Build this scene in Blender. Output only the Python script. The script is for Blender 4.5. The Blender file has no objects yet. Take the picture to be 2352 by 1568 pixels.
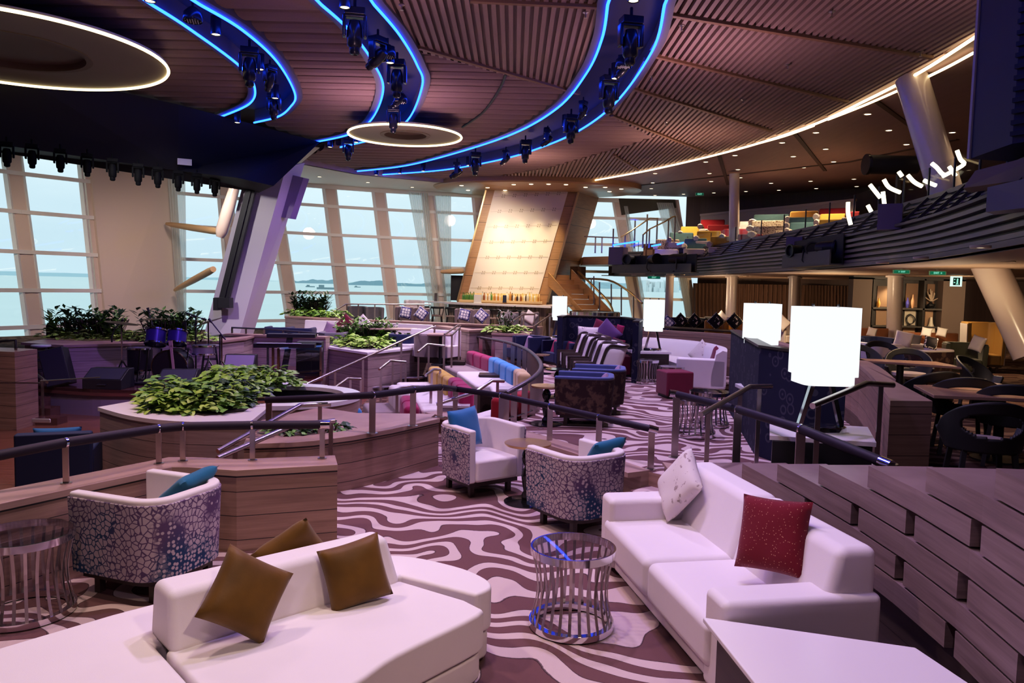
import bpy, math, random
from math import sin, cos, pi, radians, sqrt, atan2
from mathutils import Vector, Matrix
random.seed(7)
SC = bpy.context.scene
COL = SC.collection
# ------------------------------------------------------------------ camera model
FPX = 1764.0; CAMH = 2.28; PITCH = math.atan(130 / FPX); ROLL = radians(1.27)
_f = Vector((0, cos(PITCH), -sin(PITCH))); _r0 = Vector((1, 0, 0)); _u0 = _r0.cross(_f)
_r = _r0 * cos(ROLL) + _u0 * sin(ROLL); _u = -_r0 * sin(ROLL) + _u0 * cos(ROLL)
CAM = Vector((0, 0, CAMH))
def _ray(x, y): return _f * FPX + _r * (x - 1176) + _u * (784 - y)
def W(x, y, z):
    "point of the horizontal plane z seen at a photo position"
    d = _ray(x, y); return CAM + d * ((z - CAMH) / d.z)
def WY(x, y, Y):
    d = _ray(x, y); return CAM + d * (Y / d.y)
def P(p):
    v = Vector(p) - CAM; d = v.dot(_f)
    return (1176 + FPX * v.dot(_r) / d, 784 - FPX * v.dot(_u) / d)
def WX(x, Y, z):
    X = (x - 1176) / FPX * Y
    for _ in range(4): X += (x - P((X, Y, z))[0]) * Y / FPX
    return Vector((X, Y, z))
def V2(p): return (p[0], p[1])
cam = bpy.data.cameras.new('camera'); cam.sensor_width = 36; cam.lens = FPX / 2352 * 36; cam.clip_end = 60000; cam.clip_start = .05
co = bpy.data.objects.new('camera', cam); COL.objects.link(co)
co.matrix_world = Matrix(((_r.x, _u.x, -_f.x, 0), (_r.y, _u.y, -_f.y, 0), (_r.z, _u.z, -_f.z, CAMH), (0, 0, 0, 1)))
SC.camera = co
# ------------------------------------------------------------------ mesh collector
class MB:
    def __init__(s): s.v = []; s.f = []
    def face(s, pts):
        n = len(s.v); s.v += [tuple(p) for p in pts]; s.f.append(tuple(range(n, n + len(pts)))); return s
    def add(s, vs, fs, M=None):
        n = len(s.v)
        s.v += [tuple(M @ Vector(v)) for v in vs] if M else [tuple(v) for v in vs]
        s.f += [tuple(i + n for i in f) for f in fs]; return s
    def box(s, c, d, rz=0, M=None, tx=0, ty=0):
        x, y, z = d[0] / 2, d[1] / 2, d[2] / 2
        vs = [(-x, -y, -z), (x, -y, -z), (x, y, -z), (-x, y, -z), (-x + tx, -y + ty, z), (x - tx, -y + ty, z), (x - tx, y - ty, z), (-x + tx, y - ty, z)]
        T = Matrix.Translation(Vector(c)) @ Matrix.Rotation(rz, 4, 'Z')
        if M: T = M @ T
        return s.add(vs, [(0, 3, 2, 1), (4, 5, 6, 7), (0, 1, 5, 4), (1, 2, 6, 5), (2, 3, 7, 6), (3, 0, 4, 7)], T)
    def bar(s, a, b, w, h=None, up=(0, 0, 1)):
        "box of section w x h from a to b"
        a, b = Vector(a), Vector(b); h = h or w; d = (b - a); L = d.length
        if L < 1e-6: return s
        d.normalize(); u = Vector(up)
        if abs(d.dot(u)) > .98: u = Vector((0, 1, 0))
        r = d.cross(u).normalized(); u = r.cross(d)
        q = lambda p, i, j: p + r * i * w / 2 + u * j * h / 2
        vs = [q(a, -1, -1), q(a, 1, -1), q(a, 1, 1), q(a, -1, 1), q(b, -1, -1), q(b, 1, -1), q(b, 1, 1), q(b, -1, 1)]
        return s.add(vs, [(0, 1, 2, 3), (7, 6, 5, 4), (0, 4, 5, 1), (1, 5, 6, 2), (2, 6, 7, 3), (3, 7, 4, 0)])
    def prism(s, poly, z0, z1):
        n = len(poly); m = len(s.v)
        zz0 = z0 if hasattr(z0, '__len__') else [z0] * n; zz1 = z1 if hasattr(z1, '__len__') else [z1] * n
        s.v += [(p[0], p[1], zz0[i]) for i, p in enumerate(poly)] + [(p[0], p[1], zz1[i]) for i, p in enumerate(poly)]
        ar = sum(poly[i][0] * poly[(i + 1) % n][1] - poly[(i + 1) % n][0] * poly[i][1] for i in range(n))
        o = list(range(n)) if ar > 0 else list(range(n))[::-1]
        s.f.append(tuple(m + i for i in o[::-1])); s.f.append(tuple(m + n + i for i in o))
        for k in range(n):
            i, j = o[k], o[(k + 1) % n]; s.f.append((m + i, m + j, m + n + j, m + n + i))
        return s
    def tube(s, pts, r, n=8, closed=False):
        pts = [Vector(p) for p in pts]; N = len(pts); m = len(s.v)
        rr = r if hasattr(r, '__len__') else [r] * N
        prev = None
        for i, p in enumerate(pts):
            a = pts[(i - 1) % N] if (i > 0 or closed) else p; b = pts[(i + 1) % N] if (i < N - 1 or closed) else p
            d = (b - a).normalized()
            if prev is None:
                u = Vector((0, 0, 1)) if abs(d.z) < .9 else Vector((1, 0, 0))
            else: u = prev
            x = d.cross(u).normalized(); u = x.cross(d).normalized(); prev = u
            for k in range(n):
                t = 2 * pi * k / n; s.v.append(tuple(p + (x * cos(t) + u * sin(t)) * rr[i]))
        for i in range(N if closed else N - 1):
            j = (i + 1) % N
            for k in range(n):
                l = (k + 1) % n; s.f.append((m + i * n + k, m + j * n + k, m + j * n + l, m + i * n + l))
        if not closed:
            s.f.append(tuple(m + k for k in range(n))); s.f.append(tuple(m + (N - 1) * n + k for k in range(n - 1, -1, -1)))
        return s
    def lathe(s, prof, c=(0, 0, 0), n=24, M=None, sx=1, sy=1, caps=False):
        m = len(s.v); vs = []
        for (r, z) in prof:
            for k in range(n):
                t = 2 * pi * k / n; vs.append(Vector((c[0] + r * cos(t) * sx, c[1] + r * sin(t) * sy, c[2] + z)))
        s.v += [tuple(M @ v) if M else tuple(v) for v in vs]
        for i in range(len(prof) - 1):
            for k in range(n):
                l = (k + 1) % n; s.f.append((m + i * n + k, m + i * n + l, m + (i + 1) * n + l, m + (i + 1) * n + k))
        if caps: s.f.append(tuple(m + k for k in range(n - 1, -1, -1)))
        if caps: s.f.append(tuple(m + (len(prof) - 1) * n + k for k in range(n)))
        return s
    def sweep(s, path, prof, closed=False, closedprof=True, caps=True):
        "profile (offset to the left of travel, height) swept along a plan path of (x,y) or (x,y,z)"
        N = len(path); K = len(prof); m = len(s.v)
        pp = [Vector((p[0], p[1], 0)) for p in path]; zz = [p[2] if len(p) > 2 else 0 for p in path]
        for i in range(N):
            a = pp[(i - 1) % N] if (i > 0 or closed) else None; b = pp[(i + 1) % N] if (i < N - 1 or closed) else None
            d1 = (pp[i] - a).normalized() if a is not None else None; d2 = (b - pp[i]).normalized() if b is not None else None
            if d1 is None: d1 = d2
            if d2 is None: d2 = d1
            n1 = Vector((-d1.y, d1.x, 0)); n2 = Vector((-d2.y, d2.x, 0)); nn = (n1 + n2)
            nn = nn.normalized() if nn.length > 1e-6 else n1
            k = 1 / max(.35, nn.dot(n1))
            for (o, z) in prof: s.v.append((pp[i].x + nn.x * o * k, pp[i].y + nn.y * o * k, zz[i] + z))
        for i in range(N if closed else N - 1):
            j = (i + 1) % N
            for k in range(K if closedprof else K - 1):
                l = (k + 1) % K; s.f.append((m + i * K + k, m + i * K + l, m + j * K + l, m + j * K + k))
        if caps and closedprof and not closed:
            s.f.append(tuple(m + k for k in range(K - 1, -1, -1))); s.f.append(tuple(m + (N - 1) * K + k for k in range(K)))
        return s
    def grid(s, fn, nu, nv, closeu=False, closev=False):
        m = len(s.v)
        for i in range(nu):
            for j in range(nv): s.v.append(tuple(fn(i / (nu if closeu else nu - 1), j / (nv if closev else nv - 1))))
        for i in range(nu if closeu else nu - 1):
            for j in range(nv if closev else nv - 1):
                a, b = (i + 1) % nu, (j + 1) % nv
                s.f.append((m + i * nv + j, m + a * nv + j, m + a * nv + b, m + i * nv + b))
        return s
    def ball(s, c, r, n=12, M=None):
        rx, ry, rz = r if hasattr(r, '__len__') else (r, r, r)
        prof = [(sin(pi * i / n), -cos(pi * i / n)) for i in range(n + 1)]
        T = Matrix.Translation(Vector(c)) @ Matrix.Diagonal((rx, ry, rz, 1))
        return s.lathe([(max(a, 1e-6), b) for a, b in prof], n=n + 4, M=(M @ T) if M else T)
    def merge(s, o, M=None): return s.add(o.v, o.f, M)
def setp(o, label=None, cat=None, group=None, kind=None):
    if label: o['label'] = label
    if cat: o['category'] = cat
    if group: o['group'] = group
    if kind: o['kind'] = kind
    return o
def obj(name, mb, mat, parent=None, loc=None, bevel=0, seg=2, smooth=True, ang=40, recalc=True, sub=0, rz=0):
    "link the collected mesh as ONE object; loc shifts the origin (mesh given in world space)"
    me = bpy.data.meshes.new(name)
    if loc is not None:
        L = Vector(loc); vs = [tuple(Vector(v) - L) for v in mb.v]
    else: vs = mb.v
    me.from_pydata(vs, [], mb.f); me.update()
    if recalc:
        import bmesh
        bm = bmesh.new(); bm.from_mesh(me); bmesh.ops.remove_doubles(bm, verts=bm.verts, dist=1e-5)
        bmesh.ops.recalc_face_normals(bm, faces=bm.faces); bm.to_mesh(me); bm.free()
    if smooth:
        me.shade_smooth()
        try: me.set_sharp_from_angle(angle=radians(ang))
        except Exception: pass
    if mat: me.materials.append(mat)
    o = bpy.data.objects.new(name, me); COL.objects.link(o)
    if parent: o.parent = parent
    if loc is not None and not parent: o.location = loc
    if rz: o.rotation_euler.z = rz
    if bevel:
        b = o.modifiers.new('bevel', 'BEVEL'); b.width = bevel; b.segments = seg; b.limit_method = 'ANGLE'; b.angle_limit = radians(35)
        try: b.harden_normals = True
        except Exception: pass
    if sub:
        m = o.modifiers.new('sub', 'SUBSURF'); m.levels = sub; m.render_levels = sub
    return o
def thing(name, label, cat, loc=(0, 0, 0), rz=0, group=None):
    o = bpy.data.objects.new(name, None); COL.objects.link(o); o.empty_display_size = .1
    o.location = loc; o.rotation_euler = (0, 0, rz); return setp(o, label, cat, group)
def dup(root, loc=None, rz=None, label=None, group=None):
    def cp(o, par):
        c = o.copy(); COL.objects.link(c)
        if par: c.parent = par
        for ch in o.children: cp(ch, c)
        return c
    r = cp(root, None)
    if loc is not None: r.location = loc
    if rz is not None: r.rotation_euler.z = rz
    if label: r['label'] = label
    if group: r['group'] = group
    return r
def struct(name, mb, mat, **k): return setp(obj(name, mb, mat, **k), kind='structure')
def spline(pts, n=8):
    "Catmull-Rom through points"
    pts = [Vector(p) for p in pts]; out = []
    for i in range(len(pts) - 1):
        p0 = pts[max(i - 1, 0)]; p1 = pts[i]; p2 = pts[i + 1]; p3 = pts[min(i + 2, len(pts) - 1)]
        for k in range(n):
            t = k / n
            out.append(.5 * ((2 * p1) + (p2 - p0) * t + (2 * p0 - 5 * p1 + 4 * p2 - p3) * t * t + (3 * p1 - p0 - 3 * p2 + p3) * t ** 3))
    out.append(pts[-1]); return out
def offset(path, d):
    "plan path shifted to the left by d"
    out = []
    for i, p in enumerate(path):
        a = path[max(i - 1, 0)]; b = path[min(i + 1, len(path) - 1)]
        t = Vector((b[0] - a[0], b[1] - a[1])).normalized()
        out.append(Vector((p[0] - t.y * d, p[1] + t.x * d, p[2] if len(p) > 2 else 0)))
    return out
def scan(poly, axis, c):
    "intervals of a plan polygon along the line axis coordinate = c"
    xs = []; o = 1 - axis
    for i in range(len(poly)):
        a, b = poly[i], poly[(i + 1) % len(poly)]
        if (a[axis] <= c < b[axis]) or (b[axis] <= c < a[axis]):
            t = (c - a[axis]) / (b[axis] - a[axis]); xs.append(a[o] + t * (b[o] - a[o]))
    xs.sort(); return [(xs[i], xs[i + 1]) for i in range(0, len(xs) - 1, 2)]
# ------------------------------------------------------------------ materials
def srgb(r, g, b):
    f = lambda c: ((c / 255 + .055) / 1.055) ** 2.4 if c > 10 else c / 255 / 12.92
    return (f(r), f(g), f(b), 1)
class N:
    "small node builder"
    def __init__(s, name):
        s.m = bpy.data.materials.new(name); s.m.use_nodes = True; s.t = s.m.node_tree; s.t.nodes.clear()
        s.out = s.t.nodes.new('ShaderNodeOutputMaterial')
    def n(s, ty, ins=None, **k):
        x = s.t.nodes.new('ShaderNode' + ty)
        for a, b in k.items(): setattr(x, a, b)
        for a, b in (ins or {}).items():
            i = x.inputs[a]
            if isinstance(b, bpy.types.NodeSocket): s.t.links.new(b, i)
            else: i.default_value = b
        return x
    def math(s, op, a, b=None, clamp=False):
        x = s.n('Math', operation=op); x.use_clamp = clamp
        for i, v in enumerate((a, b)):
            if v is None: continue
            if isinstance(v, bpy.types.NodeSocket): s.t.links.new(v, x.inputs[i])
            else: x.inputs[i].default_value = v
        return x.outputs[0]
    def mix(s, f, a, b):
        x = s.n('Mix', data_type='RGBA')
        for i, v in ((0, f), (6, a), (7, b)):
            if isinstance(v, bpy.types.NodeSocket): s.t.links.new(v, x.inputs[i])
            else: x.inputs[i].default_value = v
        return x.outputs[2]
    def step(s, v, a, b):
        x = s.n('MapRange', {'Value': v, 'From Min': a, 'From Max': b}); return x.outputs[0]
    def co(s, kind='Object'): return s.n('TexCoord').outputs[kind]
    def map(s, v, sc=(1, 1, 1), rot=(0, 0, 0)):
        return s.n('Mapping', {'Vector': v, 'Scale': sc, 'Rotation': rot}).outputs[0]
    def noise(s, v, scale, detail=2, rough=.5):
        return s.n('TexNoise', {'Vector': v, 'Scale': scale, 'Detail': detail, 'Roughness': rough}).outputs[0]
    def bsdf(s, col, rough=.6, metal=0, bump=None, bstr=.3, bdist=.01, em=None, emstr=0, spec=.5, sheen=0, coat=0):
        p = s.n('BsdfPrincipled', {'Roughness': rough, 'Metallic': metal, 'Base Color': col})
        p.inputs['Specular IOR Level'].default_value = spec
        if sheen: p.inputs['Sheen Weight'].default_value = sheen
        if coat: p.inputs['Coat Weight'].default_value = coat
        if bump is not None:
            b = s.n('Bump', {'Height': bump, 'Strength': bstr, 'Distance': bdist}); s.t.links.new(b.outputs[0], p.inputs['Normal'])
        if em: p.inputs['Emission Color'].default_value = em; p.inputs['Emission Strength'].default_value = emstr
        s.t.links.new(p.outputs[0], s.out.inputs[0]); return s.m
_mc = {}
def plain(name, col, rough=.6, metal=0, spec=.5, **k):
    if name not in _mc: _mc[name] = N(name).bsdf(col, rough, metal, spec=spec, **k)
    return _mc[name]
def glow(name, col, s):
    if name not in _mc:
        n = N(name); e = n.n('Emission', {'Color': col, 'Strength': s}); n.t.links.new(e.outputs[0], n.out.inputs[0]); _mc[name] = n.m
    return _mc[name]
def fabric(name, col, rough=.85, scale=120, sheen=.15, var=.12):
    if name in _mc: return _mc[name]
    n = N(name); c = n.co(); a = n.noise(c, scale, 2); b = n.noise(c, 6, 2)
    dark = tuple(x * (1 - var * 2) for x in col[:3]) + (1,)
    m = n.bsdf(n.mix(b, dark, col), rough, bump=a, bstr=.15, bdist=.004, spec=.25, sheen=sheen); _mc[name] = m; return m
def wood(name, c1, c2, pitch=.19, rough=.45, axis=2, off=0, grain=(1.5, 1.5, 30), line=.03):
    "planks: grain plus dark joint lines every pitch along an axis"
    if name in _mc: return _mc[name]
    n = N(name); c = n.co(); s = n.n('SeparateXYZ', {'Vector': c}).outputs
    g = n.noise(n.map(c, grain), 1.0, 4, .6)
    v = n.math('FRACT', n.math('DIVIDE', n.math('ADD', s[axis], off + 100 * pitch), pitch))
    pl = n.math('FLOOR', n.math('DIVIDE', n.math('ADD', s[axis], off + 100 * pitch), pitch))
    tint = n.n('TexWhiteNoise', noise_dimensions='1D'); n.t.links.new(pl, tint.inputs['W'])
    col = n.mix(n.step(g, .3, .7), c1, c2)
    col = n.mix(n.math('MULTIPLY', tint.outputs[0], .25), col, tuple(x * .6 for x in c1[:3]) + (1,))
    ln = n.math('LESS_THAN', v, line) if line else 0.0
    if line: col = n.mix(ln, col, (.012, .008, .008, 1))
    m = n.bsdf(col, rough, bump=g, bstr=.12, bdist=.004); _mc[name] = m; return m
# ------------------------------------------------------------------ shared materials
WOOD = wood('pale_oak_planks', (.235, .14, .105, 1), (.36, .225, .17, 1), .205, off=.11)
WOODF = wood('oak_cap', (.30, .195, .15, 1), (.42, .285, .22, 1), 9, line=0)
WOODG = wood('grey_oak_planks', (.30, .225, .20, 1), (.44, .34, .30, 1), .205, off=.05)
WOODH = wood('warm_panel_wood', (.36, .20, .09, 1), (.52, .30, .14, 1), .78, line=.02)
WOODR = wood('grey_block_wood', (.17, .115, .105, 1), (.28, .20, .185, 1), 9, line=0)
WOODD = wood('dark_stained_wood', (.022, .012, .010, 1), (.045, .024, .018, 1), 9, rough=.35, line=0)
WOODS = wood('stair_wood', (.34, .19, .08, 1), (.5, .29, .13, 1), 9, line=0)
CREAM = fabric('white_upholstery', (.80, .74, .72, 1), .6, 260, var=.02, sheen=.05)
CREAM2 = fabric('ivory_fabric', (.74, .68, .64, 1), .8, 160, var=.05)
MARBLE = plain('white_stone', (.80, .76, .74, 1), .25)
STEEL = plain('brushed_steel', (.52, .47, .45, 1), .28, 1)
CHROME = plain('chrome', (.75, .73, .75, 1), .12, 1)
BRASS = plain('brass', (.70, .52, .24, 1), .3, 1)
BLACK = plain('matte_black', (.012, .012, .014, 1), .5)
GLOSSB = plain('gloss_black', (.01, .01, .011, 1), .12)
GREYM = plain('dark_grey_metal', (.045, .048, .06, 1), .5, .3)
NAVY = fabric('navy_velvet', (.012, .018, .07, 1), .7, 200)
BLUE = fabric('teal_blue_velvet', (.015, .15, .33, 1), .7, 90, sheen=.3)
TEAL = fabric('teal_velvet', (.006, .135, .22, 1), .7, 90, sheen=.2)
MUST = fabric('mustard_velvet', (.21, .105, .010, 1), .55, 70, sheen=.15, var=.35)
MAGEN = fabric('magenta_fabric', (.34, .015, .09, 1), .8, 120)
BURG = fabric('burgundy_fabric', (.17, .012, .04, 1), .8, 120)
RED = fabric('red_fabric', (.34, .012, .025, 1), .8, 120)
YEL = fabric('yellow_fabric', (.62, .40, .07, 1), .8, 120)
OCHRE = fabric('ochre_fabric', (.60, .30, .05, 1), .8, 120)
GTEAL = fabric('grey_teal_fabric', (.09, .20, .23, 1), .8, 120)
SKYB = fabric('bright_blue_fabric', (.08, .32, .62, 1), .8, 120)
PLUM = fabric('plum_fabric', (.12, .05, .16, 1), .7, 120)
LILAC = fabric('lilac_fabric', (.42, .28, .40, 1), .8, 60, var=.3)
TAUPE = fabric('taupe_fabric', (.30, .24, .22, 1), .8, 120)
GREYF = fabric('grey_fabric', (.20, .19, .20, 1), .8, 120)
GREENF = fabric('olive_leather', (.10, .10, .06, 1), .4, 60)
WALLB = plain('beige_paint', (.70, .60, .53, 1), .7)
FRAMEW = plain('window_frame_paint', (.78, .78, .75, 1), .5)
COLW = plain('white_column', (.66, .58, .55, 1), .22)
LEAFG = []
for i, c in enumerate([(.27, .50, .06, 1), (.16, .36, .06, 1), (.035, .09, .03, 1), (.34, .52, .08, 1)]):
    n = N('leaf_%d' % i); v = n.noise(n.co(), 9, 2)
    LEAFG.append(n.bsdf(n.mix(v, tuple(x * .5 for x in c[:3]) + (1,), tuple(min(1, x * 1.3) for x in c[:3]) + (1,)), .45))
def carpet(name, c1, c2, sc):
    n = N(name); c = n.co(); s = n.n('SeparateXYZ', {'Vector': c}).outputs
    a = n.noise(n.map(c, (.85 * sc, 1.05 * sc, 0)), 1.0, 1, .45)
    b = n.noise(n.map(c, (2.3 * sc, 2.0 * sc, 0)), 1.0, 0)
    v = n.math('ADD', n.math('MULTIPLY', a, 5.5), n.math('MULTIPLY', b, 1.7))
    v = n.math('ADD', v, n.math('MULTIPLY', s[1], 2.5 * sc))
    v = n.math('ADD', v, n.math('MULTIPLY', s[0], .6 * sc))
    w = n.math('ABSOLUTE', n.math('SUBTRACT', n.math('FRACT', v), .5))
    w = n.math('ADD', w, n.math('MULTIPLY', n.math('SUBTRACT', n.noise(c, 40, 2), .5), .02))
    band = n.step(w, .255, .268); edge = n.math('LESS_THAN', n.math('ABSOLUTE', n.math('SUBTRACT', w, .262)), .014)
    pile = n.noise(c, 220, 2)
    col = n.mix(band, c2, c1); col = n.mix(n.math('MULTIPLY', edge, .85), col, (.03, .016, .022, 1))
    col = n.mix(n.math('MULTIPLY', pile, .35), col, n.mix(band, tuple(x * .6 for x in c2[:3]) + (1,), tuple(x * .7 for x in c1[:3]) + (1,)))
    return n.bsdf(col, .95, bump=pile, bstr=.5, bdist=.006, spec=.1)
CARPET = carpet('swirl_carpet', (.60, .48, .44, 1), (.165, .088, .085, 1), 1.15)
CARPET2 = carpet('brown_carpet', (.16, .10, .07, 1), (.06, .028, .022, 1), 1.2)
def dancefloor():
    n = N('parquet_floor'); c = n.co()
    g = n.noise(n.map(c, (3, 22, 1)), 1, 4, .6); s = n.n('SeparateXYZ', {'Vector': c}).outputs
    ln = n.math('LESS_THAN', n.math('FRACT', n.math('MULTIPLY', s[1], 8)), .06)
    col = n.mix(g, (.10, .035, .022, 1), (.26, .11, .07, 1))
    return n.bsdf(n.mix(n.math('MULTIPLY', ln, .6), col, (.03, .01, .008, 1)), .22)
PARQ = dancefloor()
def stagefloor():
    n = N('stage_floor'); c = n.co(); g = n.noise(n.map(c, (3, 30, 1)), 1, 4, .6)
    return n.bsdf(n.mix(g, (.05, .02, .02, 1), (.11, .045, .04, 1)), .12)
STAGEF = stagefloor()
def pebble():
    n = N('pebble_print_fabric'); c = n.co()
    w = n.n('TexNoise', {'Vector': c, 'Scale': 3.2, 'Detail': 1.0})
    f = n.step(w.outputs[0], .50, .62)
    e1 = n.n('TexVoronoi', {'Vector': c, 'Scale': 24, 'Randomness': 1}, feature='DISTANCE_TO_EDGE').outputs[0]
    d2 = n.n('TexVoronoi', {'Vector': c, 'Scale': 30, 'Randomness': .55}, feature='F1').outputs[0]
    A = n.step(e1, .05, .10); B = n.step(d2, .44, .32)
    k = n.mix(f, A, B)
    line = n.mix(n.step(n.noise(c, 2.1, 1), .42, .6), (.12, .07, .15, 1), (.025, .055, .13, 1))
    col = n.mix(k, line, (.47, .40, .42, 1))
    return n.bsdf(col, .8, bump=n.noise(c, 200, 2), bstr=.15, bdist=.003, spec=.2)
PEBBLE = pebble()
def blotch(name, base, spot, sc, lo=.5, hi=.62, ring=False, rough=.8):
    n = N(name); c = n.co()
    if ring:
        d = n.n('TexVoronoi', {'Vector': c, 'Scale': sc, 'Randomness': .7}, feature='F1').outputs[0]
        k = n.math('MULTIPLY', n.step(n.math('SINE', n.math('MULTIPLY', d, 26)), .1, .5), n.step(d, .5, .42))
    else: k = n.step(n.noise(c, sc, 3, .6), lo, hi)
    return n.bsdf(n.mix(k, base, spot), rough, spec=.25)
DAISY = blotch('dark_blue_ring_print', (.010, .010, .034, 1), (.05, .046, .07, 1), 5.2, ring=True)
BROWNP = blotch('brown_leaf_print', (.035, .016, .018, 1), (.12, .07, .05, 1), 9)
BARK = blotch('ivory_bark_print', (.66, .60, .55, 1), (.33, .27, .24, 1), 14, .6, .66)
SPECK = blotch('speckled_print', (.62, .52, .40, 1), (.16, .11, .08, 1), 22, .53, .58)
DOTRED = N('red_dash_print')
_c = DOTRED.co(); _d = DOTRED.n('TexVoronoi', {'Vector': DOTRED.map(_c, (60, 60, 60)), 'Scale': 1, 'Randomness': .9}, feature='F1').outputs[0]
DOTRED = DOTRED.bsdf(DOTRED.mix(DOTRED.step(_d, .2, .12), (.16, .006, .016, 1), (.55, .30, .18, 1)), .85, spec=.2, sheen=.2)
def lattice(name, base, line, sc):
    "interlaced hexagon-like outline print"
    n = N(name); c = n.co()
    e = n.n('TexVoronoi', {'Vector': c, 'Scale': sc, 'Randomness': .12}, feature='DISTANCE_TO_EDGE').outputs[0]
    k = n.math('LESS_THAN', n.math('ABSOLUTE', n.math('SUBTRACT', n.math('FRACT', n.math('MULTIPLY', e, 3.0)), .5)), .22)
    return n.bsdf(n.mix(k, base, line), .8, spec=.2)
LATT = lattice('navy_lattice_print', (.03, .03, .16, 1), (.72, .70, .74, 1), 11)
LATTB = lattice('black_lattice_print', (.015, .013, .015, 1), (.75, .68, .55, 1), 9)
def sheer():
    n = N('sheer_curtain'); c = n.co(); s = n.n('SeparateXYZ', {'Vector': c}).outputs
    t = n.n('BsdfTransparent'); d = n.n('BsdfDiffuse', {'Color': (.75, .74, .70, 1)}); tl = n.n('BsdfTranslucent', {'Color': (.8, .8, .76, 1)})
    m1 = n.n('MixShader', {0: .5, 1: d.outputs[0], 2: tl.outputs[0]}); m2 = n.n('MixShader', {0: .74, 1: t.outputs[0], 2: m1.outputs[0]})
    n.t.links.new(m2.outputs[0], n.out.inputs[0]); return n.m
SHEER = sheer()
def glass(name, tint, refl):
    n = N(name); t = n.n('BsdfTransparent', {'Color': tint}); g = n.n('BsdfGlossy', {'Roughness': .02, 'Color': (1, 1, 1, 1)})
    ge = n.n('NewGeometry'); dt = n.n('VectorMath', {0: ge.outputs['Normal'], 1: ge.outputs['Incoming']}, operation='DOT_PRODUCT')
    k = n.math('POWER', n.math('SUBTRACT', 1.0, n.math('ABSOLUTE', dt.outputs['Value'])), 5.0); fac = n.math('MULTIPLY', n.math('ADD', n.math('MULTIPLY', k, .94), .045), refl)
    m = n.n('MixShader', {0: fac, 1: t.outputs[0], 2: g.outputs[0]})
    n.t.links.new(m.outputs[0], n.out.inputs[0]); return n.m
PANE = glass('window_glass', (.93, .98, .97, 1), .9)
CLEAR = glass('clear_glass', (.93, .96, .97, 1), 1.3)
SMOKE = glass('smoked_glass', (.86, .84, .90, 1), .8); BALG = glass('balustrade_glass', (.95, .96, .96, 1), .12)
LEDB = glow('blue_led', (.010, .062, 1, 1), 13)
LEDW = glow('warm_led', (1, .80, .42, 1), 3.6)
LEDC = glow('warm_cove_led', (1, .74, .40, 1), 4.5)
DOWN = glow('downlight_glow', (1, .80, .52, 1), 5)
LAMPW = glow('lamp_shade_glow', (.93, .97, 1, 1), 1.05)
CURT = N('brown_curtain')
CURT = CURT.bsdf(CURT.mix(CURT.noise(CURT.map(CURT.co(), (9, 9, .2)), 1, 3), (.06, .028, .02, 1), (.17, .085, .05, 1)), .8)
DARKW = N('dark_wall_panel')
DARKW = DARKW.bsdf(DARKW.mix(DARKW.noise(DARKW.map(DARKW.co(), (14, 14, .3)), 1, 3), (.028, .010, .006, 1), (.07, .028, .018, 1)), .5)
# ------------------------------------------------------------------ world, sea, shore
w = bpy.data.worlds.new('sky'); SC.world = w; w.use_nodes = True
nt = w.node_tree; nt.nodes.clear()
_o = nt.nodes.new('ShaderNodeOutputWorld'); _b = nt.nodes.new('ShaderNodeBackground'); _t = nt.nodes.new('ShaderNodeTexCoord')
_s = nt.nodes.new('ShaderNodeSeparateXYZ'); _cr = nt.nodes.new('ShaderNodeValToRGB'); _ns = nt.nodes.new('ShaderNodeTexNoise'); _mp = nt.nodes.new('ShaderNodeMapping')
_ad = nt.nodes.new('ShaderNodeMath'); _ad.operation = 'MULTIPLY_ADD'
L = nt.links.new
L(_t.outputs['Generated'], _s.inputs[0]); L(_t.outputs['Generated'], _mp.inputs[0]); _mp.inputs['Scale'].default_value = (2, 2, 9); L(_mp.outputs[0], _ns.inputs['Vector'])
_ns.inputs['Scale'].default_value = 2.0; _ns.inputs['Detail'].default_value = 4
L(_ns.outputs[0], _ad.inputs[0]); _ad.inputs[1].default_value = .12; L(_s.outputs[2], _ad.inputs[2]); L(_ad.outputs[0], _cr.inputs[0])
e = _cr.color_ramp.elements; e[0].position = .02; e[0].color = (.47, .635, .71, 1); e[1].position = .30; e[1].color = (.63, .74, .78, 1)
x = e.new(.10); x.color = (.45, .60, .69, 1); x = e.new(.17); x.color = (.55, .685, .75, 1)
L(_cr.outputs[0], _b.inputs[0]); _b.inputs[1].default_value = 1.42; L(_b.outputs[0], _o.inputs[0])
SEA = N('sea_water'); _v = SEA.noise(SEA.map(SEA.co(), (.004, .02, 1)), 1, 5)
SEA = SEA.bsdf(SEA.mix(_v, (.54, .69, .72, 1), (.62, .77, .79, 1)), .55, spec=.3)
mb = MB(); mb.face([(-30000, 60, -18), (30000, 60, -18), (30000, 30000, -18), (-30000, 30000, -18)])
struct('sea_water', mb, SEA, smooth=False)
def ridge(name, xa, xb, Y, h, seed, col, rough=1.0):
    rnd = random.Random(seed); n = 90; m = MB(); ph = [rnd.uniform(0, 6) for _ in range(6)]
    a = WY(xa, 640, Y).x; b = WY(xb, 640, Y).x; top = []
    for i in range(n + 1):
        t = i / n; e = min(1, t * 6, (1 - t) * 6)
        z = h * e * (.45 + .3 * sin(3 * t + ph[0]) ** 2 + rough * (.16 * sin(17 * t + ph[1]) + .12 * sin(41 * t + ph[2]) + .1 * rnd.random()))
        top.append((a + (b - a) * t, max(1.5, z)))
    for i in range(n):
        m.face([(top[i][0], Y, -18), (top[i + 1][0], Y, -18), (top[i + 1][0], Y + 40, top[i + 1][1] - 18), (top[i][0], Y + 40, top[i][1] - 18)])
    struct(name, m, plain('shore_%d' % seed, col, .95, spec=0), smooth=False)  # distance haze is mixed into the hill colour
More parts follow.
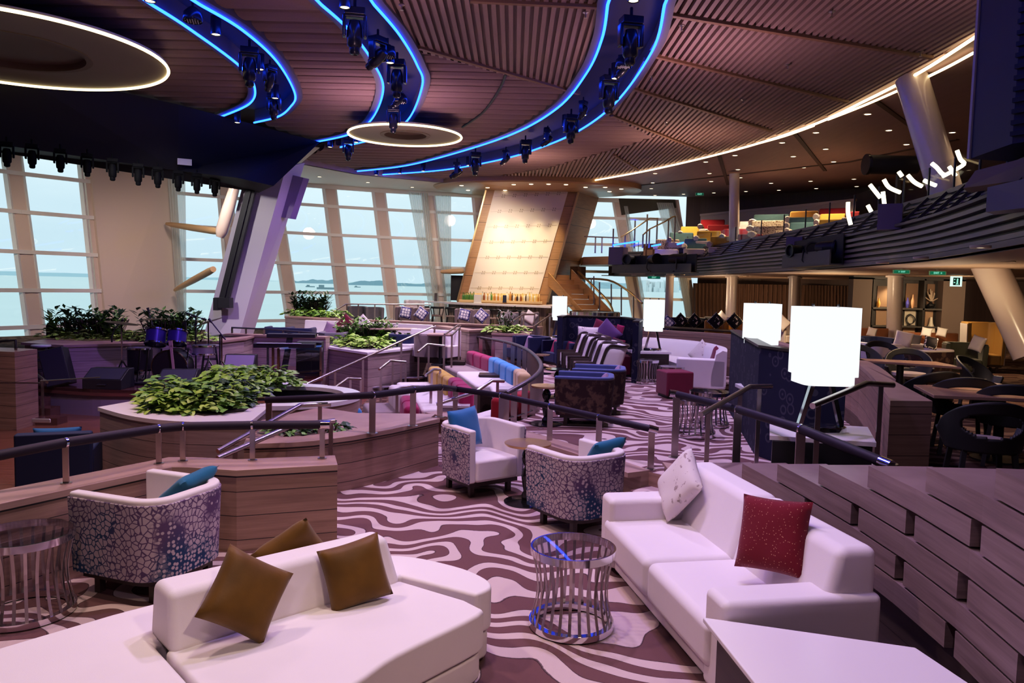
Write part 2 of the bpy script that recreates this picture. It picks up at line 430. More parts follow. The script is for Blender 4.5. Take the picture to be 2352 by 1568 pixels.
ridge('shore_hills', -160, 640, 9000, 62, 1, (.43, .60, .68, 1), .2)
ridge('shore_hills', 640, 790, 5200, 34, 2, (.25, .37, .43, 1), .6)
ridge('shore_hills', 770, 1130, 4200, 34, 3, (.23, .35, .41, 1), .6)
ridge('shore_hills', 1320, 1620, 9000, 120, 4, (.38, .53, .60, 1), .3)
mb = MB(); rnd = random.Random(5)
for i in range(60):
    p = WY(1455 + rnd.random() * 105, 655, 4000); hh = rnd.uniform(15, 62)
    mb.box((p.x, 4000 + rnd.random() * 80, -18 + hh / 2), (rnd.uniform(12, 30), 20, hh))
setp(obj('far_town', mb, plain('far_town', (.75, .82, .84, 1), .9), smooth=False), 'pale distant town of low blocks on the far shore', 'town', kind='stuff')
for k, (px, Y, s) in enumerate([(711, 2300, 1), (745, 1800, 1.5), (1004, 1900, 1.4), (820, 2600, .8)]):
    m = MB(); p = WX(px, Y, -18); m.prism([(p.x - 12 * s, Y), (p.x + 10 * s, Y), (p.x + 15 * s, Y + 3), (p.x + 10 * s, Y + 6), (p.x - 12 * s, Y + 6)], -18.5, -18 + 3.2 * s)
    m.box((p.x - 5 * s, Y + 3, -18 + 5 * s), (8 * s, 4, 4 * s))
    setp(obj('small_boat', m, plain('boat_hull', (.22, .30, .33, 1), .7), smooth=False),
         ['tiny distant boat far left on the water', 'small dark boat beside the low island', 'rusty boat seen through the pane with a sheer curtain', 'tiny boat near the middle of the sea view'][k], 'boat', 'boats on the sea')
# ------------------------------------------------------------------ floors
def floorp(poly, z0, z1, top):
    m_ = MB(); m_.prism(poly, z0, z1); o = struct('floor', m_, top, smooth=False); o.data.materials.append(WOOD)
    for f in o.data.polygons:
        if abs(f.normal.z) < .5: f.material_index = 1
ZN, ZM, ZD, ZR, ZS = 0.0, .30, -.30, .50, .20
nw_f = [W(-420, 1262, .7), W(0, 1154, .7), W(391, 1071, .7), W(435, 1071, .7), W(543, 1078, .7), W(775, 1065, .7)]
nw_r = [W(-420, 1225, .7), W(0, 1126, .7), W(390, 1050, .7), W(440, 1050, .7), W(543, 1055, .7), W(770, 1046, .7)]
cw_f = [W(560, 1018, .6), W(660, 1015, .6), W(719, 1011, .6), W(808, 1000, .6), W(898, 984, .6), W(1008, 960, .6)]
edge_m = [W(1008, 945, ZM), W(1100, 962, ZM), W(1207, 991, ZM), W(1356, 1036, ZM), W(1490, 1083, ZM)]
blockpath = spline([(2.05, 7.5), (2.17, 6.78), (2.28, 5.9), (2.36, 5.0), (2.38, 4.2), (2.33, 3.4), (2.2, 2.6), (1.95, 1.7)], 12)
blockpath = [Vector((p[0], p[1], 0)) for p in blockpath]
mb = MB(); mb.prism([(-18.4, -3.9), (22, -3.9), (22, 26), (18, 31), (9.6, 37.1), (3, 37.1), (-1.5, 36.5), (-5, 35.3), (-9, 33), (-12.5, 29), (-16, 24.5), (-18.2, 22)], -.6, ZD); struct('floor', mb, PARQ, smooth=False)
poly = [V2(p) for p in nw_f] + [V2(cw_f[2]), V2(cw_f[3]), V2(cw_f[4]), V2(cw_f[5])] + [V2(p) for p in edge_m] + [(1.75, 7.9)] + [V2(p) for p in blockpath] + [(1.9, -2), (-6, -2)]
floorp(poly, ZD - .1, ZN, CARPET)
railpx = [(1085, 772), (1160, 785), (1205, 800), (1232, 820), (1243, 842), (1225, 867), (1163, 903)]
rail_c = [WY(x, y, Y) for (x, y), Y in zip(railpx, (20, 18, 16.2, 14.3, 12.8, 11.6, 10.8))]
part_px = [(1440, 752, 1.25), (1480, 756, 1.25), (1690, 770, 1.25), (1830, 800, 1.25), (1960, 830, 1.25), (2047, 918, 1.25)]
part_w = spline([W(*p) for p in part_px], 6)

poly = [V2(p) for p in edge_m[1:]] + [(1.75, 7.9), (2.3, 7.0), (2.9, 6.6)] + [V2(p) for p in part_w[::-1]] + [(3.3, 36.8), (-1.5, 36.8), (-1.5, 21)] + [V2(p) for p in spline(rail_c, 5)]
floorp(poly, ZD - .1, ZM, CARPET)
mb = MB(); mb.sweep([V2(p) for p in edge_m], [(.02, ZM - .04), (.02, ZM + .015), (-.28, ZM + .015), (-.28, ZM - .04)])
mb.sweep([V2(p) for p in edge_m], [(.0, 0), (.0, ZM - .04), (-.1, ZM - .04), (-.1, 0)])
struct('trim_1', mb, WOODF)
floorp([(-18, 17.7), (-8.4, 17.7), (-8.4, 18.85), (-5.2, 18.85), (-5.0, 19.4), (-3.5, 22.5), (-1.5, 20.8), (-1.5, 36.3), (-5, 35.1), (-9, 32.8), (-12.5, 28.8), (-16, 24.2), (-17.6, 22)], ZD - .1, ZM, CARPET2)
poly = [V2(p) for p in part_w] + [(3.2, 6.4), (3.2, 3), (3.2, -1), (16, -1), (22, 10), (22, 40), (3.3, 40)]
floorp(poly, ZD - .1, ZR, CARPET2)
# two low steps between the near and the middle level
a0, a1 = W(1490, 1083, ZM), Vector((2.05, 7.6, 0)); mb = MB()
d = Vector((a1.x - a0.x, a1.y - a0.y, 0)).normalized(); nrm = Vector((d.y, -d.x, 0))
mb.prism([V2(a0), V2(a1), V2(a1 + nrm * .32), V2(a0 + nrm * .32)], 0, .15); struct('step', mb, CARPET, smooth=False)
# ------------------------------------------------------------------ near wall and curved wall (timber, with cap)
def capwall(name, front, back, ztop, zbot, mat=None, over=.02):
    m = MB(); n = len(front); pl = [V2(p) for p in front] + [V2(p) for p in back[::-1]]
    m.prism(pl, zbot, ztop - .07); o = struct(name, m, mat or WOOD, smooth=False)
    c = MB(); f2 = offset(front, -over if True else 0); b2 = offset(back, over)
    c.prism([V2(p) for p in f2] + [V2(p) for p in b2[::-1]], ztop - .055, ztop)
    obj('cap', c, WOODF, o, bevel=.006)
    g = MB(); g.prism(pl, ztop - .07, ztop - .055); obj('shadow_gap', g, BLACK, o, smooth=False); return o
capwall('wall_left', nw_f, nw_r, .7, ZD)
cw_b = offset(cw_f, .26)
capwall('wall_middle', cw_f, cw_b, .6, ZD)
# ------------------------------------------------------------------ window facade
ZT = 6.5
MUL = [('a', -230, -160, 22.6), ('b', 26, 88, 25.3), ('c', 200, 243, 27.2), ('d', 384, 409, 30.0), ('e', 515, 548, 31.4), ('f', 625, 679, 33.0), ('g', 757, 798, 34.2), ('h', 870, 911, 35.1),
       ('i', 984, 1020, 35.8), ('j', 1099, 1128, 36.3), ('k', 1262, 1296, 36.9), ('l', 1420, 1474, 37.0), ('m', 1549, 1599, 37.0)]
mt = [WX(m[1], m[3], ZT) for m in MUL]; mbm = [WX(m[2], m[3], 0) for m in MUL]
TR = [.55, 1.75, 3.0, 4.3, 5.55]
def at(i, z): return mbm[i].lerp(mt[i], z / ZT)
for i in range(len(MUL)):
    m = MB(); wd = .42 if i not in (2, 3) else .3
    a, b = at(i, ZM - .3), at(i, ZT)
    j = min(i + 1, len(MUL) - 1); t = (mbm[j] - mbm[j - 1]).normalized()
    nrm = Vector((t.y, -t.x, 0))
    q = lambda p, s, dd: p + t * s * wd / 2 - nrm * dd
    vs = [q(a, -1, 0), q(a, 1, 0), q(a, 1, .35), q(a, -1, .35), q(b, -1, 0), q(b, 1, 0), q(b, 1, .35), q(b, -1, .35)]
    m.add(vs, [(0, 1, 2, 3), (7, 6, 5, 4), (0, 4, 5, 1), (1, 5, 6, 2), (2, 6, 7, 3), (3, 7, 4, 0)])
    struct('trim_%d' % (i + 2), m, WALLB, smooth=False)
for i in range(len(MUL) - 1):
    t = (mbm[i + 1] - mbm[i]).normalized(); nrm = Vector((t.y, -t.x, 0))
    if i == 2:
        m = MB(); A, B, C, D = at(2, 0), at(3, 0), at(3, ZT), at(2, ZT); k = nrm * .12
        m.add([A + k, B + k, C + k, D + k, A - k * 2, B - k * 2, C - k * 2, D - k * 2], [(0, 1, 2, 3), (4, 7, 6, 5), (0, 4, 5, 1), (3, 2, 6, 7), (0, 3, 7, 4), (1, 5, 6, 2)])
        struct('wall_left', m, WALLB, smooth=False); continue
    m = MB()
    for z in TR: m.bar(at(i, z), at(i + 1, z), .10, .13)
    for s, k in ((.23, i), (-.27, i + 1)): m.bar(at(k, 0) + t * s - nrm * .05, at(k, ZT) + t * s - nrm * .05, .14, .10)
    m.bar(at(i, .02), at(i + 1, .02), .14, .2); m.bar(at(i, ZT - .1), at(i + 1, ZT - .1), .14, .2)
    wn = struct('window_%d' % (i + 1), m, FRAMEW, smooth=False)
    g = MB(); k = nrm * -.09; g.face([at(i, 0) + k, at(i + 1, 0) + k, at(i + 1, ZT) + k, at(i, ZT) + k]); obj('pane', g, PANE, wn, smooth=False, recalc=False)
# roller blind on the last pane
m = MB(); m.face([at(11, 5.7) - Vector((0, .12, 0)), at(12, 6.1) - Vector((0, .12, 0)), at(12, 6.48) - Vector((0, .12, 0)), at(11, 6.48) - Vector((0, .12, 0))])
setp(obj('roller_blind', m, plain('blind', (.06, .055, .04, 1), .8), smooth=False), 'dark roller blind slanting across the top of the upper right window', 'blind')
def curtain(name, label, px0t, px1t, px0b, px1b, Y, z0, z1, mat, n=60, amp=.05, waves=14, group=None, Y2=None):
    m = MB(); a0, a1, b0, b1 = WX(px0b, Y, z0), WX(px1b, Y2 or Y, z0), WX(px0t, Y, z1), WX(px1t, Y2 or Y, z1)
    def fn(u, v):
        p = a0.lerp(a1, u).lerp(b0.lerp(b1, u), v); return p + Vector((0, amp * sin(u * waves * 2 * pi + sin(v * 3)), 0))
    m.grid(fn, n, 6); return setp(obj(name, m, mat, recalc=False, ang=80), label, 'curtain', group)
curtain('sheer_curtain', 'white sheer curtain beside the broad beige pier left of the slanted column', 383, 425, 410, 428, 29.6, .3, 6.3, SHEER, waves=6)
curtain('sheer_curtain', 'white sheer curtain slanting along the left of the window pier left of the bar', 938, 982, 992, 1014, 35.2, .35, 6.35, SHEER, waves=9)
curtain('sheer_curtain', 'white sheer curtain hanging right of the window pier beside the bar', 998, 1036, 1024, 1036, 35.6, .35, 6.3, SHEER, waves=8)
curtain('sheer_curtain', 'narrow sheer curtain at the left edge of the upper right window', 1433, 1442, 1484, 1492, 36.6, .5, 6.1, SHEER, waves=3)
curtain('sheer_curtain', 'white sheer curtain gathered at the right of the upper right window', 1508, 1546, 1548, 1590, 36.6, 3.4, 6.3, SHEER, waves=8)
curtain('sheer_curtain', 'white sheer curtain swept to the right beside the far lower column', 1556, 1578, 1583, 1594, 36.6, .5, 2.9, SHEER, waves=6)
# ------------------------------------------------------------------ right and back walls
bw = [WX(1597, 37, 0), WX(1740, 35.5, 0), WX(1960, 32.5, 0), Vector((20, 26, 0)), Vector((21, 12, 0)), Vector((14, 4, 0)), Vector((9, -2, 0))]
mb = MB(); mb.sweep([V2(p) for p in bw], [(0, 0), (0, 2.95), (.3, 2.95), (.3, 0)]); struct('wall_right', mb, DARKW, smooth=False)
mb = MB(); mb.sweep([V2(WX(1574, 37.2, 5))] + [V2(p) for p in bw], [(0, 2.95), (0, 6.7), (.3, 6.7), (.3, 2.95)]); struct('wall_back', mb, DARKW, smooth=False)
mb = MB(); mb.prism([(-19, -3.8), (-18.2, -3.8), (-17.9, 22.4), (-19, 22.4)], -.5, 7); struct('wall_left', mb, WALLB, smooth=False)
mb = MB(); mb.prism([(-26, -4), (22, -4), (22, -3.6), (-26, -3.6)], -.5, 7); struct('wall_front', mb, DARKW, smooth=False)
# curtains on the lower back wall
for k, (a, b, lab) in enumerate([(1592, 1668, 'brown curtain left of the second lower column'), (1692, 1818, 'long brown curtain between the second and third lower columns'), (1842, 1950, 'brown curtain right of the third lower column, above the big lamp')]):
    Y = 36.2 - (a - 1592) / 100; curtain('brown_curtain', lab, a, b, a, b, Y, .52, 2.55, CURT, n=100, amp=.09, waves=9 + k * 3, Y2=Y - (b - a) / 100)
# ------------------------------------------------------------------ ceiling
ZC = 6.6
def arc(px, n=8, z=ZC): return spline([W(x, y, z) for x, y in px], n)
def pre(path, Y0):
    "extend an arc towards the viewer, mirroring about its widest point"
    a = path[0]; t = (path[1] - path[0]).normalized(); out = []; p = a.copy(); ang = atan2(t.y, t.x)
    for k in range(6):
        ang -= radians(-4); p = p - Vector((cos(ang), sin(ang), 0)) * 1.0; out.append(p.copy())
    return out[::-1] + path
R1i = pre(arc([(345, 0), (430, 55), (550, 145), (583, 195), (570, 232), (505, 262)]), 8)
R1o = pre(arc([(462, 0), (560, 60), (640, 135), (680, 210), (668, 240), (640, 262), (585, 276)]), 8)
R2i = pre(arc([(735, 0), (800, 60), (855, 135), (878, 200), (850, 270), (800, 303), (722, 321)]), 8)
R2o = pre(arc([(862, 0), (920, 70), (960, 140), (972, 190), (938, 270), (880, 308), (783, 333)]), 8)
R3i = pre(arc([(1393, 0), (1380, 80), (1345, 160), (1280, 240), (1180, 300), (1050, 345), (930, 376), (820, 389)]), 8)
R3o = pre(arc([(1530, 0), (1500, 110), (1415, 230), (1330, 295), (1240, 335), (1150, 362), (1020, 386), (880, 397)]), 8)
cover = arc([(1338, 416), (1490, 388), (1690, 340), (1860, 285), (2000, 220), (2120, 156), (2245, 75)]) + [Vector((7.2, 10, ZC)), Vector((6.2, 7, ZC)), Vector((5, 4, ZC))]
FELT = N('mauve_felt'); FELT = FELT.bsdf(FELT.mix(FELT.noise(FELT.co(), 60, 2), (.26, .178, .185, 1), (.33, .225, .235, 1)), .95, spec=.1)
SLAT = N('slat_ceiling_wood'); SLAT = SLAT.bsdf(SLAT.mix(SLAT.noise(SLAT.map(SLAT.co(), (9, 1, 9)), 1, 3), (.26, .168, .165, 1), (.35, .23, .22, 1)), .6)
mb = MB(); FAC = [V2(p) for p in mt]; mb.prism([(-18.5, -4), (22, -4), (22, 26), (18, 31), (9.6, 37)] + FAC[::-1], 7.05, 7.2); struct('ceiling', mb, plain('ceiling_void', (.07, .045, .055, 1), .9), smooth=False)
mb = MB(); mb.face([(p[0], p[1], ZC + .04) for p in [(8.5, -3), (22, -3), (22, 26), (18, 31), (9.6, 37)] + FAC[:8:-1] + [V2(p) for p in cover]])
mb.v = [tuple(v) for v in mb.v]
struct('ceiling', mb, SLAT, smooth=False, recalc=False)
corn_in = [W(-60, 250, ZC), W(735, 330, ZC), W(690, 368, ZC), W(820, 393, ZC), W(1000, 411, ZC), W(1140, 414, ZC), W(1340, 418, ZC)]
mb = MB(); mb.face([(p[0], p[1], ZC - .12) for p in [V2(q) for q in corn_in] + FAC[:8 + 3][::-1]]); struct('ceiling', mb, WALLB, smooth=False, recalc=False)
mb = MB(); mb.sweep([V2(q) for q in corn_in[2:]], [(0, ZC - .12), (0, ZC + .5), (.1, ZC + .5), (.1, ZC - .12)]); struct('trim_20', mb, WALLB)
def felt(name, poly, period=.56, amp=.2):
    m = MB(); poly = [V2(p) for p in poly]; y0 = min(p[1] for p in poly); y1 = max(p[1] for p in poly)
    prof = [(0, 1), (.12, .25), (.3, .04), (.5, 0), (.7, .06), (.88, .35), (1, 1)]
    k = 0; y = math.floor(y0 / period) * period
    while y < y1:
        for a in range(len(prof) - 1):
            ya, yb = y + prof[a][0] * period, y + prof[a + 1][0] * period; za, zb = ZC + amp * prof[a][1], ZC + amp * prof[a + 1][1]
            ia, ib = scan(poly, 1, ya), scan(poly, 1, yb)
            for s in ia:
                mates = [q for q in ib if q[1] > s[0] and q[0] < s[1]]
                if len(ia) == len(ib) and ib: mates = [ib[ia.index(s)]]
                for q in mates[:1]: m.face([(s[0], ya, za), (s[1], ya, za), (q[1], yb, zb), (q[0], yb, zb)])
        y += period
    m.face([(p[0], p[1], ZC + amp + .04) for p in poly])
    return struct(name, m, FELT, ang=60, recalc=False)
def slats(name, poly, step=.135, wd=.075, h=.07):
    m = MB(); poly = [V2(p) for p in poly]; x = math.floor(min(p[0] for p in poly) / step) * step
    while x < max(p[0] for p in poly):
        for a, b in scan(poly, 0, x):
            if b - a > .05: m.box((x, (a + b) / 2, ZC + h / 2), (wd, b - a, h))
        x += step
    m.face([(p[0], p[1], ZC + h + .03) for p in poly])
    return struct(name, m, SLAT, smooth=False, recalc=False)
sof = [W(-120, 128, ZC), W(0, 150, ZC), W(410, 240, ZC), W(735, 326, ZC)]
felt('ceiling', R1i + [sof[2], sof[1], Vector((-12, 13.6, 0)), Vector((-13, 6, 0)), Vector((-6, 6, 0))])
felt('ceiling', R1o + [W(640, 300, ZC), sof[3]] + R2i[::-1])
i2 = min(range(len(R2o)), key=lambda i: (P(R2o[i])[1] - 112) ** 2 + (P(R2o[i])[0] - 945) ** 2); i3 = min(range(len(R3i)), key=lambda i: (P(R3i[i])[1] - 212) ** 2 + (P(R3i[i])[0] - 1305) ** 2)
felt('ceiling', R2o[i2:] + [W(740, 345, ZC), W(695, 366, ZC)] + R3i[i3:][::-1])
slats('ceiling', R2o[:i2 + 1] + [R3i[i3]] + R3i[:i3][::-1])
i4 = min(range(len(R3o)), key=lambda i: (P(R3o[i])[1] - 262) ** 2)
fe = [W(1500, 316, ZC), W(1440, 336, ZC), W(1380, 352, ZC), W(1260, 386, ZC), W(1130, 407, ZC), W(1000, 410, ZC)]
felt('ceiling', R3o[i4:] + fe[::-1])
slats('ceiling', R3o[:i4 + 1] + fe + [W(1140, 412, ZC)] + cover)
# radial seams between the slat panels
for k, (a, b) in enumerate([((1537, 32), (2140, 131)), ((1501, 127), (1946, 233)), ((1452, 202), (1772, 300)), ((1405, 264), (1625, 350)), ((1410, 355), (1465, 390)), ((962, 108), (1330, 214)), ((1080, 0), (1385, 15))]):
    m = MB(); m.bar(W(a[0], a[1], ZC - .01), W(b[0], b[1], ZC - .01), .09, .07); struct('trim_%d' % (30 + k), m, plain('seam', (.24, .13, .08, 1), .6))
for k, (a, b) in enumerate([((1650, 352), (1672, 424)), ((1825, 306), (1895, 392)), ((2012, 232), (2095, 292)), ((1475, 425), (1950, 372)), ((1950, 372), (2200, 320))]):
    m = MB(); m.bar(W(a[0], a[1], ZC + .03), W(b[0], b[1], ZC + .03), .12, .03); struct('trim_%d' % (40 + k), m, plain('seam_dark', (.07, .035, .025, 1), .7))
m = MB(); m.tube(spline([W(x, y, ZC - .01) for x, y in [(1162, 170), (1150, 200), (1128, 235), (1105, 262), (1062, 292)]], 4), .03, 5); struct('trim_29', m, BLACK)
# light coves: trough, lips and LED lines
TROUGH = plain('trough', (.012, .006, .012, 1), .7); LIP = plain('trough_lip', (.13, .11, .13, 1), .6)
for k, (ri, ro) in enumerate([(R1i, R1o), (R2i, R2o), (R3i, R3o)]):
    m = MB(); n = 40
    def rs(p, t):
        x = t * (len(p) - 1); i = min(int(x), len(p) - 2); return p[i].lerp(p[i + 1], x - i)
    for i in range(n):
        a, b, c, d = rs(ri, i / n), rs(ri, (i + 1) / n), rs(ro, (i + 1) / n), rs(ro, i / n)
        m.face([(q.x, q.y, ZC + .28) for q in (a, b, c, d)])
    struct('ceiling', m, TROUGH, recalc=False)
    m = MB(); m.sweep([V2(p) for p in ri], [(.14, ZC - .05), (0, ZC - .05), (0, ZC + .3), (.14, ZC + .3)]); m.sweep([V2(p) for p in ro], [(-.14, ZC - .05), (0, ZC - .05), (0, ZC + .3), (-.14, ZC + .3)])
    struct('trim_%d' % (50 + k), m, LIP)
    for rr, sd, nm in ((ri, -1, 'inner'), (ro, 1, 'outer')):
        m = MB(); m.tube([(p.x, p.y, ZC - .07) for p in offset(rr, .02 * sd)], .024, 6)
        setp(obj('led_strip', m, LEDB), 'glowing blue light line along the %s edge of the %s ceiling arc' % (nm, ['left', 'middle', 'large right'][k]), 'light strip', 'blue ceiling light lines')
def disc(name, label, px, z, cxy, r, hole, thick=.3):
    t = thing(name, label, 'ceiling disc', (cxy[0], cxy[1], z))
    thick = .05
    m = MB(); m.lathe([(hole, .03), (hole, 0), (r, 0), (r, thick), (hole * .98, thick)], n=72); obj('disc', m, plain('disc_beige', (.30, .25, .19, 1), .6), t)
    m = MB(); m.lathe([(.001, .12), (hole, .12), (hole, .02), (hole + .05, .0), (hole + .05, -.015), (hole - .06, -.015), (hole - .06, .11), (.001, .115)], n=48); obj('recess', m, plain('disc_recess', (.22, .16, .11, 1), .6), t)
    m = MB(); m.tube([(r * cos(a * pi / 48), r * sin(a * pi / 48), -.02) for a in range(96)], .028, 6, closed=True); obj('light_ring', m, LEDW, t)
    return t
disc('ceiling_disc', 'large beige ceiling disc with a warm white light ring', None, 6.2, (-9.05, 13.9), 2.62, 1.3)
disc('ceiling_disc', 'small beige ceiling disc with a warm white light ring, above the stage side', None, 6.2, (-2.97, 20.85), 1.5, .62)
for nm, pts, lab in (('a', cover[:len(cover) - 3], 'long warm white light line curving along the ceiling towards the bar'),
        ('b', arc([(1725, 330), (1800, 309), (1870, 284)], 6), 'short warm light line under the long one, middle of the ceiling'),
        ('c', arc([(1902, 270), (1980, 239), (2062, 203)], 6), 'short warm light line left of the big leaning column'),
        ('d', arc([(2118, 177), (2180, 146), (2236, 115)], 6), 'warm light line right of the big leaning column')):
    m = MB(); m.tube([(p.x, p.y, ZC - .05) for p in pts], .03 if nm == 'a' else .026, 6); setp(obj('cove_light', m, LEDC), lab, 'light strip', 'warm ceiling light lines')
# dark lighting gantry above the stage
mb = MB(); T = [W(-160, 118, 6.5), W(0, 150, 6.5), W(410, 240, 6.5), W(735, 326, 6.5)]; B = [WY(-160, 300, T[0].y + .8), WY(0, 332, T[1].y + .9), WY(410, 392, T[2].y + .9), WY(545, 408, 19.5), WY(628, 427, 20.0)]
for p, q in ((0, 1), (1, 2)): mb.face([T[p], T[q], B[q], B[p]])
mb.face([T[2], T[3], B[4], B[3], B[2]])
up = Vector((-.9, 1.6, 0)); mb.face([B[0], B[1], B[2], B[3], B[4], B[4] + up, B[0] + up]); mb.face([T[3], T[3] + up, B[4] + up, B[4]])
struct('trim_60', mb, plain('gantry_black', (.006, .006, .010, 1), .7), smooth=False)
for x, y in ((108, 312), (280, 347), (424, 372), (545, 396)):
    m = MB(); p = WY(x, y, 0.4 + (16.3 + (x + 20) / 545 * 4.0)); m.box(p, (.34, .05, .16), rz=.5); setp(obj('gantry_bracket', m, plain('bracket', (.45, .42, .48, 1), .5), smooth=False), 'pale bracket plate on the lower edge of the black lighting gantry', 'bracket', 'gantry brackets')
# ------------------------------------------------------------------ soft furnishing builders
def cushion_mb(s=.42, t=.14, n=17, sy=None, pinch=.06):
    sy = sy or s; m = MB()
    for sg in (1, -1):
        def fn(u, v):
            a, b = u * 2 - 1, v * 2 - 1
            x = a * s / 2 * (1 - pinch * (1 - b * b) * abs(a) ** 3); z = b * sy / 2 * (1 - pinch * (1 - a * a) * abs(b) ** 3)
            h = t / 2 * ((1 - a ** 4) * (1 - b ** 4)) ** .55 * (1 + .06 * sin(5 * a + 2) * sin(4 * b + 1))
            return Vector((x, sg * h, z))
        m.grid(fn, n, n)
    return m
_cm = {}
def cushion(label, pos, face, mat, s=.42, tilt=18, roll=0, t=.14, group=None, name='cushion', sy=None, cat='cushion'):
    "square cushion; face = plan direction (deg) the front looks to, tilt = lean backwards, roll = turn in its own plane; pos = centre"
    key = (s, t, sy, mat.name)
    if key not in _cm:
        o = obj(name, cushion_mb(s, t, sy=sy), mat, ang=70); _cm[key] = o
    else: o = _cm[key].copy(); COL.objects.link(o); o.name = name
    o.matrix_world = Matrix.Translation(Vector(pos)) @ Matrix.Rotation(radians(face + 90), 4, 'Z') @ Matrix.Rotation(radians(-tilt), 4, 'X') @ Matrix.Rotation(radians(roll), 4, 'Y')
    return setp(o, label, cat, group)
def upath(w, d, r, n=8):
    p = [Vector((w / 2, -d / 2, 0))]
    for k in range(n + 1):
        a = pi / 2 * k / n; p.append(Vector((w / 2 - r + r * cos(a), d / 2 - r + r * sin(a), 0)))
    for k in range(n + 1):
        a = pi / 2 + pi / 2 * k / n; p.append(Vector((-w / 2 + r + r * cos(a), d / 2 - r + r * sin(a), 0)))
    p.append(Vector((-w / 2, -d / 2, 0))); return p
def tub_chair(label, loc, rz, outer, inner, group, w=.76, d=.74, h=.75, cat='armchair', name='tub_armchair', seatz=.42, legs=True, th=.1, r=.24, low=.17, seatmat=None, basem=None, taper=.07, frontlow=.0):
    t = thing(name, label, cat, loc, radians(rz), group)
    path = upath(w, d, r); N_ = len(path); hb = [h - frontlow * (1 if i in (0, N_ - 1) else 0) for i in range(N_)]
    def shell(off0, off1, z0, z1, tp):
        m = MB(); c = offset(path, off0); c2 = offset(path, off1); sc = lambda p, z: Vector((p.x * (1 - taper * (h - z) / h), p.y * (1 - taper * (h - z) / h), z))
        K = N_
        for a in range(K - 1):
            q = [sc(c[a], z0), sc(c[a + 1], z0), sc(c[a + 1], z1 and hb[a + 1] - tp), sc(c[a], hb[a] - tp)]; m.face(q)
            q2 = [sc(c2[a], z0), sc(c2[a + 1], z0), sc(c2[a + 1], hb[a + 1] - tp), sc(c2[a], hb[a] - tp)]; m.face(q2[::-1])
            m.face([q[3], q[2], q2[2], q2[3]]); m.face([q[1], q[0], q2[0], q2[1]])
        for a in (0, K - 1):
            m.face([sc(c[a], z0), sc(c[a], hb[a] - tp), sc(c2[a], hb[a] - tp), sc(c2[a], z0)])
        return m
    obj('outer_shell', shell(0, .018, low, 1, .035), outer, t, bevel=.006, ang=50)
    obj('inner_shell', shell(.012, th, low + .005, 1, 0), inner, t, bevel=.022, seg=3, ang=50)
    m = MB(); sw = w * (1 - taper * .45) - 2 * th + .01
    pts = [(-sw / 2, -d / 2 + .0), (sw / 2, -d / 2 + .0), (sw / 2, d / 2 - th - r * .5), (sw / 2 - r * .5, d / 2 - th + .01), (-sw / 2 + r * .5, d / 2 - th + .01), (-sw / 2, d / 2 - th - r * .5)]
    m.prism(pts, low + .01, seatz); obj('seat', m, seatmat or inner, t, bevel=.035, seg=3)
    m = MB(); bw_, bd = w * (1 - taper) - .08, d * (1 - taper) - .08; pp = upath(bw_, bd, r * .8, 4); m.prism([V2(p) for p in pp], low - .045, low + .004); obj('base', m, basem or WOODD, t)
    if legs:
        for sx in (-1, 1):
            for sy in (-1, 1):
                m = MB(); m.box((sx * (bw_ / 2 - .07), sy * (bd / 2 - .08), (low - .045) / 2), (.05, .05, low - .045)); obj('leg', m, basem or WOODD, t)
    return t
def drum_table(label, loc, r=.285, h=.55, n=26, group='round glass drum tables', proto=[]):
    t = thing('drum_table', label, 'side table', loc, 0, group)
    m = MB(); m.lathe([(.001, h - .014), (r - .012, h - .014), (r - .012, h - .002), (.001, h - .002)], n=48); obj('glass_top', m, SMOKE, t)
    m = MB(); m.lathe([(r - .014, h - .05), (r, h - .05), (r, h), (r - .014, h), (r - .014, h - .05)], n=48); obj('top_ring', m, CHROME, t)
    m = MB(); m.lathe([(r - .045, .01), (r, .01), (r, .05), (r - .045, .05), (r - .045, .01)], n=48); obj('bottom_ring', m, CHROME, t)
    for k in range(n):
        a = 2 * pi * k / n; m = MB(); pts = []
        for q in range(7):
            z = .05 + (h - .1) * q / 6; rr = r - .012 - .038 * sin(pi * q / 6); pts.append((rr * cos(a), rr * sin(a), z))
        for q in range(6): m.bar(pts[q], pts[q + 1], .02, .004, up=(cos(a), sin(a), 0))
        obj('slat', m, STEEL, t, smooth=False)
    return t
def pedestal(label, loc, r, h, topm, group='black pedestal tables', base_r=.24):
    t = thing('pedestal_table', label, 'side table', loc, 0, group)
    m = MB(); m.lathe([(.001, h - .03), (r * .96, h - .03), (r, h - .018), (r, h - .004), (.001, h)], n=40); obj('table_top', m, topm, t)
    k = h / .63
    m = MB(); m.lathe([(.001, .03), (.05, .03), (.06, .07 * k), (.035, .12 * k), (.05, .2 * k), (.06, .27 * k), (.045, .34 * k), (.03, .38 * k), (.055, .43 * k), (.065, .48 * k), (.05, .53 * k), (.03, .56 * k), (.06, .60 * k), (.001, .605 * k)], n=20); obj('stem', m, GLOSSB, t)
    m = MB(); m.lathe([(.001, 0), (base_r, 0), (base_r, .012), (.06, .03), (.001, .035)], n=36); obj('base', m, GLOSSB, t)
    return t
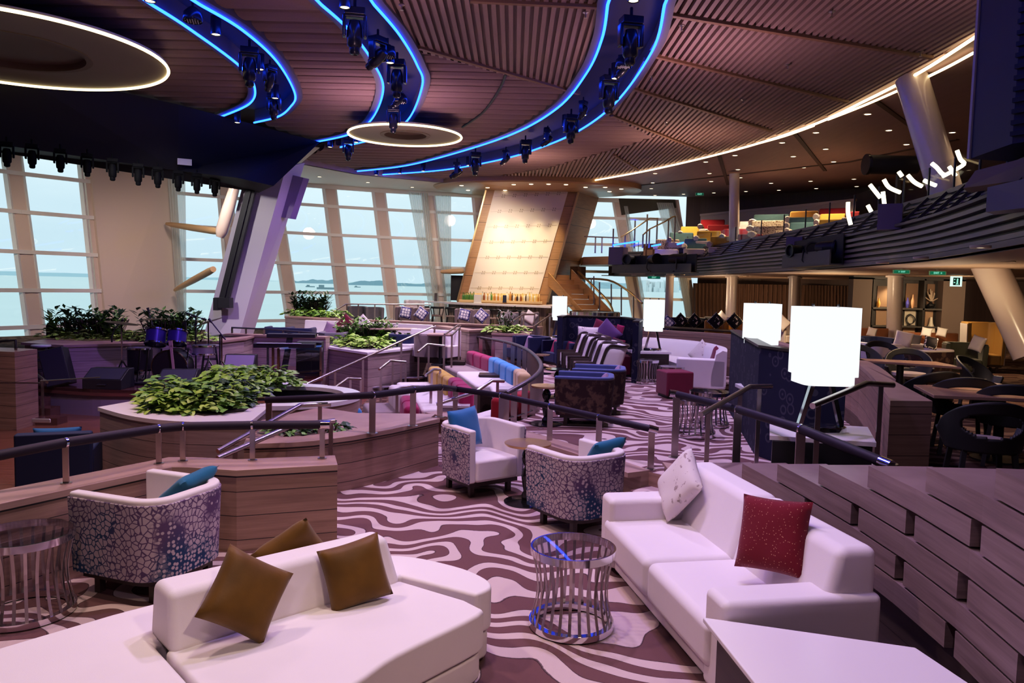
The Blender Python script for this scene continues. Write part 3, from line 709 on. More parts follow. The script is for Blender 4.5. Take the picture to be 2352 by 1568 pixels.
# ------------------------------------------------------------------ near level furniture
tub_chair('print-backed tub armchair by the low timber wall, far left, teal cushion inside', (-2.62, 5.58, 0), 250, PEBBLE, CREAM2, 'print-backed tub armchairs', w=.80, d=.80)
tub_chair('print-backed tub armchair facing us, square blue cushion standing in it', (-.34, 8.43, 0), 36, PEBBLE, CREAM2, 'print-backed tub armchairs')
tub_chair('print-backed tub armchair with its back to us, beside the white sofa', (.67, 7.2, 0), 215, PEBBLE, CREAM2, 'print-backed tub armchairs')
cushion('teal cushion lying across the tub armchair by the timber wall', WY(425, 1122, 5.74), 170, TEAL, .42, 50, 8, .13, 'blue velvet cushions')
cushion('large blue cushion standing in the tub armchair that faces us', WY(1068, 982, 8.42), -42, BLUE, .44, 14, -3, .15, 'blue velvet cushions')
cushion('dark teal cushion showing over the back of the tub armchair by the sofa', WY(1386, 1042, 7.35), 128, TEAL, .40, 40, 8, .13, 'blue velvet cushions')
pedestal('black turned pedestal table with a round brass top between two tub armchairs', (.19, 7.95, 0), .245, .64, BRASS)
drum_table('glass drum table of steel slats on the carpet beside the white sofa', (.44, 5.02, 0))
drum_table('glass drum table of steel slats cut by the left edge of the photo', (-3.24, 5.02, 0), .31, .56)
# island sofa
a_ = 42.3; R_ = Matrix.Rotation(radians(a_), 4, 'Z')
isl = thing('island_sofa', 'white double-sided island sofa with a low central backrest, nearest in view', 'sofa', (-1.13, 3.88, 0), radians(a_))
cutx = -.54
fpt = spline([(1.0, -.34, 0), (.93, -.43, 0), (.32, -.53, 0), (0, -.64, 0), (-.6, -.80, 0), (-1.2, -.86, 0), (-1.7, -.6, 0), (-1.85, -.06, 0)], 4)
def slab(pts, z0, z1, nm, m_=CREAM, bev=.045):
    m = MB(); m.prism([V2(p) for p in pts], z0, z1); return obj(nm, m, m_, isl, bevel=bev, seg=4, ang=30)
slab([Vector((cutx, .24, 0)), Vector((.87, .27, 0)), Vector((1.0, -.22, 0))] + [p for p in fpt if p.x > cutx] + [Vector((cutx, -.80, 0))], .20, .43, 'seat')
slab([Vector((cutx - .01, -.80, 0))] + [p for p in fpt if p.x < cutx] + [Vector((-1.85, .75, 0)), Vector((-1.2, .80, 0)), Vector((-.62, .87, 0)), Vector((-.205, .885, 0)), Vector((-.205, .40, 0)), Vector((cutx - .01, .38, 0))], .20, .43, 'seat')
rr_ = spline([(-.2, .885, 0), (.1, .90, 0), (.7, .80, 0), (1.08, .58, 0), (1.25, .2, 0), (1.27, -.08, 0), (1.2, -.22, 0), (1.06, -.25, 0)], 5)
slab(rr_ + [Vector((.885, .28, 0)), Vector((-.2, .27, 0))], .20, .455, 'seat')
m = MB(); m.prism([(p.x * .98, p.y * .98) for p in [Vector((1.06, -.25, 0)), Vector((1.0, -.34, 0))] + [q for q in fpt[1:]] + [Vector((-1.85, .75, 0)), Vector((-.6, .86, 0))] + list(rr_[2:])], .03, .19); obj('skirt', m, CREAM, isl, bevel=.02, ang=30)
m = MB(); m.add([(-.53, .18, .40), (.87, .24, .40), (.90, .50, .40), (-.53, .52, .40), (-.52, .25, .715), (.80, .30, .715), (.81, .48, .715), (-.52, .49, .715)], [(0, 3, 2, 1), (4, 5, 6, 7), (0, 1, 5, 4), (1, 2, 6, 5), (2, 3, 7, 6), (3, 0, 4, 7)]); obj('backrest', m, CREAM, isl, bevel=.045, seg=4, ang=30)
iw = lambda u, v, z: isl.location + R_ @ Vector((u, v, z))
cushion('mustard velvet cushion standing on its corner on the island sofa seat', iw(-.18, .11, .665), a_ - 90, MUST, .385, 22, 36, .14, 'mustard velvet cushions')
cushion('mustard velvet cushion nearly upright against the backrest end of the island sofa', iw(.49, .16, .60), a_ - 105, MUST, .37, 18, -10, .14, 'mustard velvet cushions')
cushion('mustard velvet cushion peeping over the rear of the island sofa backrest', iw(.33, .62, .62), a_ + 82, MUST, .38, 22, 35, .14, 'mustard velvet cushions')
# straight sofa
sof2 = thing('white_sofa', 'white two-seat sofa with box arms against the block wall, red cushion on it', 'sofa', (1.43, 5.17, 0), radians(280.5))
Ls, Ds = 2.24, .95
for sx in (-1, 1):
    m = MB(); m.box((sx * (Ls / 2 - .13), -.0, .33), (.26, Ds, .56)); obj('armrest', m, CREAM, sof2, bevel=.045, seg=4)
    m = MB(); m.box((sx * (Ls / 4 - .065), -.13, .30), (Ls / 2 - .14, .74, .28)); obj('seat_cushion', m, CREAM, sof2, bevel=.06, seg=4)
    m = MB(); x0, x1 = sorted((0, sx * (Ls / 2 - .05))); v = [(x0, .10, .38), (x1, .10, .38), (x1, .47, .30), (x0, .47, .30), (x0, .23, .86), (x1, .23, .86), (x1, .47, .86), (x0, .47, .86)]
    m.add(v, [(0, 3, 2, 1), (4, 5, 6, 7), (0, 1, 5, 4), (1, 2, 6, 5), (2, 3, 7, 6), (3, 0, 4, 7)]); obj('back_cushion', m, CREAM, sof2, bevel=.06, seg=4)
m = MB(); m.box((0, .0, .11), (Ls - .46, Ds - .1, .14)); obj('plinth', m, CREAM, sof2, bevel=.02)
for sx in (-1, 1):
    for sy in (-1, 1): m = MB(); m.box((sx * (Ls / 2 - .2), sy * .36, .03), (.06, .06, .07)); obj('leg', m, BLACK, sof2)
cushion('white bark-print cushion at the far end of the white two-seat sofa', WY(1560, 1112, 6.0), 195, BARK, .46, 24, 33, .15)
cushion('red dash-print cushion at the near end of the white two-seat sofa', WY(1775, 1228, 4.64), 222, DOTRED, .46, 20, -6, .15)
# stone corner table
ct = thing('corner_table', 'white stone corner table beside the near sofa arm, cut by the frame', 'table', (1.5, 3.4, 0))
top = [(1.06, 4.02), (2.05, 3.72), (2.12, 3.35), (1.98, 2.6), (1.2, 2.6)]
m = MB(); m.prism(top, .49, .52); obj('table_top', m, MARBLE, ct, loc=ct.location, bevel=.008)
m = MB(); m.prism([(1.12, 3.94), (1.98, 3.66), (2.04, 3.35), (1.92, 2.65), (1.25, 2.65)], 0, .485); obj('cabinet', m, WOODD, ct, loc=ct.location)
# ------------------------------------------------------------------ block wall beside the sofa
def parc(path):
    L = [0]
    for i in range(1, len(path)): L.append(L[-1] + (path[i] - path[i - 1]).length)
    return L
BL = parc(blockpath)
def bp(s):
    s = max(0, min(BL[-1] - 1e-4, s))
    for i in range(1, len(BL)):
        if BL[i] >= s:
            t = (s - BL[i - 1]) / (BL[i] - BL[i - 1]); d = (blockpath[i] - blockpath[i - 1]).normalized()
            return blockpath[i - 1].lerp(blockpath[i], t), d
    return blockpath[-1], d
CH = .15
def toph(s): return .74 + CH * math.floor((s - .72) / .66) if s > .72 else .59
m = MB()
def brick(s0, s1, z0, z1, d0, d1):
    a, da = bp(s0); b, db = bp(s1); mid, dm = bp((s0 + s1) / 2)
    na, nb, nm = (Vector((-d_.y, d_.x, 0)) for d_ in (da, db, dm))
    m.prism([V2(p) for p in [a - na * d0, mid - nm * d0, b - nb * d0, b + nb * d1, mid + nm * d1, a + na * d1]], z0, z1)
for r in range(-1, 9):
    z0 = .59 + r * CH; s = .72 + .66 * r; k = 0
    while s < .05: s += 1.23
    while s < BL[-1] - .2:
        brick(s, min(s + 1.13, BL[-1]), z0 + .007, z0 + CH - .007, .085, .33)
        brick(s + .30, min(s + .95, BL[-1]), z0 - .01, z0 + .02, .04, .3) if r > -1 else None
        s += 1.23
struct('wall_right', m, WOODR, smooth=False)
m = MB(); s = .7
while s < BL[-1] - .1:
    a, da = bp(s); b, db = bp(s + .155); a = a - Vector((-da.y, da.x, 0)) * .0; na = Vector((-da.y, da.x, 0)); nb = Vector((-db.y, db.x, 0)); h_ = min(toph(s), toph(s + .15)) - .008
    m.prism([V2(a), V2(b), V2(b + nb * .3), V2(a + na * .3)], 0, h_); s += .155
struct('wall_right', m, wood('block_backing', (.05, .032, .03, 1), (.085, .055, .05, 1), .205), smooth=False)  # backing colour darkened to carry the shade between the blocks
m = MB(); m.prism([(1.62, 7.9), (1.60, 6.45), (2.02, 6.35), (2.1, 6.9), (2.02, 7.6)], 0, .44); struct('ledge', m, WOOD, smooth=False)
m = MB(); m.prism([(1.60, 7.92), (1.58, 6.45), (2.1, 6.35), (2.17, 6.9), (2.1, 7.6)], .44, .47); struct('ledge', m, WOODF, smooth=False)
# ------------------------------------------------------------------ handrails
GRIP = plain('dark_leather_grip', (.016, .009, .02, 1), .55, spec=.3)
def handrail(label, pts, posts, grip=None, r=.03, post=(.045, .012), mid=None, group='steel handrails', name='handrail', rm=None, ends=True, closed_end=True):
    t = thing(name, label, 'handrail', tuple(pts[0][:2]) + (min(p[1].z for p in posts) if posts else pts[0][2],), 0, group)
    L = t.location; m = MB(); m.tube(pts, r, 10); obj('rail', m, grip or rm or STEEL, t, loc=L)
    if grip and ends:
        for a, b in ((pts[0], pts[1]), (pts[-1], pts[-2])):
            d = (Vector(b) - Vector(a)).normalized(); m = MB(); m.tube([Vector(a) - d * .012, Vector(a) + d * .09], r * 1.06, 10); obj('end_sleeve', m, CHROME, t, loc=L)
    if grip:
        for q in posts:
            k = min(range(len(pts) - 1), key=lambda i: (Vector(pts[i]).lerp(Vector(pts[i + 1]), .5) - q[0]).length); d = (Vector(pts[k + 1]) - Vector(pts[k])).normalized()
            m = MB(); m.tube([q[0] - d * .009, q[0] + d * .009], r * 1.07, 12); obj('collar', m, CHROME, t, loc=L)
    for q in posts:
        top, bot = q[0], q[1]; m = MB(); m.bar(bot, top, post[0], post[1], up=(0, 1, 0)); m.lathe([(.001, 0), (post[0] * .9, 0), (post[0] * .9, .008), (.001, .012)], c=bot, n=12); obj('post', m, STEEL, t, loc=L, smooth=False)
    if mid:
        for a in mid: m = MB(); m.tube(a, .012, 6); obj('cross_rail', m, STEEL, t, loc=L)
    return t
def stand(top_px, base_px, zb):
    b = W(base_px[0], base_px[1], zb); tp = WY(top_px[0], top_px[1], b.y); return Vector((b.x, b.y, tp.z)), b
pp = [stand((x, y), (x, yb), .7) for x, y, yb in [(152, 1016, 1110), (365, 984, 1065), (420, 979, 1059), (580, 976, 1057), (740, 975, 1053)]]
ext = WY(-160, 1076, pp[0][0].y - .55)
handrail('dark-gripped handrail on the low timber wall behind the far-left tub armchair', [ext] + [p[0] for p in pp[:2]] + [p[0] for p in pp[2:]] + [WY(756, 975, pp[-1][0].y)], pp, GRIP, .038)
cw = [stand((x, y), (x, yb), .6) for x, y, yb in [(855, 907, 995), (948, 895, 978), (1010, 889, 958)]]
ra = [WY(598, 919, cw[0][0].y + .5), WY(720, 914, cw[0][0].y + .25)] + [c[0] for c in cw]
ed = [stand((x, y), (x, yb), ZM) for x, y, yb in [(1045, 893, 966), (1150, 908, 988), (1262, 933, 1013), (1374, 958, 1046), (1494, 985, 1078)]]
ra += [e_[0] for e_ in ed] + [WY(1508, 988, ed[-1][0].y)]
p0 = Vector((ra[0].x + .1, ra[0].y, ra[0].z)); 
handrail('long dark-gripped handrail bending from the curved timber wall along the step edge', ra, cw + ed + [(p0, Vector((p0.x, p0.y, .5)))], GRIP, .04, post=(.07, .014))
r2 = [stand((x, y), (x, yb), zb) for x, y, yb, zb in [(1549, 905, 1050, ZM), (1690, 940, 1068, .47)]]
e1 = WY(1840, 985, 6.55); e2 = WY(2045, 1068, 5.75)
r2p = r2 + [(e1, Vector((e1.x, e1.y, .72))), (WY(2040, 1066, 5.78), Vector((WY(2040, 1066, 5.78).x, 5.78, .98)))]
handrail('dark-gripped handrail sloping down to the block wall behind the two-seat sofa', [WY(1540, 903, r2[0][0].y), r2[0][0], r2[1][0], e1, e2], r2p, GRIP, .042, post=(.08, .014))
def prail(label, pts, posts, **k):
    "rail from photo points (x, y, Y); posts (x, ytop, Y, zbase)"
    P_ = [WY(*p) for p in pts]; Q = []
    for x, y, Y, zb in posts: t_ = WY(x, y, Y); Q.append((t_, Vector((t_.x, t_.y, zb))))
    return handrail(label, P_, Q, **k)
prail('short steel stair rail in front of the blue ring-print screen', [(1610, 952, 7.4), (1722, 888, 8.3), (1772, 887, 8.4)], [(1627, 946, 7.5, ZM), (1745, 888, 8.35, ZM)], r=.028)
prail('short steel stair rail in front of the stone console under the biggest lamp', [(1866, 932, 6.5), (1990, 880, 7.2), (2052, 884, 7.3)], [(1880, 926, 6.55, .5), (2024, 882, 7.25, .5)], r=.028)
prail('upper steel stair rail behind the near timber wall', [(500, 1036, 7.5), (690, 930, 8.6), (760, 928, 8.7)], [(735, 929, 8.68, .3)], r=.026)
prail('lower steel stair rail behind the near timber wall', [(500, 1052, 7.1), (672, 976, 7.9), (770, 966, 8.0)], [(760, 967, 8.0, .3), (540, 1034, 7.3, -.2)], r=.026)
# ------------------------------------------------------------------ balcony
bpx = [(1402, 631), (1500, 631), (1600, 629), (1706, 623), (1800, 618), (1900, 611), (2000, 602), (2100, 592), (2200, 577), (2352, 549), (2600, 500)]
bal = [W(x, y, 2.85) for x, y in bpx]; bal = spline(bal, 8); bal2 = [V2(p) for p in bal]
FASC = plain('balcony_fascia', (.035, .034, .042, 1), .5); SOFF = plain('soffit_paint', (.34, .25, .20, 1), .6)
m = MB(); m.sweep(bal2, [(.10, 2.85), (.10, 3.44), (.46, 3.83), (.46, 3.9), (.8, 3.9), (.8, 2.85)]); struct('wall_balcony', m, FASC, smooth=False)
m = MB()
for k in range(5): z = 2.88 + k * .105; m.sweep(bal2, [(-.01, z), (-.01, z + .055), (.12, z + .055), (.12, z)])
for k in range(5):
    z = 3.46 + k * .075; o = .09 + k * .07; m.sweep(bal2, [(o - .02, z), (o - .02, z + .03), (o + .06, z + .06), (o + .06, z + .03)])
struct('trim_70', m, plain('louvre', (.13, .105, .115, 1), .42), smooth=False)
m = MB(); m.sweep(bal2, [(.43, 3.86), (.43, 3.93), (.55, 3.93), (.55, 3.86)]); m.sweep(bal2, [(-.03, 2.80), (-.03, 2.87), (.2, 2.87), (.2, 2.80)]); m.sweep(bal2, [(-.02, 3.42), (-.02, 3.46), (.1, 3.46), (.1, 3.42)])
struct('trim_71', m, plain('rail_edge', (.10, .085, .085, 1), .5), smooth=False)
m = MB()
for i in range(2, len(bal) - 2, 3):
    a = bal[i]; t = (bal[i + 1] - bal[i - 1]).normalized(); n_ = Vector((-t.y, t.x, 0)); m.bar((a.x - n_.x * .0, a.y - n_.y * .0, 3.44), (a.x + n_.x * .42, a.y + n_.y * .42, 3.88), .022, .05)
struct('trim_72', m, FASC, smooth=False)
back = [(21, 3), (21, 26), (18, 30), (9.4, 36.8), (4.2, 36.8)]
m = MB(); m.prism(bal2 + [(8, 2)] + back, 2.80, 2.84); struct('ceiling', m, SOFF, smooth=False)
m = MB(); m.prism([V2(p) for p in offset(bal, .7)] + [(8, 2)] + back, 3.25, 3.32); struct('floor', m, CARPET2, smooth=False)
m = MB(); m.sweep(bal2, [(.16, 2.63 + .16), (.16, 2.81), (1.1, 2.81), (1.1, 2.79)]); struct('trim_73', m, plain('soffit_lip', (.30, .25, .27, 1), .6), smooth=False)
# louvred end plate on the far left of the balcony
m = MB(); a = bal[0]; m.prism([(a.x - .12, a.y - .2), (a.x + .05, a.y - .25), (a.x + .9, a.y + 1.2), (a.x + .75, a.y + 1.3)], 2.82, 3.5); struct('trim_74', m, FASC, smooth=False)
# light bays in the fascia
def par_lamp(label, loc, rz, tilt, s=1.0, group='black spotlights in the balcony light bays', src=[]):
    if src: return finish(dup(src[0], loc, rz, label, group), tilt, s)
    t = thing('stage_spotlight', label, 'spotlight', loc, rz, group)
    m = MB(); M = Matrix.Translation((0, 0, .32)) @ Matrix.Rotation(radians(90), 4, 'X'); m.lathe([(.001, -.2), (.08, -.2), (.11, -.1), (.12, .16), (.14, .18), (.14, .22), (.11, .22), (.10, .17), (.001, .17)], n=16, M=M); obj('lamp_head', m, BLACK, t)
    m = MB(); m.tube([(-.15, 0, .32), (-.17, 0, .1), (-.12, 0, .03), (.12, 0, .03), (.17, 0, .1), (.15, 0, .32)], .014, 6); obj('yoke', m, BLACK, t)
    m = MB(); m.box((0, 0, .015), (.22, .16, .03)); obj('base', m, BLACK, t); src.append(t); return finish(t, tilt, s)
def finish(t, tilt, s): t.scale = (s, s, s); return t
for k, (xa, xb, yt, yb, Y) in enumerate([(1418, 1600, 612, 626, 29.6), (1822, 1936, 596, 611, 17.6)]):
    a, b = WY(xa, yb, Y + (1.2 if k == 0 else 1.6)), WY(xb, yb - (3 if k else 0), Y - (2.6 if k == 0 else 1.6)); t = (b - a).normalized(); n_ = Vector((-t.y, t.x, 0))
    m = MB(); h_ = .3
    for f_, z0, z1 in ((.0, 2.86, 2.86 + h_), ):
        m.prism([V2(a - n_ * .28), V2(b - n_ * .28), V2(b - n_ * .25), V2(a - n_ * .25)], z0, z1); m.prism([V2(a - n_ * .28), V2(b - n_ * .28), V2(b + n_ * .1), V2(a + n_ * .1)], 2.84, 2.87)
    _tray = setp(obj('light_bay_tray', m, plain('tray', (.05, .052, .065, 1), .6), smooth=False), ['grey light tray on the far end of the balcony front', 'grey light tray in the middle of the balcony front'][k], 'tray')
    m = MB(); m.prism([V2(a - n_ * .02), V2(b - n_ * .02), V2(b - n_ * .0), V2(a - n_ * .0)], 2.87, 3.5); obj('back_panel', m, plain('bay_back', (.012, .012, .018, 1), .7), _tray, smooth=False)
    for q in range(3):
        p = a.lerp(b, .22 + q * .29); p = p - n_ * .12
        par_lamp(['black spotlight in the far balcony light bay', 'black spotlight in the middle balcony light bay'][k], (p.x, p.y, 2.87), atan2(t.y, t.x) + .3 + q, 0, 1.5 if k == 0 else 1.15, ['spotlights in the far balcony bay', 'spotlights in the middle balcony bay'][k])
for k, (x, y, Y, s, lab) in enumerate([(1420, 588, 30.6, .62, 'small lilac box speaker at the far end of the balcony front'), (1826, 565, 19.3, .40, 'lilac box speaker on the balcony louvres left of the middle light bay'), (2045, 499, 13.5, .40, 'purple box speaker on the near balcony louvres')]):
    p = WY(x, y, Y); m = MB(); m.box(p, (s * .95, s, s * 1.1), rz=-.5, ty=.03); setp(obj('box_speaker', m, plain('lilac_box', (.16, .13, .22, 1), .6), smooth=False, bevel=0), lab, 'speaker')
# glass balustrade
go = offset(bal, .5); k = 0; i = 4
while i < len(bal) - 10:
    a, b = go[i], go[i + 4]; d = (b - a).normalized(); a, b = a + d * .03, b - d * .03
    m = MB(); m.prism([(a.x, a.y), (b.x, b.y), (b.x - d.y * .015, b.y + d.x * .015), (a.x - d.y * .015, a.y + d.x * .015)], 3.9, 4.42)
    o = setp(obj('glass_balustrade', m, BALG, smooth=False), 'clear glass balustrade panel standing on the balcony edge', 'glass panel', 'balcony glass balustrade')
    m = MB(); m.bar((a.x, a.y, 3.9), (a.x, a.y, 4.42), .025, .03); obj('edge_strip', m, GREYM, o, smooth=False); i += 4
# glowing bent strips added to imitate light reflections in the balcony glass
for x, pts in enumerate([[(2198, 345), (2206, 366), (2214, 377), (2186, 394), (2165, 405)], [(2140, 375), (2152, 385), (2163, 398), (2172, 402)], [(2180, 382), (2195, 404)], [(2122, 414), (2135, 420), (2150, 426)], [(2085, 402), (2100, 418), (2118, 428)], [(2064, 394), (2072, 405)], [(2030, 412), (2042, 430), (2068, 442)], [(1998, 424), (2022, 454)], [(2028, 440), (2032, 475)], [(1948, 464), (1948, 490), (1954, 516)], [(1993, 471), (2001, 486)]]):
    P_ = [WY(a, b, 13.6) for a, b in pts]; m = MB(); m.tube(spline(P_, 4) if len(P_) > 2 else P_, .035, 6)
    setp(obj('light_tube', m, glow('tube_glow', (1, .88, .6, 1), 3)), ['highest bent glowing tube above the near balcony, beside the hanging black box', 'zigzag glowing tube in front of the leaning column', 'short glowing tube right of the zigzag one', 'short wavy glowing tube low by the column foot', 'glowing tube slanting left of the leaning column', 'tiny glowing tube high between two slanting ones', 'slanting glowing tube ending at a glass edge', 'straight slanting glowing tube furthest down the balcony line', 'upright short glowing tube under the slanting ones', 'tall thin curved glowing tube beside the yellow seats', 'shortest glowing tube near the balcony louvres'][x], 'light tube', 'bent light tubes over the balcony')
# theatre seats on the balcony
def love_seat(label, c, wd, mat, rz, src={}):
    if mat.name in src: o = dup(src[mat.name], c, rz, label, 'balcony love seats'); o.scale = (wd, 1, 1); return o
    t = thing('love_seat', label, 'seat', c, rz, 'balcony love seats')
    m = MB(); m.add([(-.5, .1, .3), (.5, .1, .3), (.5, .36, .2), (-.5, .36, .2), (-.5, .3, .86), (.5, .3, .86), (.5, .42, .86), (-.5, .42, .86)], [(0, 3, 2, 1), (4, 5, 6, 7), (0, 1, 5, 4), (1, 2, 6, 5), (2, 3, 7, 6), (3, 0, 4, 7)]); obj('backrest', m, mat, t, bevel=.05)
    m = MB(); m.box((0, -.12, .3), (.98, .62, .24)); obj('seat', m, CREAM2, t, bevel=.05)
    m = MB(); m.tube([(-.46, -.42, .50), (-.46, -.36, .53), (-.46, .3, .53)], .11, 8); obj('armrest', m, CREAM2, t)
    m = MB(); m.box((0, 0, .09), (.9, .6, .18)); obj('base', m, WOODD, t); src[mat.name] = t; t.scale = (wd, 1, 1); return t
rows = [[('S', 415, 625, 425), ('T', 675, 870, 415), ('Y', 905, 1120, 395), ('R', 1150, 1365, 375), ('S', 1480, 1720, 340), ('T', 1735, 1975, 308), ('Y', 1990, 2160, 280)],
        [('T', 540, 750, 363), ('Y', 785, 995, 347), ('R', 1020, 1235, 328), ('S', 1290, 1595, 300), ('T', 1615, 1845, 268), ('Y', 1880, 2120, 235)],
        [('Y', 640, 845, 308), ('R', 880, 1070, 292), ('C', 1165, 1275, 262), ('S', 1275, 1590, 252), ('T', 1610, 1830, 222), ('Y', 1885, 2100, 190), ('R', 2130, 2230, 170)],
        [('R', 820, 1030, 245), ('D', 1295, 1600, 196), ('O', 1620, 1860, 167), ('R', 1880, 2110, 140)]]
nm_ = {'S': (SPECK, 'speckled cream'), 'T': (GTEAL, 'grey-teal'), 'Y': (YEL, 'yellow'), 'R': (RED, 'red'), 'C': (CREAM2, 'plain cream'), 'D': (fabric('dark_teal_fabric', (.03, .07, .085, 1)), 'dark teal'), 'O': (OCHRE, 'ochre')}
ords = ['front row', 'second row', 'third row', 'back row']
for r, row in enumerate(rows):
    cnt = {}
    for (c, a, b, y) in row: cnt[c] = cnt.get(c, 0) + 1
    seen = {}
    for q, (c, a, b, y) in enumerate(row):
        x0, x1, yy = 1400 + a / 3.92, 1400 + b / 3.92, 440 + y / 3.92; xm = (x0 + x1) / 2
        Y = (32.1 - (xm - 1500) * .022) + r * 1.15; p = WY(xm, yy, Y); wd = (x1 - x0) / FPX * Y
        mat, cn = nm_[c]; seen[c] = seen.get(c, 0) + 1
        nb = nm_[row[q + 1][0]][1] if q + 1 < len(row) else None; na = nm_[row[q - 1][0]][1] if q else None
        cn_ = cn; where = ('left of a %s seat' % nb) if nb and (cnt[c] == 1 or seen[c] == 1) else ('right of a %s seat' % na if na else 'alone')
        love_seat('%s love seat, balcony %s, %s' % (cn, ords[r], where), (p.x, p.y, p.z - .86), wd, mat, radians(-12 - (xm - 1500) * .05))
for r in range(1, 4):
    m = MB(); pts = []
    for q in range(9):
        xm = 1480 + q * 65; Y = (31.5 - (xm - 1500) * .022) + r * 1.1; yy = 440 + ([425, 405, 385, 362, 335, 305, 275, 250, 225][q] - r * 58) / 3.92; pts.append(WY(xm, yy, Y - .4))
    m.prism([V2(p) for p in pts] + [(17, 30), (9.3, 36.8)], 3.2, min(p.z for p in pts) - .9 if min(p.z for p in pts) - .9 > 3.3 else 3.33 + r * .1); struct('floor', m, CARPET2, smooth=False)
m = MB(); pts = [WY(1609, 494, 36.0), WY(1690, 486, 34.8), WY(1800, 476, 33.0), WY(1900, 466, 31.0), WY(1966, 459, 29.8)]
for a, b in zip(pts, pts[1:]): m.face([(a.x, a.y, 3.6), (b.x, b.y, 3.6), b, a]); m.bar(a, b, .12, .1)
struct('wall_parapet', m, plain('parapet', (.50, .43, .38, 1), .5), smooth=False)
# columns
def column(px0, px1, Y0, Y1, r, lab, nm='column', mat=None):
    a, b = WY(px0[0], px0[1], Y0), WY(px1[0], px1[1], Y1); m = MB(); m.tube([a, a.lerp(b, .5), b], r, 24); return setp(obj(nm, m, mat or COLW), lab, 'column', kind='thing')
column((2093, 178), (2178, 460), 15.7, 15.0, .30, 'big leaning white column rising from the balcony to the light line')
column((1687, 399), (1686, 560), 28.7, 28.7, .185, 'upright cream column among the balcony seats')
for x, Y, r, lab in [(1537, 30, .155, 'slim lower column left of the exit curtain, beside the lamp on the white table'), (1680, 28.5, .19, 'lower column right of the first brown curtain'), (1824, 26.5, .19, 'lower column between two brown curtains behind the lamps'), (2055, 21.5, .2, 'lower column in front of the dark shelving')]:
    a = WX(x + 2, Y, 2.84); b = WX(x - 3, Y, .5); m = MB(); m.tube([b, a], r, 24); m.lathe([(r, 0), (r + .05, 0), (r + .05, .05), (r, .06)], c=(a.x, a.y, 2.72), n=24); setp(obj('column', m, COLW), lab, 'column', kind='thing')
column((2269, 604), (2368, 815), 15.2, 14.6, .31, 'thick leaning column at the right edge under the balcony')
# hanging black louvred box, upper right
t = thing('speaker_cabinet', 'huge hanging dark blue box with black louvres at the top right corner', 'cabinet', WY(2300, 380, 9.2))
Lc = t.location; A, B = WY(2226, 388, 9.6), WY(2322, 368, 8.6); C_, D_ = WY(2600, 330, 7.6), WY(2500, 330, 10)
m = MB(); m.prism([V2(A), V2(B), V2(C_), V2(D_)], 3.95, 6.56); obj('cabinet_body', m, plain('navy_noise', (.018, .016, .06, 1), .6), t, loc=Lc, smooth=False)
m = MB(); dd = (C_ - B).normalized(); n_ = Vector((dd.y, -dd.x, 0))
for k in range(21): z = 4.05 + k * .12; m.bar(Vector((B.x, B.y, z)) + n_ * .03, Vector((C_.x, C_.y, z)) + n_ * .03, .05, .05)
obj('louvre', m, BLACK, t, loc=Lc, smooth=False)
m = MB(); m.bar((A.x, A.y, 3.95), (A.x, A.y, 6.56), .05, .05); obj('edge_trim', m, plain('pale_edge', (.4, .36, .36, 1), .5), t, loc=Lc, smooth=False)
m = MB(); a, b, c, d = WY(2268, 430, 8.2), WY(2420, 395, 6.9), WY(2420, 470, 6.9), WY(2264, 487, 8.2); k = Vector((.25, .25, 0)); m.add([a, b, c, d, a + k, b + k, c + k, d + k], [(0, 1, 2, 3), (4, 7, 6, 5), (0, 4, 5, 1), (3, 2, 6, 7), (0, 3, 7, 4), (1, 5, 6, 2)])
setp(obj('bay_side_panel', m, plain('purple_panel', (.10, .085, .15, 1), .6), smooth=False), 'grey-purple side panel of the light bay at the right edge of the balcony', 'panel')
m = MB(); a, b, c, d = WY(2212, 432, 9.2), WY(2240, 392, 9.0), WY(2440, 340, 7.4), WY(2440, 400, 7.4); k = Vector((.3, .4, .0)); m.add([a, b, c, d, a + k, b + k, c + k, d + k], [(0, 1, 2, 3), (4, 7, 6, 5), (0, 4, 5, 1), (3, 2, 6, 7), (0, 3, 7, 4), (1, 5, 6, 2)])
setp(obj('bay_soffit', m, plain('brown_soffit', (.16, .10, .09, 1), .6), smooth=False), 'brown soffit board below the hanging dark blue box', 'panel')
p = WY(2055, 379, 16.5); t = thing('moving_light', 'black follow spot standing behind the balcony glass left of the leaning column', 'spotlight', (p.x, p.y, p.z - .5)); 
m = MB(); m.tube([(-.55, 0, .5), (-.3, 0, .5), (.45, 0, .5)], .2, 14); obj('lamp_head', m, BLACK, t); m = MB(); m.tube([(-.56, 0, .5), (-.62, 0, .5)], .22, 14); obj('lens_ring', m, GLOSSB, t)
m = MB(); m.bar((.1, 0, .4), (.1, 0, -1.2), .08); m.box((.1, 0, -1.2), (.5, .5, .06)); obj('stand', m, BLACK, t)
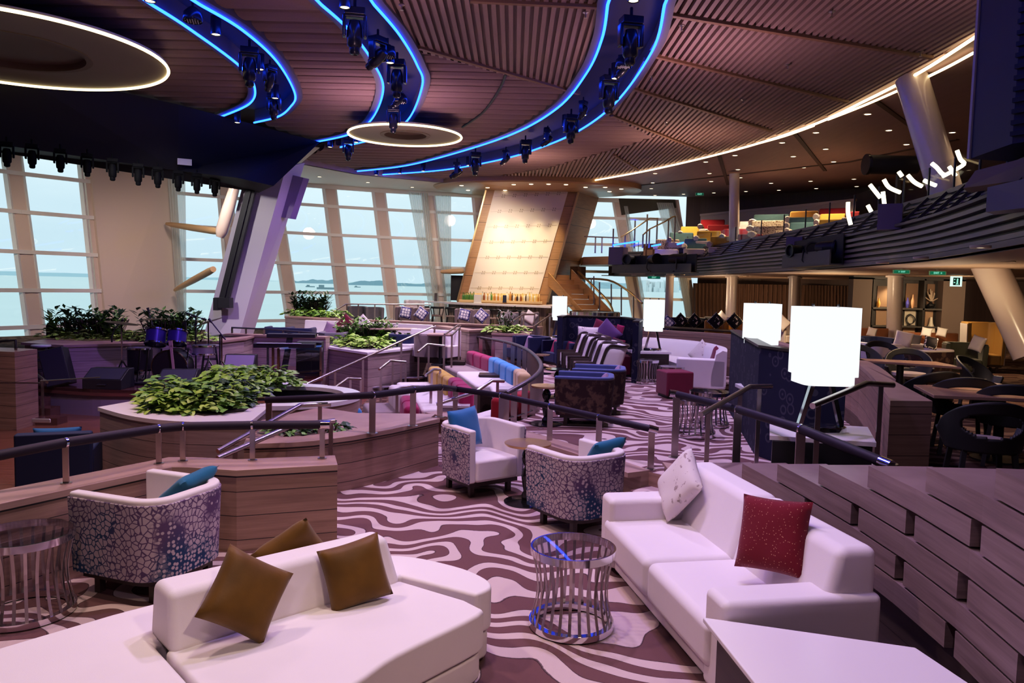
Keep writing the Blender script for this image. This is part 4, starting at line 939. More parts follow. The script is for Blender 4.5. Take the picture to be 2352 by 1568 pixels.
# ------------------------------------------------------------------ lower right: shelving, signs, seating
def signbox(label, px, Y, w_, h_, text, txs, col=(.0, .17, .10, 1), em=.5, cat='sign', name='exit_sign', rz=0, tcol=None, hang=True, group=None):
    c = WY(px[0], px[1], Y); t = thing(name, label, cat, c, rz, group)
    m = MB(); m.box((0, 0, 0), (w_, .04, h_)); n = N(name + '_face'); obj('sign_face', m, n.bsdf(col, .4, em=col, emstr=em), t, smooth=False)
    m = MB()
    for z in (-h_ / 2, h_ / 2): m.bar((-w_ / 2, -.005, z), (w_ / 2, -.005, z), .05, .012)
    for x in (-w_ / 2, w_ / 2): m.bar((x, -.005, -h_ / 2), (x, -.005, h_ / 2), .05, .012)
    obj('sign_frame', m, plain('sign_frame', (.25, .55, .42, 1), .5), t, smooth=False)
    if hang:
        m = MB(); m.bar((0, 0, h_ / 2), (0, 0, h_ / 2 + .05), .03); obj('hanger', m, STEEL, t)
    if text:
        cu = bpy.data.curves.new('lettering', 'FONT'); cu.body = text; cu.size = txs; cu.align_x = 'CENTER'; cu.align_y = 'CENTER'; cu.extrude = .003
        cu.materials.append(glow('sign_white', (.35, .9, .7, 1), .9)); _to = bpy.data.objects.new('lettering_curve', cu); COL.objects.link(_to); bpy.context.view_layer.update(); _me = bpy.data.meshes.new_from_object(_to.evaluated_get(bpy.context.evaluated_depsgraph_get())); bpy.data.objects.remove(_to); o = bpy.data.objects.new('lettering', _me); COL.objects.link(o); o.parent = t; o.location = (0, -.026, 0); o.rotation_euler = (pi / 2, 0, 0)
    return t
signbox('green exit sign with an arrow, left of the running figure sign', (2153, 627), 16, .31, .075, 'EXIT \u2192', .055)
signbox('green exit sign hanging in front of the lower column by the shelving', (2070, 624), 16, .31, .075, '\u2190 EXIT', .045)
signbox('tiny green exit sign under the far end of the balcony', (1502, 637), 28, .42, .09, 'EXIT', .08)
signbox('faint green exit sign on the upper ceiling above the balcony seats', (1607, 446), 32, .30, .11, 'EXIT', .09, em=.25)
c = WY(2197, 646, 20.5); t = thing('safety_sign', 'white lit safety sign with a dark standing figure, on the brown wall', 'sign', c)
m = MB(); m.box((0, .02, 0), (.30, .04, .27)); obj('sign_face', m, glow('sign_face_white', (.75, 1, .9, 1), 1.0), t, smooth=False)
m = MB(); m.box((0, -.002, 0), (.18, .006, .2)); obj('dark_panel', m, plain('sign_green', (.01, .07, .05, 1), .5), t, smooth=False)
m = MB(); m.box((.02, -.008, -.01), (.04, .006, .09)); m.ball((.02, -.01, .055), .022, 8); m.bar((.0, -.01, -.05), (-.01, -.01, -.09), .016); m.bar((.03, -.01, -.05), (.04, -.01, -.09), .016); m.box((-.055, -.008, .05), (.03, .006, .03)); m.box((-.055, -.008, -.03), (.035, .006, .03)); obj('figure', m, glow('sign_white', (.35, .9, .7, 1), .9), t)
# shelving wall
sw = thing('wall_shelving', 'dark shelving wall with lit back panels and a few vases', 'shelving', (WX(2080, 24, .5).x, 24, .5)); Ls_ = sw.location
xs = [WX(x, 24, .5).x for x in (1952, 1998, 2042, 2060, 2090, 2116, 2150, 2190)]
def bx(x0, x1, z0, z1, d0=0, d1=.35):
    m = MB(); m.box(((x0 + x1) / 2, 24 + (d0 + d1) / 2, (z0 + z1) / 2), (x1 - x0, d1 - d0, z1 - z0)); return m
GP = plain('grey_brown_panel', (.13, .095, .08, 1), .6); DK = plain('shelf_dark', (.012, .009, .008, 1), .5)
obj('side_panel', bx(xs[0], xs[1], .5, 2.75), GP, sw, loc=Ls_, smooth=False); obj('side_panel', bx(xs[6] + .1, xs[7] + .25, .5, 2.75), GP, sw, loc=Ls_, smooth=False)
obj('back_panel', bx(xs[1], xs[6] + .1, .5, 2.75, .33, .36), DK, sw, loc=Ls_, smooth=False)
for z in (1.22, 1.78): obj('shelf', bx(xs[1], xs[6] + .1, z, z + .05), plain('shelf_stone', (.05, .045, .04, 1), .4), sw, loc=Ls_, smooth=False)
obj('top_board', bx(xs[0], xs[7] + .25, 2.7, 2.8), DK, sw, loc=Ls_, smooth=False)
for x in (xs[1], xs[3], xs[5]): obj('divider', bx(x - .03, x + .03, .5, 2.75), DK, sw, loc=Ls_, smooth=False)
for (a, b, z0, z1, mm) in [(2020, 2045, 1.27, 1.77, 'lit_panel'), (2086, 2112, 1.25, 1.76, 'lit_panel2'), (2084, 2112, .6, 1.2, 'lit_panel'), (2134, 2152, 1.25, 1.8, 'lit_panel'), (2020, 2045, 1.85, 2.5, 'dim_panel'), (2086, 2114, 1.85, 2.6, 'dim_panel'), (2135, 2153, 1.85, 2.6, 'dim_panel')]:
    obj('lit_panel', bx(WX(a, 24, 1).x, WX(b, 24, 1).x, z0, z1, .30, .33), plain(mm, {'lit_panel': (.34, .22, .14, 1), 'lit_panel2': (.5, .46, .38, 1), 'dim_panel': (.14, .08, .045, 1)}[mm], .6), sw, loc=Ls_, smooth=False)  # lit and dim looks are put into the panel colours
VASE = [(.001, 0), (.6, 0), (1, .35), (.95, .55), (.35, .8), (.3, 1), (.38, 1.02), (.001, 1.02)]
def vase(label, px, z, r, h, mat, prof=None, name='vase'):
    p = WX(px, 24, z); m = MB(); m.lathe([(max(.001, a * r), b * h) for a, b in (prof or VASE)], n=16); return setp(obj(name, m, mat, loc=None), label, name.replace('_', ' '), None) if False else _pl(obj(name, m, mat), (p.x, 24.14, z), label, name.replace('_', ' '))
def _pl(o, loc, label, cat, group=None): o.location = loc; return setp(o, label, cat, group)
vase('amber bottle vase alone on the left upper shelf', 2022, 1.83, .055, .28, OCHRE)
vase('blue glass vase left of the coloured bottle on the shelf', 2089, 1.83, .06, .32, plain('blue_vase', (.06, .06, .3, 1), .15))
vase('slim coloured glass bottle on the middle upper shelf', 2101, 1.83, .055, .42, plain('mixed_vase', (.35, .2, .12, 1), .15))
vase('dark round vase below the coral ornament on the right shelf', 2143, 1.83, .12, .22, GLOSSB)
vase('tall white swan-neck vase standing low at the right of the shelves', 2140, .56, .15, 1.0, plain('white_vase', (.62, .56, .48, 1), .4), [(.001, 0), (.45, 0), (.5, .1), (1, .45), (.9, .62), (.4, .8), (.22, 1), (.001, 1)])
p = WX(2145, 24, 2.05); m = MB(); rnd = random.Random(3)
for k in range(16): a = rnd.uniform(0, 6.28); L_ = rnd.uniform(.1, .22); m.tube([(0, 0, 0), (cos(a) * L_ * .6, 0, L_ * .7 * abs(sin(a)) + .05), (cos(a) * L_, .02, L_ * 1.5 * abs(sin(a)) + .08)], [.02, .015, .012], 5)
_pl(obj('coral_ornament', m, plain('coral', (.35, .28, .22, 1), .6)), (p.x, 24.14, 2.05), 'pale branching coral ornament standing in the dark round vase', 'ornament')
p = WX(2098, 24, 1.27); m = MB()
for k in range(4): m.tube([(.13 * cos(a * pi / 10 + k), .03 * k + .01 * sin(a), .2 + .13 * sin(a * pi / 10 + k) * (1 + .1 * k)) for a in range(20)], .008, 5, closed=True)
m.tube([(-.12, 0, .01), (.12, 0, .01)], .012, 5)
_pl(obj('wire_sculpture', m, BLACK), (p.x, 24.16, 1.27), 'black looped wire sculpture before the pale shelf panel', 'sculpture')
p = WX(2016, 24, .6); m = MB(); m.box((0, 0, .28), (.17, .1, .56)); o = _pl(obj('tall_book_box', m, plain('book_teal', (.07, .22, .2, 1), .6)), (p.x + .02, 24.12, .6), 'teal and brown upright boxed book on the lowest left shelf', 'book')
# dining partition
pn = [Vector((p.x, p.y, 0)) for p in part_w]
q1 = W(2142, 921, 1.25); lft = pn[:-1] + [W(2045, 920, 1.25)]; rgt = [p for p in offset(lft[:-3], .24)] + [W(1992, 842, 1.25), q1]
pl_ = [V2(p) for p in lft] + [V2(p) for p in rgt[::-1]]
m = MB(); m.prism(pl_, ZM - .05, 1.19); struct('wall_partition', m, WOOD, smooth=False)
m = MB(); m.prism(pl_, 1.195, 1.25); struct('trim_80', m, WOODF, smooth=False)
# dining tables and chairs
DT = plain('dining_table_top', (.33, .20, .14, 1), .22)
def dtable(label, poly, Y=None, z=1.25):
    c = sum((Vector(p) for p in poly), Vector((0, 0, 0))) / len(poly); t = thing('dining_table', label, 'table', (c.x, c.y, ZR)); L_ = t.location
    m = MB(); m.prism([V2(p) for p in poly], z - .035, z); obj('table_top', m, DT, t, loc=L_, bevel=.006)
    m = MB(); m.tube([(c.x, c.y, ZR + .03), (c.x, c.y, z - .03)], .05, 12); m.lathe([(.001, 0), (.26, 0), (.26, .02), (.001, .04)], c=(c.x, c.y, ZR), n=24); obj('pedestal', m, BLACK, t, loc=L_); return t
dtable('nearest dining table with a brown polished top, right edge', [W(2098, 883, 1.25), W(2145, 907, 1.25), W(2480, 921, 1.25), W(2480, 887, 1.25)])
dtable('second dining table with a polished top behind the partition', [W(1955, 826, 1.25), W(2075, 833, 1.25), W(2215, 843, 1.25), W(2150, 830, 1.25), W(1960, 822, 1.25)])
dtable('small far dining table top partly behind the biggest lamp', [W(1940, 798, 1.25), W(1995, 803, 1.25), W(2000, 797, 1.25), W(1950, 793, 1.25)])
def bowl_chair(label, loc, rz, mat=BLACK, group='black curved-back dining chairs', seatm=TAUPE, src=[]):
    if src and mat is BLACK: return dup(src[0], loc, rz, label, group)
    t = thing('dining_chair', label, 'chair', loc, rz, group); m = MB()
    def fn(u, v):  # curved back with an oval opening is made of a top band and a bottom band
        a = radians(-20 + 220 * u); r = .30 + .03 * v; return Vector((r * cos(a), r * .9 * sin(a), 0))
    nu, nv = 91, 26
    def f2(u, v):
        a = -25 + 230 * u; k = max(0, sin(radians(a))) if 0 < a < 180 else 0; hi = .55 + .26 * k ** .7; lo = .40
        z = lo + (hi - lo) * v; r = .28 + .075 * v; return Vector((r * cos(radians(a)), r * sin(radians(a)), z))
    g = MB(); g.grid(f2, nu, nv); keep = []
    for fc in g.f:
        c_ = sum((Vector(g.v[q]) for q in fc), Vector()) / 4; a = math.degrees(atan2(c_.y, c_.x))
        if ((a - 90) / 47) ** 2 + ((c_.z - .615) / .095) ** 2 > 1: keep.append(fc)
    g.f = keep; m.merge(g)
    o = obj('backrest', m, mat, t, recalc=False); s = o.modifiers.new('solid', 'SOLIDIFY'); s.thickness = .03; s.offset = 0
    m = MB(); m.lathe([(.001, .40), (.25, .40), (.27, .43), (.25, .47), (.001, .485)], n=24); obj('seat', m, seatm, t)
    for sx in (-1, 1):
        for sy in (-1, 1): m = MB(); m.bar((sx * .19, sy * .19, .42), (sx * .24, sy * .24, 0), .04); obj('leg', m, mat, t)
    t.scale = (1, 1, 1.1)
    if mat is BLACK: src.append(t)
    return t
def onf(x, y, z): p = W(x, y, z); return (p.x, p.y, ZR)
def chair_at(label, x, ytop, Y, face, **k): p = WY(x, ytop, Y); return bowl_chair(label, (p.x, p.y, ZR), radians(face), **k)
chair_at('nearest black dining chair with an oval opening in its back, right edge', 2262, 925, 6.7, 165, )
chair_at('black dining chair with its rounded back against the nearest dining table', 2215, 852, 8.6, 160)
chair_at('black dining chair between the partition and the second table', 2125, 846, 9.2, 190)
chair_at('black dining chair at the far right side of the nearest dining table', 2330, 862, 8.0, 150)
chair_at('black dining chair with a blue sheen right of the second table', 2262, 834, 11, 40)
chair_at('dark blue-lit dining chair behind the second table near the biggest lamp', 2038, 790, 14, 5)
chair_at('black dining chair left of the print-backed lounge chair', 2090, 806, 12.3, -20)
chair_at('dark dining chair half hidden by the biggest lamp shade', 1990, 800, 13, 10)
# lounge seating beyond
def lounge(label, x, y, Y, w_, rz, outer, inner, h=.75, name='lounge_chair', **k): p = WY(x, y, Y); return tub_chair(label, (p.x, p.y, ZR), rz, outer, inner, k.pop('group', 'lounge chairs under the balcony'), w=w_, d=.75, h=h, name=name, **k)
lounge('pale lounge chair with a grey print back beyond the second dining table', 2128, 787, 14.5, .9, 200, BROWNP, CREAM2)
lounge('pale sofa-like lounge chair left of the print-backed one', 2050, 779, 16, 1.3, 185, CREAM2, CREAM2)
lounge('olive green tub chair with a pale square cushion, right of the lounge chairs', 2215, 777, 16.5, .8, -20, GREENF, GREENF)
lounge('mustard high-backed wing chair by the leaning column', 2258, 727, 18, .85, -15, TAUPE, plain('mustard_leather', (.22, .12, .03, 1), .4), h=1.15)
lounge('dark navy chair left of the shelving column', 1995, 768, 18, .9, 10, NAVY, NAVY)
for k, (x, y, Y, w_, lab) in enumerate([(2150, 762, 19.5, 1.3, 'rust brown booth back beyond the lounge chairs'), (2005, 750, 21, 1.0, 'tan booth back left of the shelving column')]):
    p = WY(x, y, Y); t = thing('booth_bench', lab, 'bench', (p.x, p.y, ZR)); m = MB(); m.box((0, .2, .38), (w_, .16, p.z - ZR - .0 + .0)); m.v = [(a, b, min(max(c, 0), p.z - ZR)) for a, b, c in m.v]; obj('backrest', m, plain('rust_leather', (.30, .12, .05, 1), .5), t, bevel=.02); m = MB(); m.box((0, -.1, .3), (w_, .5, .25)); obj('seat', m, plain('rust_leather', (.30, .12, .05, 1), .5), t, bevel=.02)
for x, y, Y, f, mt_, s, lab in [(2245, 783, 15.6, 200, CREAM2, .40, 'pale square cushion standing in the olive tub chair'), (2075, 773, 15.7, 250, CREAM2, .42, 'pale cushion on the pale sofa-like lounge chair'), (2098, 776, 15.9, 260, GREYF, .36, 'grey cushion beside the pale one under the shelving'), (2138, 781, 14.3, 260, LATTB, .30, 'black and white cushion on the print-backed lounge chair'), (2128, 757, 19.3, 250, CREAM2, .30, 'left pale cushion peeping over the rust booth'), (2163, 757, 19.3, 250, CREAM2, .30, 'right pale cushion peeping over the rust booth'), (2003, 756, 20.5, 240, CREAM2, .30, 'small pale cushion leaning at the tan booth')]:
    cushion(lab, WY(x, y + 6, Y), f, mt_, s * .8, 15, 12, .11, 'cushions under the balcony')
# yellow and black chairs behind the lit partition
for k, (x, y, Y, mt_, lab) in enumerate([(1643, 736, 22.5, OCHRE, 'left of the two ochre tub chairs behind the partition'), (1686, 736, 22.5, OCHRE, 'right of the two ochre tub chairs behind the partition'), (1562, 729, 24.5, BLACK, 'left of the two black tub chairs behind the partition'), (1596, 729, 24.5, BLACK, 'right of the two black tub chairs behind the partition'), (1640, 727, 26, BLACK, 'black tub chair behind the ochre ones'), (1730, 735, 25, TAUPE, 'taupe tub chair behind the second lamp'), (1800, 735, 24, CREAM2, 'cream tub chair between the two right lamps'), (1520, 728, 24, NAVY, 'navy tub chair right of the lamp on the white table')]):
    p = WY(x, y, Y); tub_chair(lab, (p.x, p.y, ZR), -10 + k * 7, mt_, mt_, 'tub chairs behind the partition', w=.62, d=.6, h=p.z - ZR, seatz=.4, legs=False)
for x, y, Y, mt_, lab in [(1645, 738, 22.2, LATTB, 'black lattice cushion in the left ochre tub chair'), (1687, 738, 22.2, LATTB, 'black lattice cushion in the right ochre tub chair'), (1563, 737, 24.2, LATTB, 'dark print cushion in the left black tub chair'), (1595, 737, 24.2, LATTB, 'dark print cushion in the right black tub chair'), (1657, 731, 25.7, CREAM2, 'pale cushion tip behind the ochre chairs'), (1797, 742, 23.6, CREAM2, 'cream cushion between the two right lamps'), (1533, 742, 23.7, LATT, 'blue lattice cushion right of the lamp on the white table')]:
    cushion(lab, WY(x, y, Y), 262, mt_, .40, 12, 44, .12, 'cushions behind the partition')
m = MB(); a, b = WX(1500, 21.5, 1.2), WX(1700, 19.8, 1.2); m.prism([(a.x, a.y), (b.x, b.y), (b.x + .3, b.y + .7), (a.x + .3, a.y + .7)], 1.17, 1.2)
t = thing('dining_table', 'long dark table on the far side of the lit partition', 'table', (a.x, a.y, ZR)); obj('table_top', m, WOODD, t, loc=t.location); m = MB(); q = a.lerp(b, .5) + Vector((.2, .35, 0)); m.tube([(q.x, q.y, ZR), (q.x, q.y, 1.17)], .06, 10); obj('pedestal', m, BLACK, t, loc=t.location)
# ------------------------------------------------------------------ bar pylon
YB = 34.0
def q4(a, b, c, d): return [a, b, c, d]
def bil(Q, u, v): return Q[0].lerp(Q[1], u).lerp(Q[3].lerp(Q[2], u), v)
OQ = [WY(1050, 692, YB), WY(1256, 694, YB), WY(1333, 419, YB), WY(1117, 434, YB)]
IQ = [WY(1075, 674, YB), WY(1237, 676, YB), WY(1310, 421, YB), WY(1138, 430, YB)]
back_ = Vector((1.15, 2.1, 0))
t = thing('bar_pylon', 'slanting warm timber pylon with a glowing cream tiled panel behind the bar', 'pylon', (OQ[0].x, YB, ZM)); Lp = t.location
m = MB(); lo = [p.copy() for p in OQ]; dz = (OQ[0].z - ZM); sl = (OQ[3] - OQ[0]) / (OQ[3].z - OQ[0].z)
for i in (0, 1): s_ = (OQ[3 - i] - OQ[i]) / (OQ[3 - i].z - OQ[i].z); lo[i] = OQ[i] - s_ * (OQ[i].z - ZM)
f_ = lo; b_ = [p + back_ for p in lo]; m.add(f_ + b_, [(0, 1, 2, 3), (4, 7, 6, 5), (0, 4, 5, 1), (1, 5, 6, 2), (2, 6, 7, 3), (3, 7, 4, 0)]); obj('timber_frame', m, WOODH, t, loc=Lp, smooth=False)
fw = Vector((0, -.06, 0)); m = MB(); m.add([p + fw for p in IQ] + [p + Vector((0, .05, 0)) for p in IQ], [(0, 1, 2, 3), (0, 4, 5, 1), (1, 5, 6, 2), (2, 6, 7, 3), (3, 7, 4, 0)])
obj('cream_panel', m, plain('cream_glass', (.80, .71, .58, 1), .45), t, loc=Lp, smooth=False)
for r in range(7):
    for c in range(6):
        u, v = (.14 + c * .148, .055 + r * .143); m = MB(); p = bil(IQ, u, v) + fw; s_ = .045
        for a, b in ((-1, -1), (1, -1), (-1, 1), (1, 1)): m.box(p + Vector((a * s_ + b * .012, -.006, b * s_)), (.05, .012, .05))
        obj('fixing', m, plain('panel_fixing', (.45, .38, .28, 1), .4), t, loc=Lp, smooth=False)
m = MB()
for r in range(7): v = .055 + r * .143; m.bar(bil(IQ, .02, v) + fw * 1.05, bil(IQ, .98, v) + fw * 1.05, .012)
obj('joint', m, plain('panel_joint', (.55, .47, .36, 1), .5), t, loc=Lp, smooth=False)
m = MB(); m.bar(OQ[1] + Vector((.03, -.04, 0)), OQ[2] + Vector((.03, -.04, 0)), .09, .09); m.bar(OQ[0] + Vector((-.0, -.04, 0)), OQ[3] + Vector((0, -.04, 0)), .06, .06); obj('gold_edge', m, BRASS, t, loc=Lp, smooth=False)
m = MB(); c = WY(1327, 640, YB + .9); m.box(c, (.5, .5, 1.1), rz=-.9); obj('hatch', m, plain('hatch_brown', (.10, .045, .02, 1), .5), t, loc=Lp, smooth=False)
t2 = thing('bar_canopy', 'round warm timber canopy over the bar with small downlights', 'canopy', (.95, 33.7, 6.38))
m = MB(); m.lathe([(.001, .0), (4.4, 0), (4.5, .06), (4.5, .45), (.001, .45)], n=72, sy=.62); obj('canopy_disc', m, plain('canopy_wood', (.42, .24, .11, 1), .35), t2)
for k, (a, b) in enumerate([(1075, 437), (1120, 431), (1160, 437), (1180, 424), (1220, 423), (1260, 423), (1300, 424), (1060, 426), (1400, 440), (1427, 434), (1390, 430), (1345, 430)]):
    p = W(a, b, 6.375); m = MB(); m.lathe([(.001, -.012), (.07, -.012), (.09, -.004), (.09, .002)], n=14); o = obj('downlight', m, glow('small_downlight', (1, .8, .55, 1), 2.5), t2); o.location = p - t2.location
# counter
k0, k1, k2 = WX(1030, 31.3, 1.5), WX(1255, 29.0, 1.5), WX(1300, 31.5, 1.5)
cnt = thing('bar_counter', 'long bar counter with a pale stone top and fluted brown front', 'bar counter', (k0.x, k0.y, ZM)); Lc = cnt.location
FL = N('fluted_front'); _n = FL.noise(FL.map(FL.co(), (16, 16, 1.2)), 1, 3, .7); FL = FL.bsdf(FL.mix(FL.step(_n, .35, .65), (.05, .032, .028, 1), (.32, .25, .20, 1)), .4, bump=_n, bstr=.4)
m = MB(); m.sweep([V2(k0), V2(k1), V2(k2)], [(-.0, ZM), (0, 1.44), (.5, 1.44), (.5, ZM)]); obj('counter_front', m, FL, cnt, loc=Lc, smooth=False)
m = MB(); m.sweep([V2(k0), V2(k1), V2(k2)], [(-.28, 1.45), (-.28, 1.52), (.55, 1.52), (.55, 1.45)]); obj('counter_top', m, MARBLE, cnt, loc=Lc, smooth=False)
m = MB(); m.sweep([V2(WX(962, 33, 1.5)), V2(k0)], [(-.2, 1.47), (-.2, 1.52), (.6, 1.52), (.6, 1.47)]); obj('counter_top', m, MARBLE, cnt, loc=Lc, smooth=False)
d0, d1 = WX(1262, 29.3, 1.3), WX(1330, 29.0, 1.3)
m = MB(); m.sweep([V2(d0), V2(d1)], [(0, ZM), (0, 1.15), (.5, 1.15), (.5, ZM)]); o = obj('lower_counter', m, FL, cnt, loc=Lc, smooth=False)
m = MB(); m.sweep([V2(d0), V2(d1)], [(-.15, 1.15), (-.15, 1.24), (.55, 1.24), (.55, 1.15)]); obj('counter_top', m, MARBLE, cnt, loc=Lc, smooth=False)
# back bar with bottles
bb = thing('back_bar', 'lit back bar ledge for the bottles below the cream panel', 'bar shelf', WY(1150, 692, YB - .5)); Lb = bb.location
m = MB(); a, b = WY(1055, 690, YB - .45), WY(1245, 695, YB - .45); m.bar(a, b, .5, .1); obj('ledge', m, plain('lit_ledge', (.85, .6, .3, 1), .4), bb, loc=Lb, smooth=False)
m = MB(); a, b, c, d = WY(1070, 690, YB - .12), WY(1240, 694, YB - .12), WY(1240, 675, YB - .12), WY(1070, 673, YB - .12); m.face([a, b, c, d]); _x = N('lit_backsplash'); _v = _x.noise(_x.map(_x.co(), (22, 22, 2)), 1, 3)
_c = _x.mix(_v, (.25, .11, .03, 1), (1, .66, .28, 1)); obj('backsplash', m, _x.bsdf(_c, .5, em=(1, .6, .22, 1), emstr=.35), bb, loc=Lb, smooth=False)
BP = [(.001, 0), (.036, 0), (.04, .02), (.04, .18), (.03, .21), (.014, .24), (.014, .30), (.018, .305), (.001, .31)]
bm_ = {}
bcol = [('amber', (.50, .24, .06, 1)), ('clear', (.75, .68, .52, 1)), ('green', (.10, .24, .06, 1)), ('dark', (.05, .03, .02, 1)), ('brown', (.28, .10, .04, 1)), ('gold', (.70, .50, .18, 1)), ('pale', (.55, .55, .45, 1))]
rnd = random.Random(11); k = 0
for x in range(1064, 1240, 4):
    if 1090 <= x <= 1104 or 1155 <= x <= 1163: continue
    cn, cc = bcol[2] if x < 1090 else rnd.choice([bcol[i] for i in (0, 0, 1, 1, 1, 2, 3, 4, 5, 5, 6)]); p = WY(x, 692.5 + (x - 1064) * .012, YB - .5 - rnd.random() * .15); s_ = rnd.uniform(.95, 1.35)
    if cn not in bm_:
        mm = MB(); mm.lathe(BP, n=10); o = obj('bottle', mm, plain('bottle_' + cn, cc, .12)); bm_[cn] = o
    else: o = bm_[cn].copy(); COL.objects.link(o)
    o.location = (p.x, p.y, p.z + .04); o.scale = (s_ * 1.15, s_ * 1.15, s_); setp(o, 'small %s bottle in the row on the lit back bar' % cn, 'bottle', '%s bottles on the back bar' % cn)
for x, y, w_, h_, c_, lab, cat in [(1097, 686, .32, .36, (.75, .72, .68, 1), 'pale framed menu card standing among the bar bottles', 'menu'), (1159, 686, .16, .32, (.02, .03, .06, 1), 'dark upright till screen among the bar bottles', 'screen'), (1001, 682, .12, .34, (.10, .09, .09, 1), 'dark upright tap tower on the left end of the bar', 'tap')]:
    p = WY(x, y, YB - .9 if x > 1010 else 32); m = MB(); m.box((0, 0, h_ / 2), (w_, .05, h_)); m.box((0, 0, .012), (w_ * 1.1, .12, .024)); o = obj({'menu': 'menu_card', 'screen': 'till_screen', 'tap': 'tap_tower'}[cat], m, plain('c_' + cat, c_, .4), smooth=False, bevel=.006); o.location = (p.x, p.y, p.z - h_ / 2); setp(o, lab, cat)
# bar stools
def stool(label, loc, rz, src=[]):
    if src: return dup(src[0], loc, rz, label, 'dark bar stools')
    t = thing('bar_stool', label, 'stool', loc, rz, 'dark bar stools')
    m = MB(); m.box((0, 0, .70), (.42, .42, .07)); obj('seat', m, TAUPE, t, bevel=.02)
    m = MB(); m.grid(lambda u, v: (.27 * cos(radians(-20 + 220 * u)), .27 * sin(radians(-20 + 220 * u)), .98 + .08 * v), 15, 2)
    o = obj('backrest', m, BLACK, t, recalc=False); s = o.modifiers.new('solid', 'SOLIDIFY'); s.thickness = .035
    for a in (0, 60, 120, 180): m = MB(); m.bar((.2 * cos(radians(a)), .2 * sin(radians(a)), .7), (.265 * cos(radians(a)), .265 * sin(radians(a)), 1.0), .03); obj('spindle', m, BLACK, t)
    for sx in (-1, 1):
        for sy in (-1, 1): m = MB(); m.bar((sx * .17, sy * .17, .68), (sx * .22, sy * .22, 0), .04); obj('leg', m, BLACK, t)
    m = MB(); m.tube([(.2, .2, .25), (-.2, .2, .25), (-.2, -.2, .25), (.2, -.2, .25)], .012, 6, closed=True); obj('foot_ring', m, STEEL, t); src.append(t); return t
ordn = ['first', 'second', 'third', 'fourth', 'fifth', 'sixth', 'seventh', 'eighth']
for k in range(8):
    x = 970 + k * 33.4; Y = 31.4 - k * .33; p = WX(x, Y - .55, ZM); stool('%s dark bar stool from the left end of the bar' % ordn[k], (p.x, p.y, ZM), pi)
# lattice-cushion chairs in front of the bar
for k, (x, y, lab) in enumerate([(931, 704, 'first taupe lounge chair from the left before the bar, lattice cushion inside'), (967, 707, 'second taupe lounge chair from the left before the bar, lattice cushion inside'), (1066, 709, 'third taupe lounge chair before the bar, lattice cushion inside'), (1105, 711, 'fourth taupe lounge chair before the bar, lattice cushion inside'), (1170, 716, 'fifth taupe lounge chair before the bar, behind the small planter'), (1217, 716, 'rightmost taupe lounge chair before the bar, beside the stair rail')]):
    p = WY(x, y, 26.5); tub_chair(lab, (p.x, p.y, ZM), 0 if k < 4 else 175, GREYF, TAUPE, 'taupe lounge chairs before the bar', w=.62, d=.62, h=p.z - ZM, name='lounge_chair', legs=False)
    if k < 4: cushion(['lattice cushion in the first lounge chair before the bar', 'lattice cushion in the second lounge chair before the bar', 'lattice cushion in the third lounge chair before the bar', 'lattice cushion in the fourth lounge chair before the bar'][k], WY(x + 1, y + 14, 26.2), -90, LATT, .42, 12, [10, 35, 12, 40][k], .12, 'lattice cushions before the bar')
    else: cushion(['grey cushion in the fifth lounge chair', 'pale cushion in the rightmost lounge chair'][k - 4], WY(x + 1, y + 12, 26.2), -90, [GREYF, CREAM2][k - 4], .40, 12, 30, .12)
for x, y, lab in [(820, 706, 'grey tub chair by the window rail, left of the small black table'), (858, 708, 'grey tub chair by the window rail, right of the small black table'), (950, 692, 'pale barrel chair at the left end of the bar')]:
    p = WY(x, y, 29); tub_chair(lab, (p.x, p.y, ZM), 20, GREYF if x < 900 else CREAM2, GREYF if x < 900 else CREAM2, 'barrel chairs by the windows', w=.7, d=.65, h=p.z - ZM + .05, name='lounge_chair', legs=False)
for x, Y, r_, lab in [(869, 28.5, .22, 'small black pedestal table between the grey window chairs'), (925, 26.2, .3, 'small black table left of the lattice cushion chairs'), (1090, 26, .3, 'small black table between the middle lattice cushion chairs')]:
    p = WX(x, Y, ZM); pedestal(lab, (p.x, p.y, ZM), r_, .62, GLOSSB, 'black tables before the bar', .2)
# stairs to the right of the bar
st = thing('staircase', 'curved timber staircase with brass rails right of the bar', 'staircase', WY(1440, 740, 30)); Ls = st.location
lowp, topp = WY(1452, 736, 29.5), WY(1310, 632, 34.5); lowp.z = ZM
for k in range(13):
    u = k / 12; p = lowp.lerp(topp, u); m = MB(); dirv = Vector((topp.x - lowp.x, topp.y - lowp.y, 0)).normalized(); m.box((p.x - .55, p.y - .2, p.z - .1), (.9, .46, .2), rz=.3); obj('tread', m, WOODS, st, loc=Ls, smooth=False)
for off in (Vector((.0, -.45, 0)), Vector((-1.15, -.2, 0))):
    m = MB(); a, b = lowp + off, topp + off; m.add([a + Vector((0, 0, -.15)), a + Vector((.25, 0, -.15)), b + Vector((.0, 0, -.35)), b + Vector((0, 0, .25)), a + Vector((-.1, 0, .3)), a + Vector((.05, .06, -.15)), a + Vector((.3, .06, -.15)), b + Vector((.05, .06, -.35)), b + Vector((.05, .06, .25)), a + Vector((-.05, .06, .3))], [(0, 1, 2, 3, 4), (9, 8, 7, 6, 5), (0, 5, 6, 1), (1, 6, 7, 2), (2, 7, 8, 3), (3, 8, 9, 4), (4, 9, 5, 0)]); obj('stringer', m, WOODS, st, loc=Ls, smooth=False)
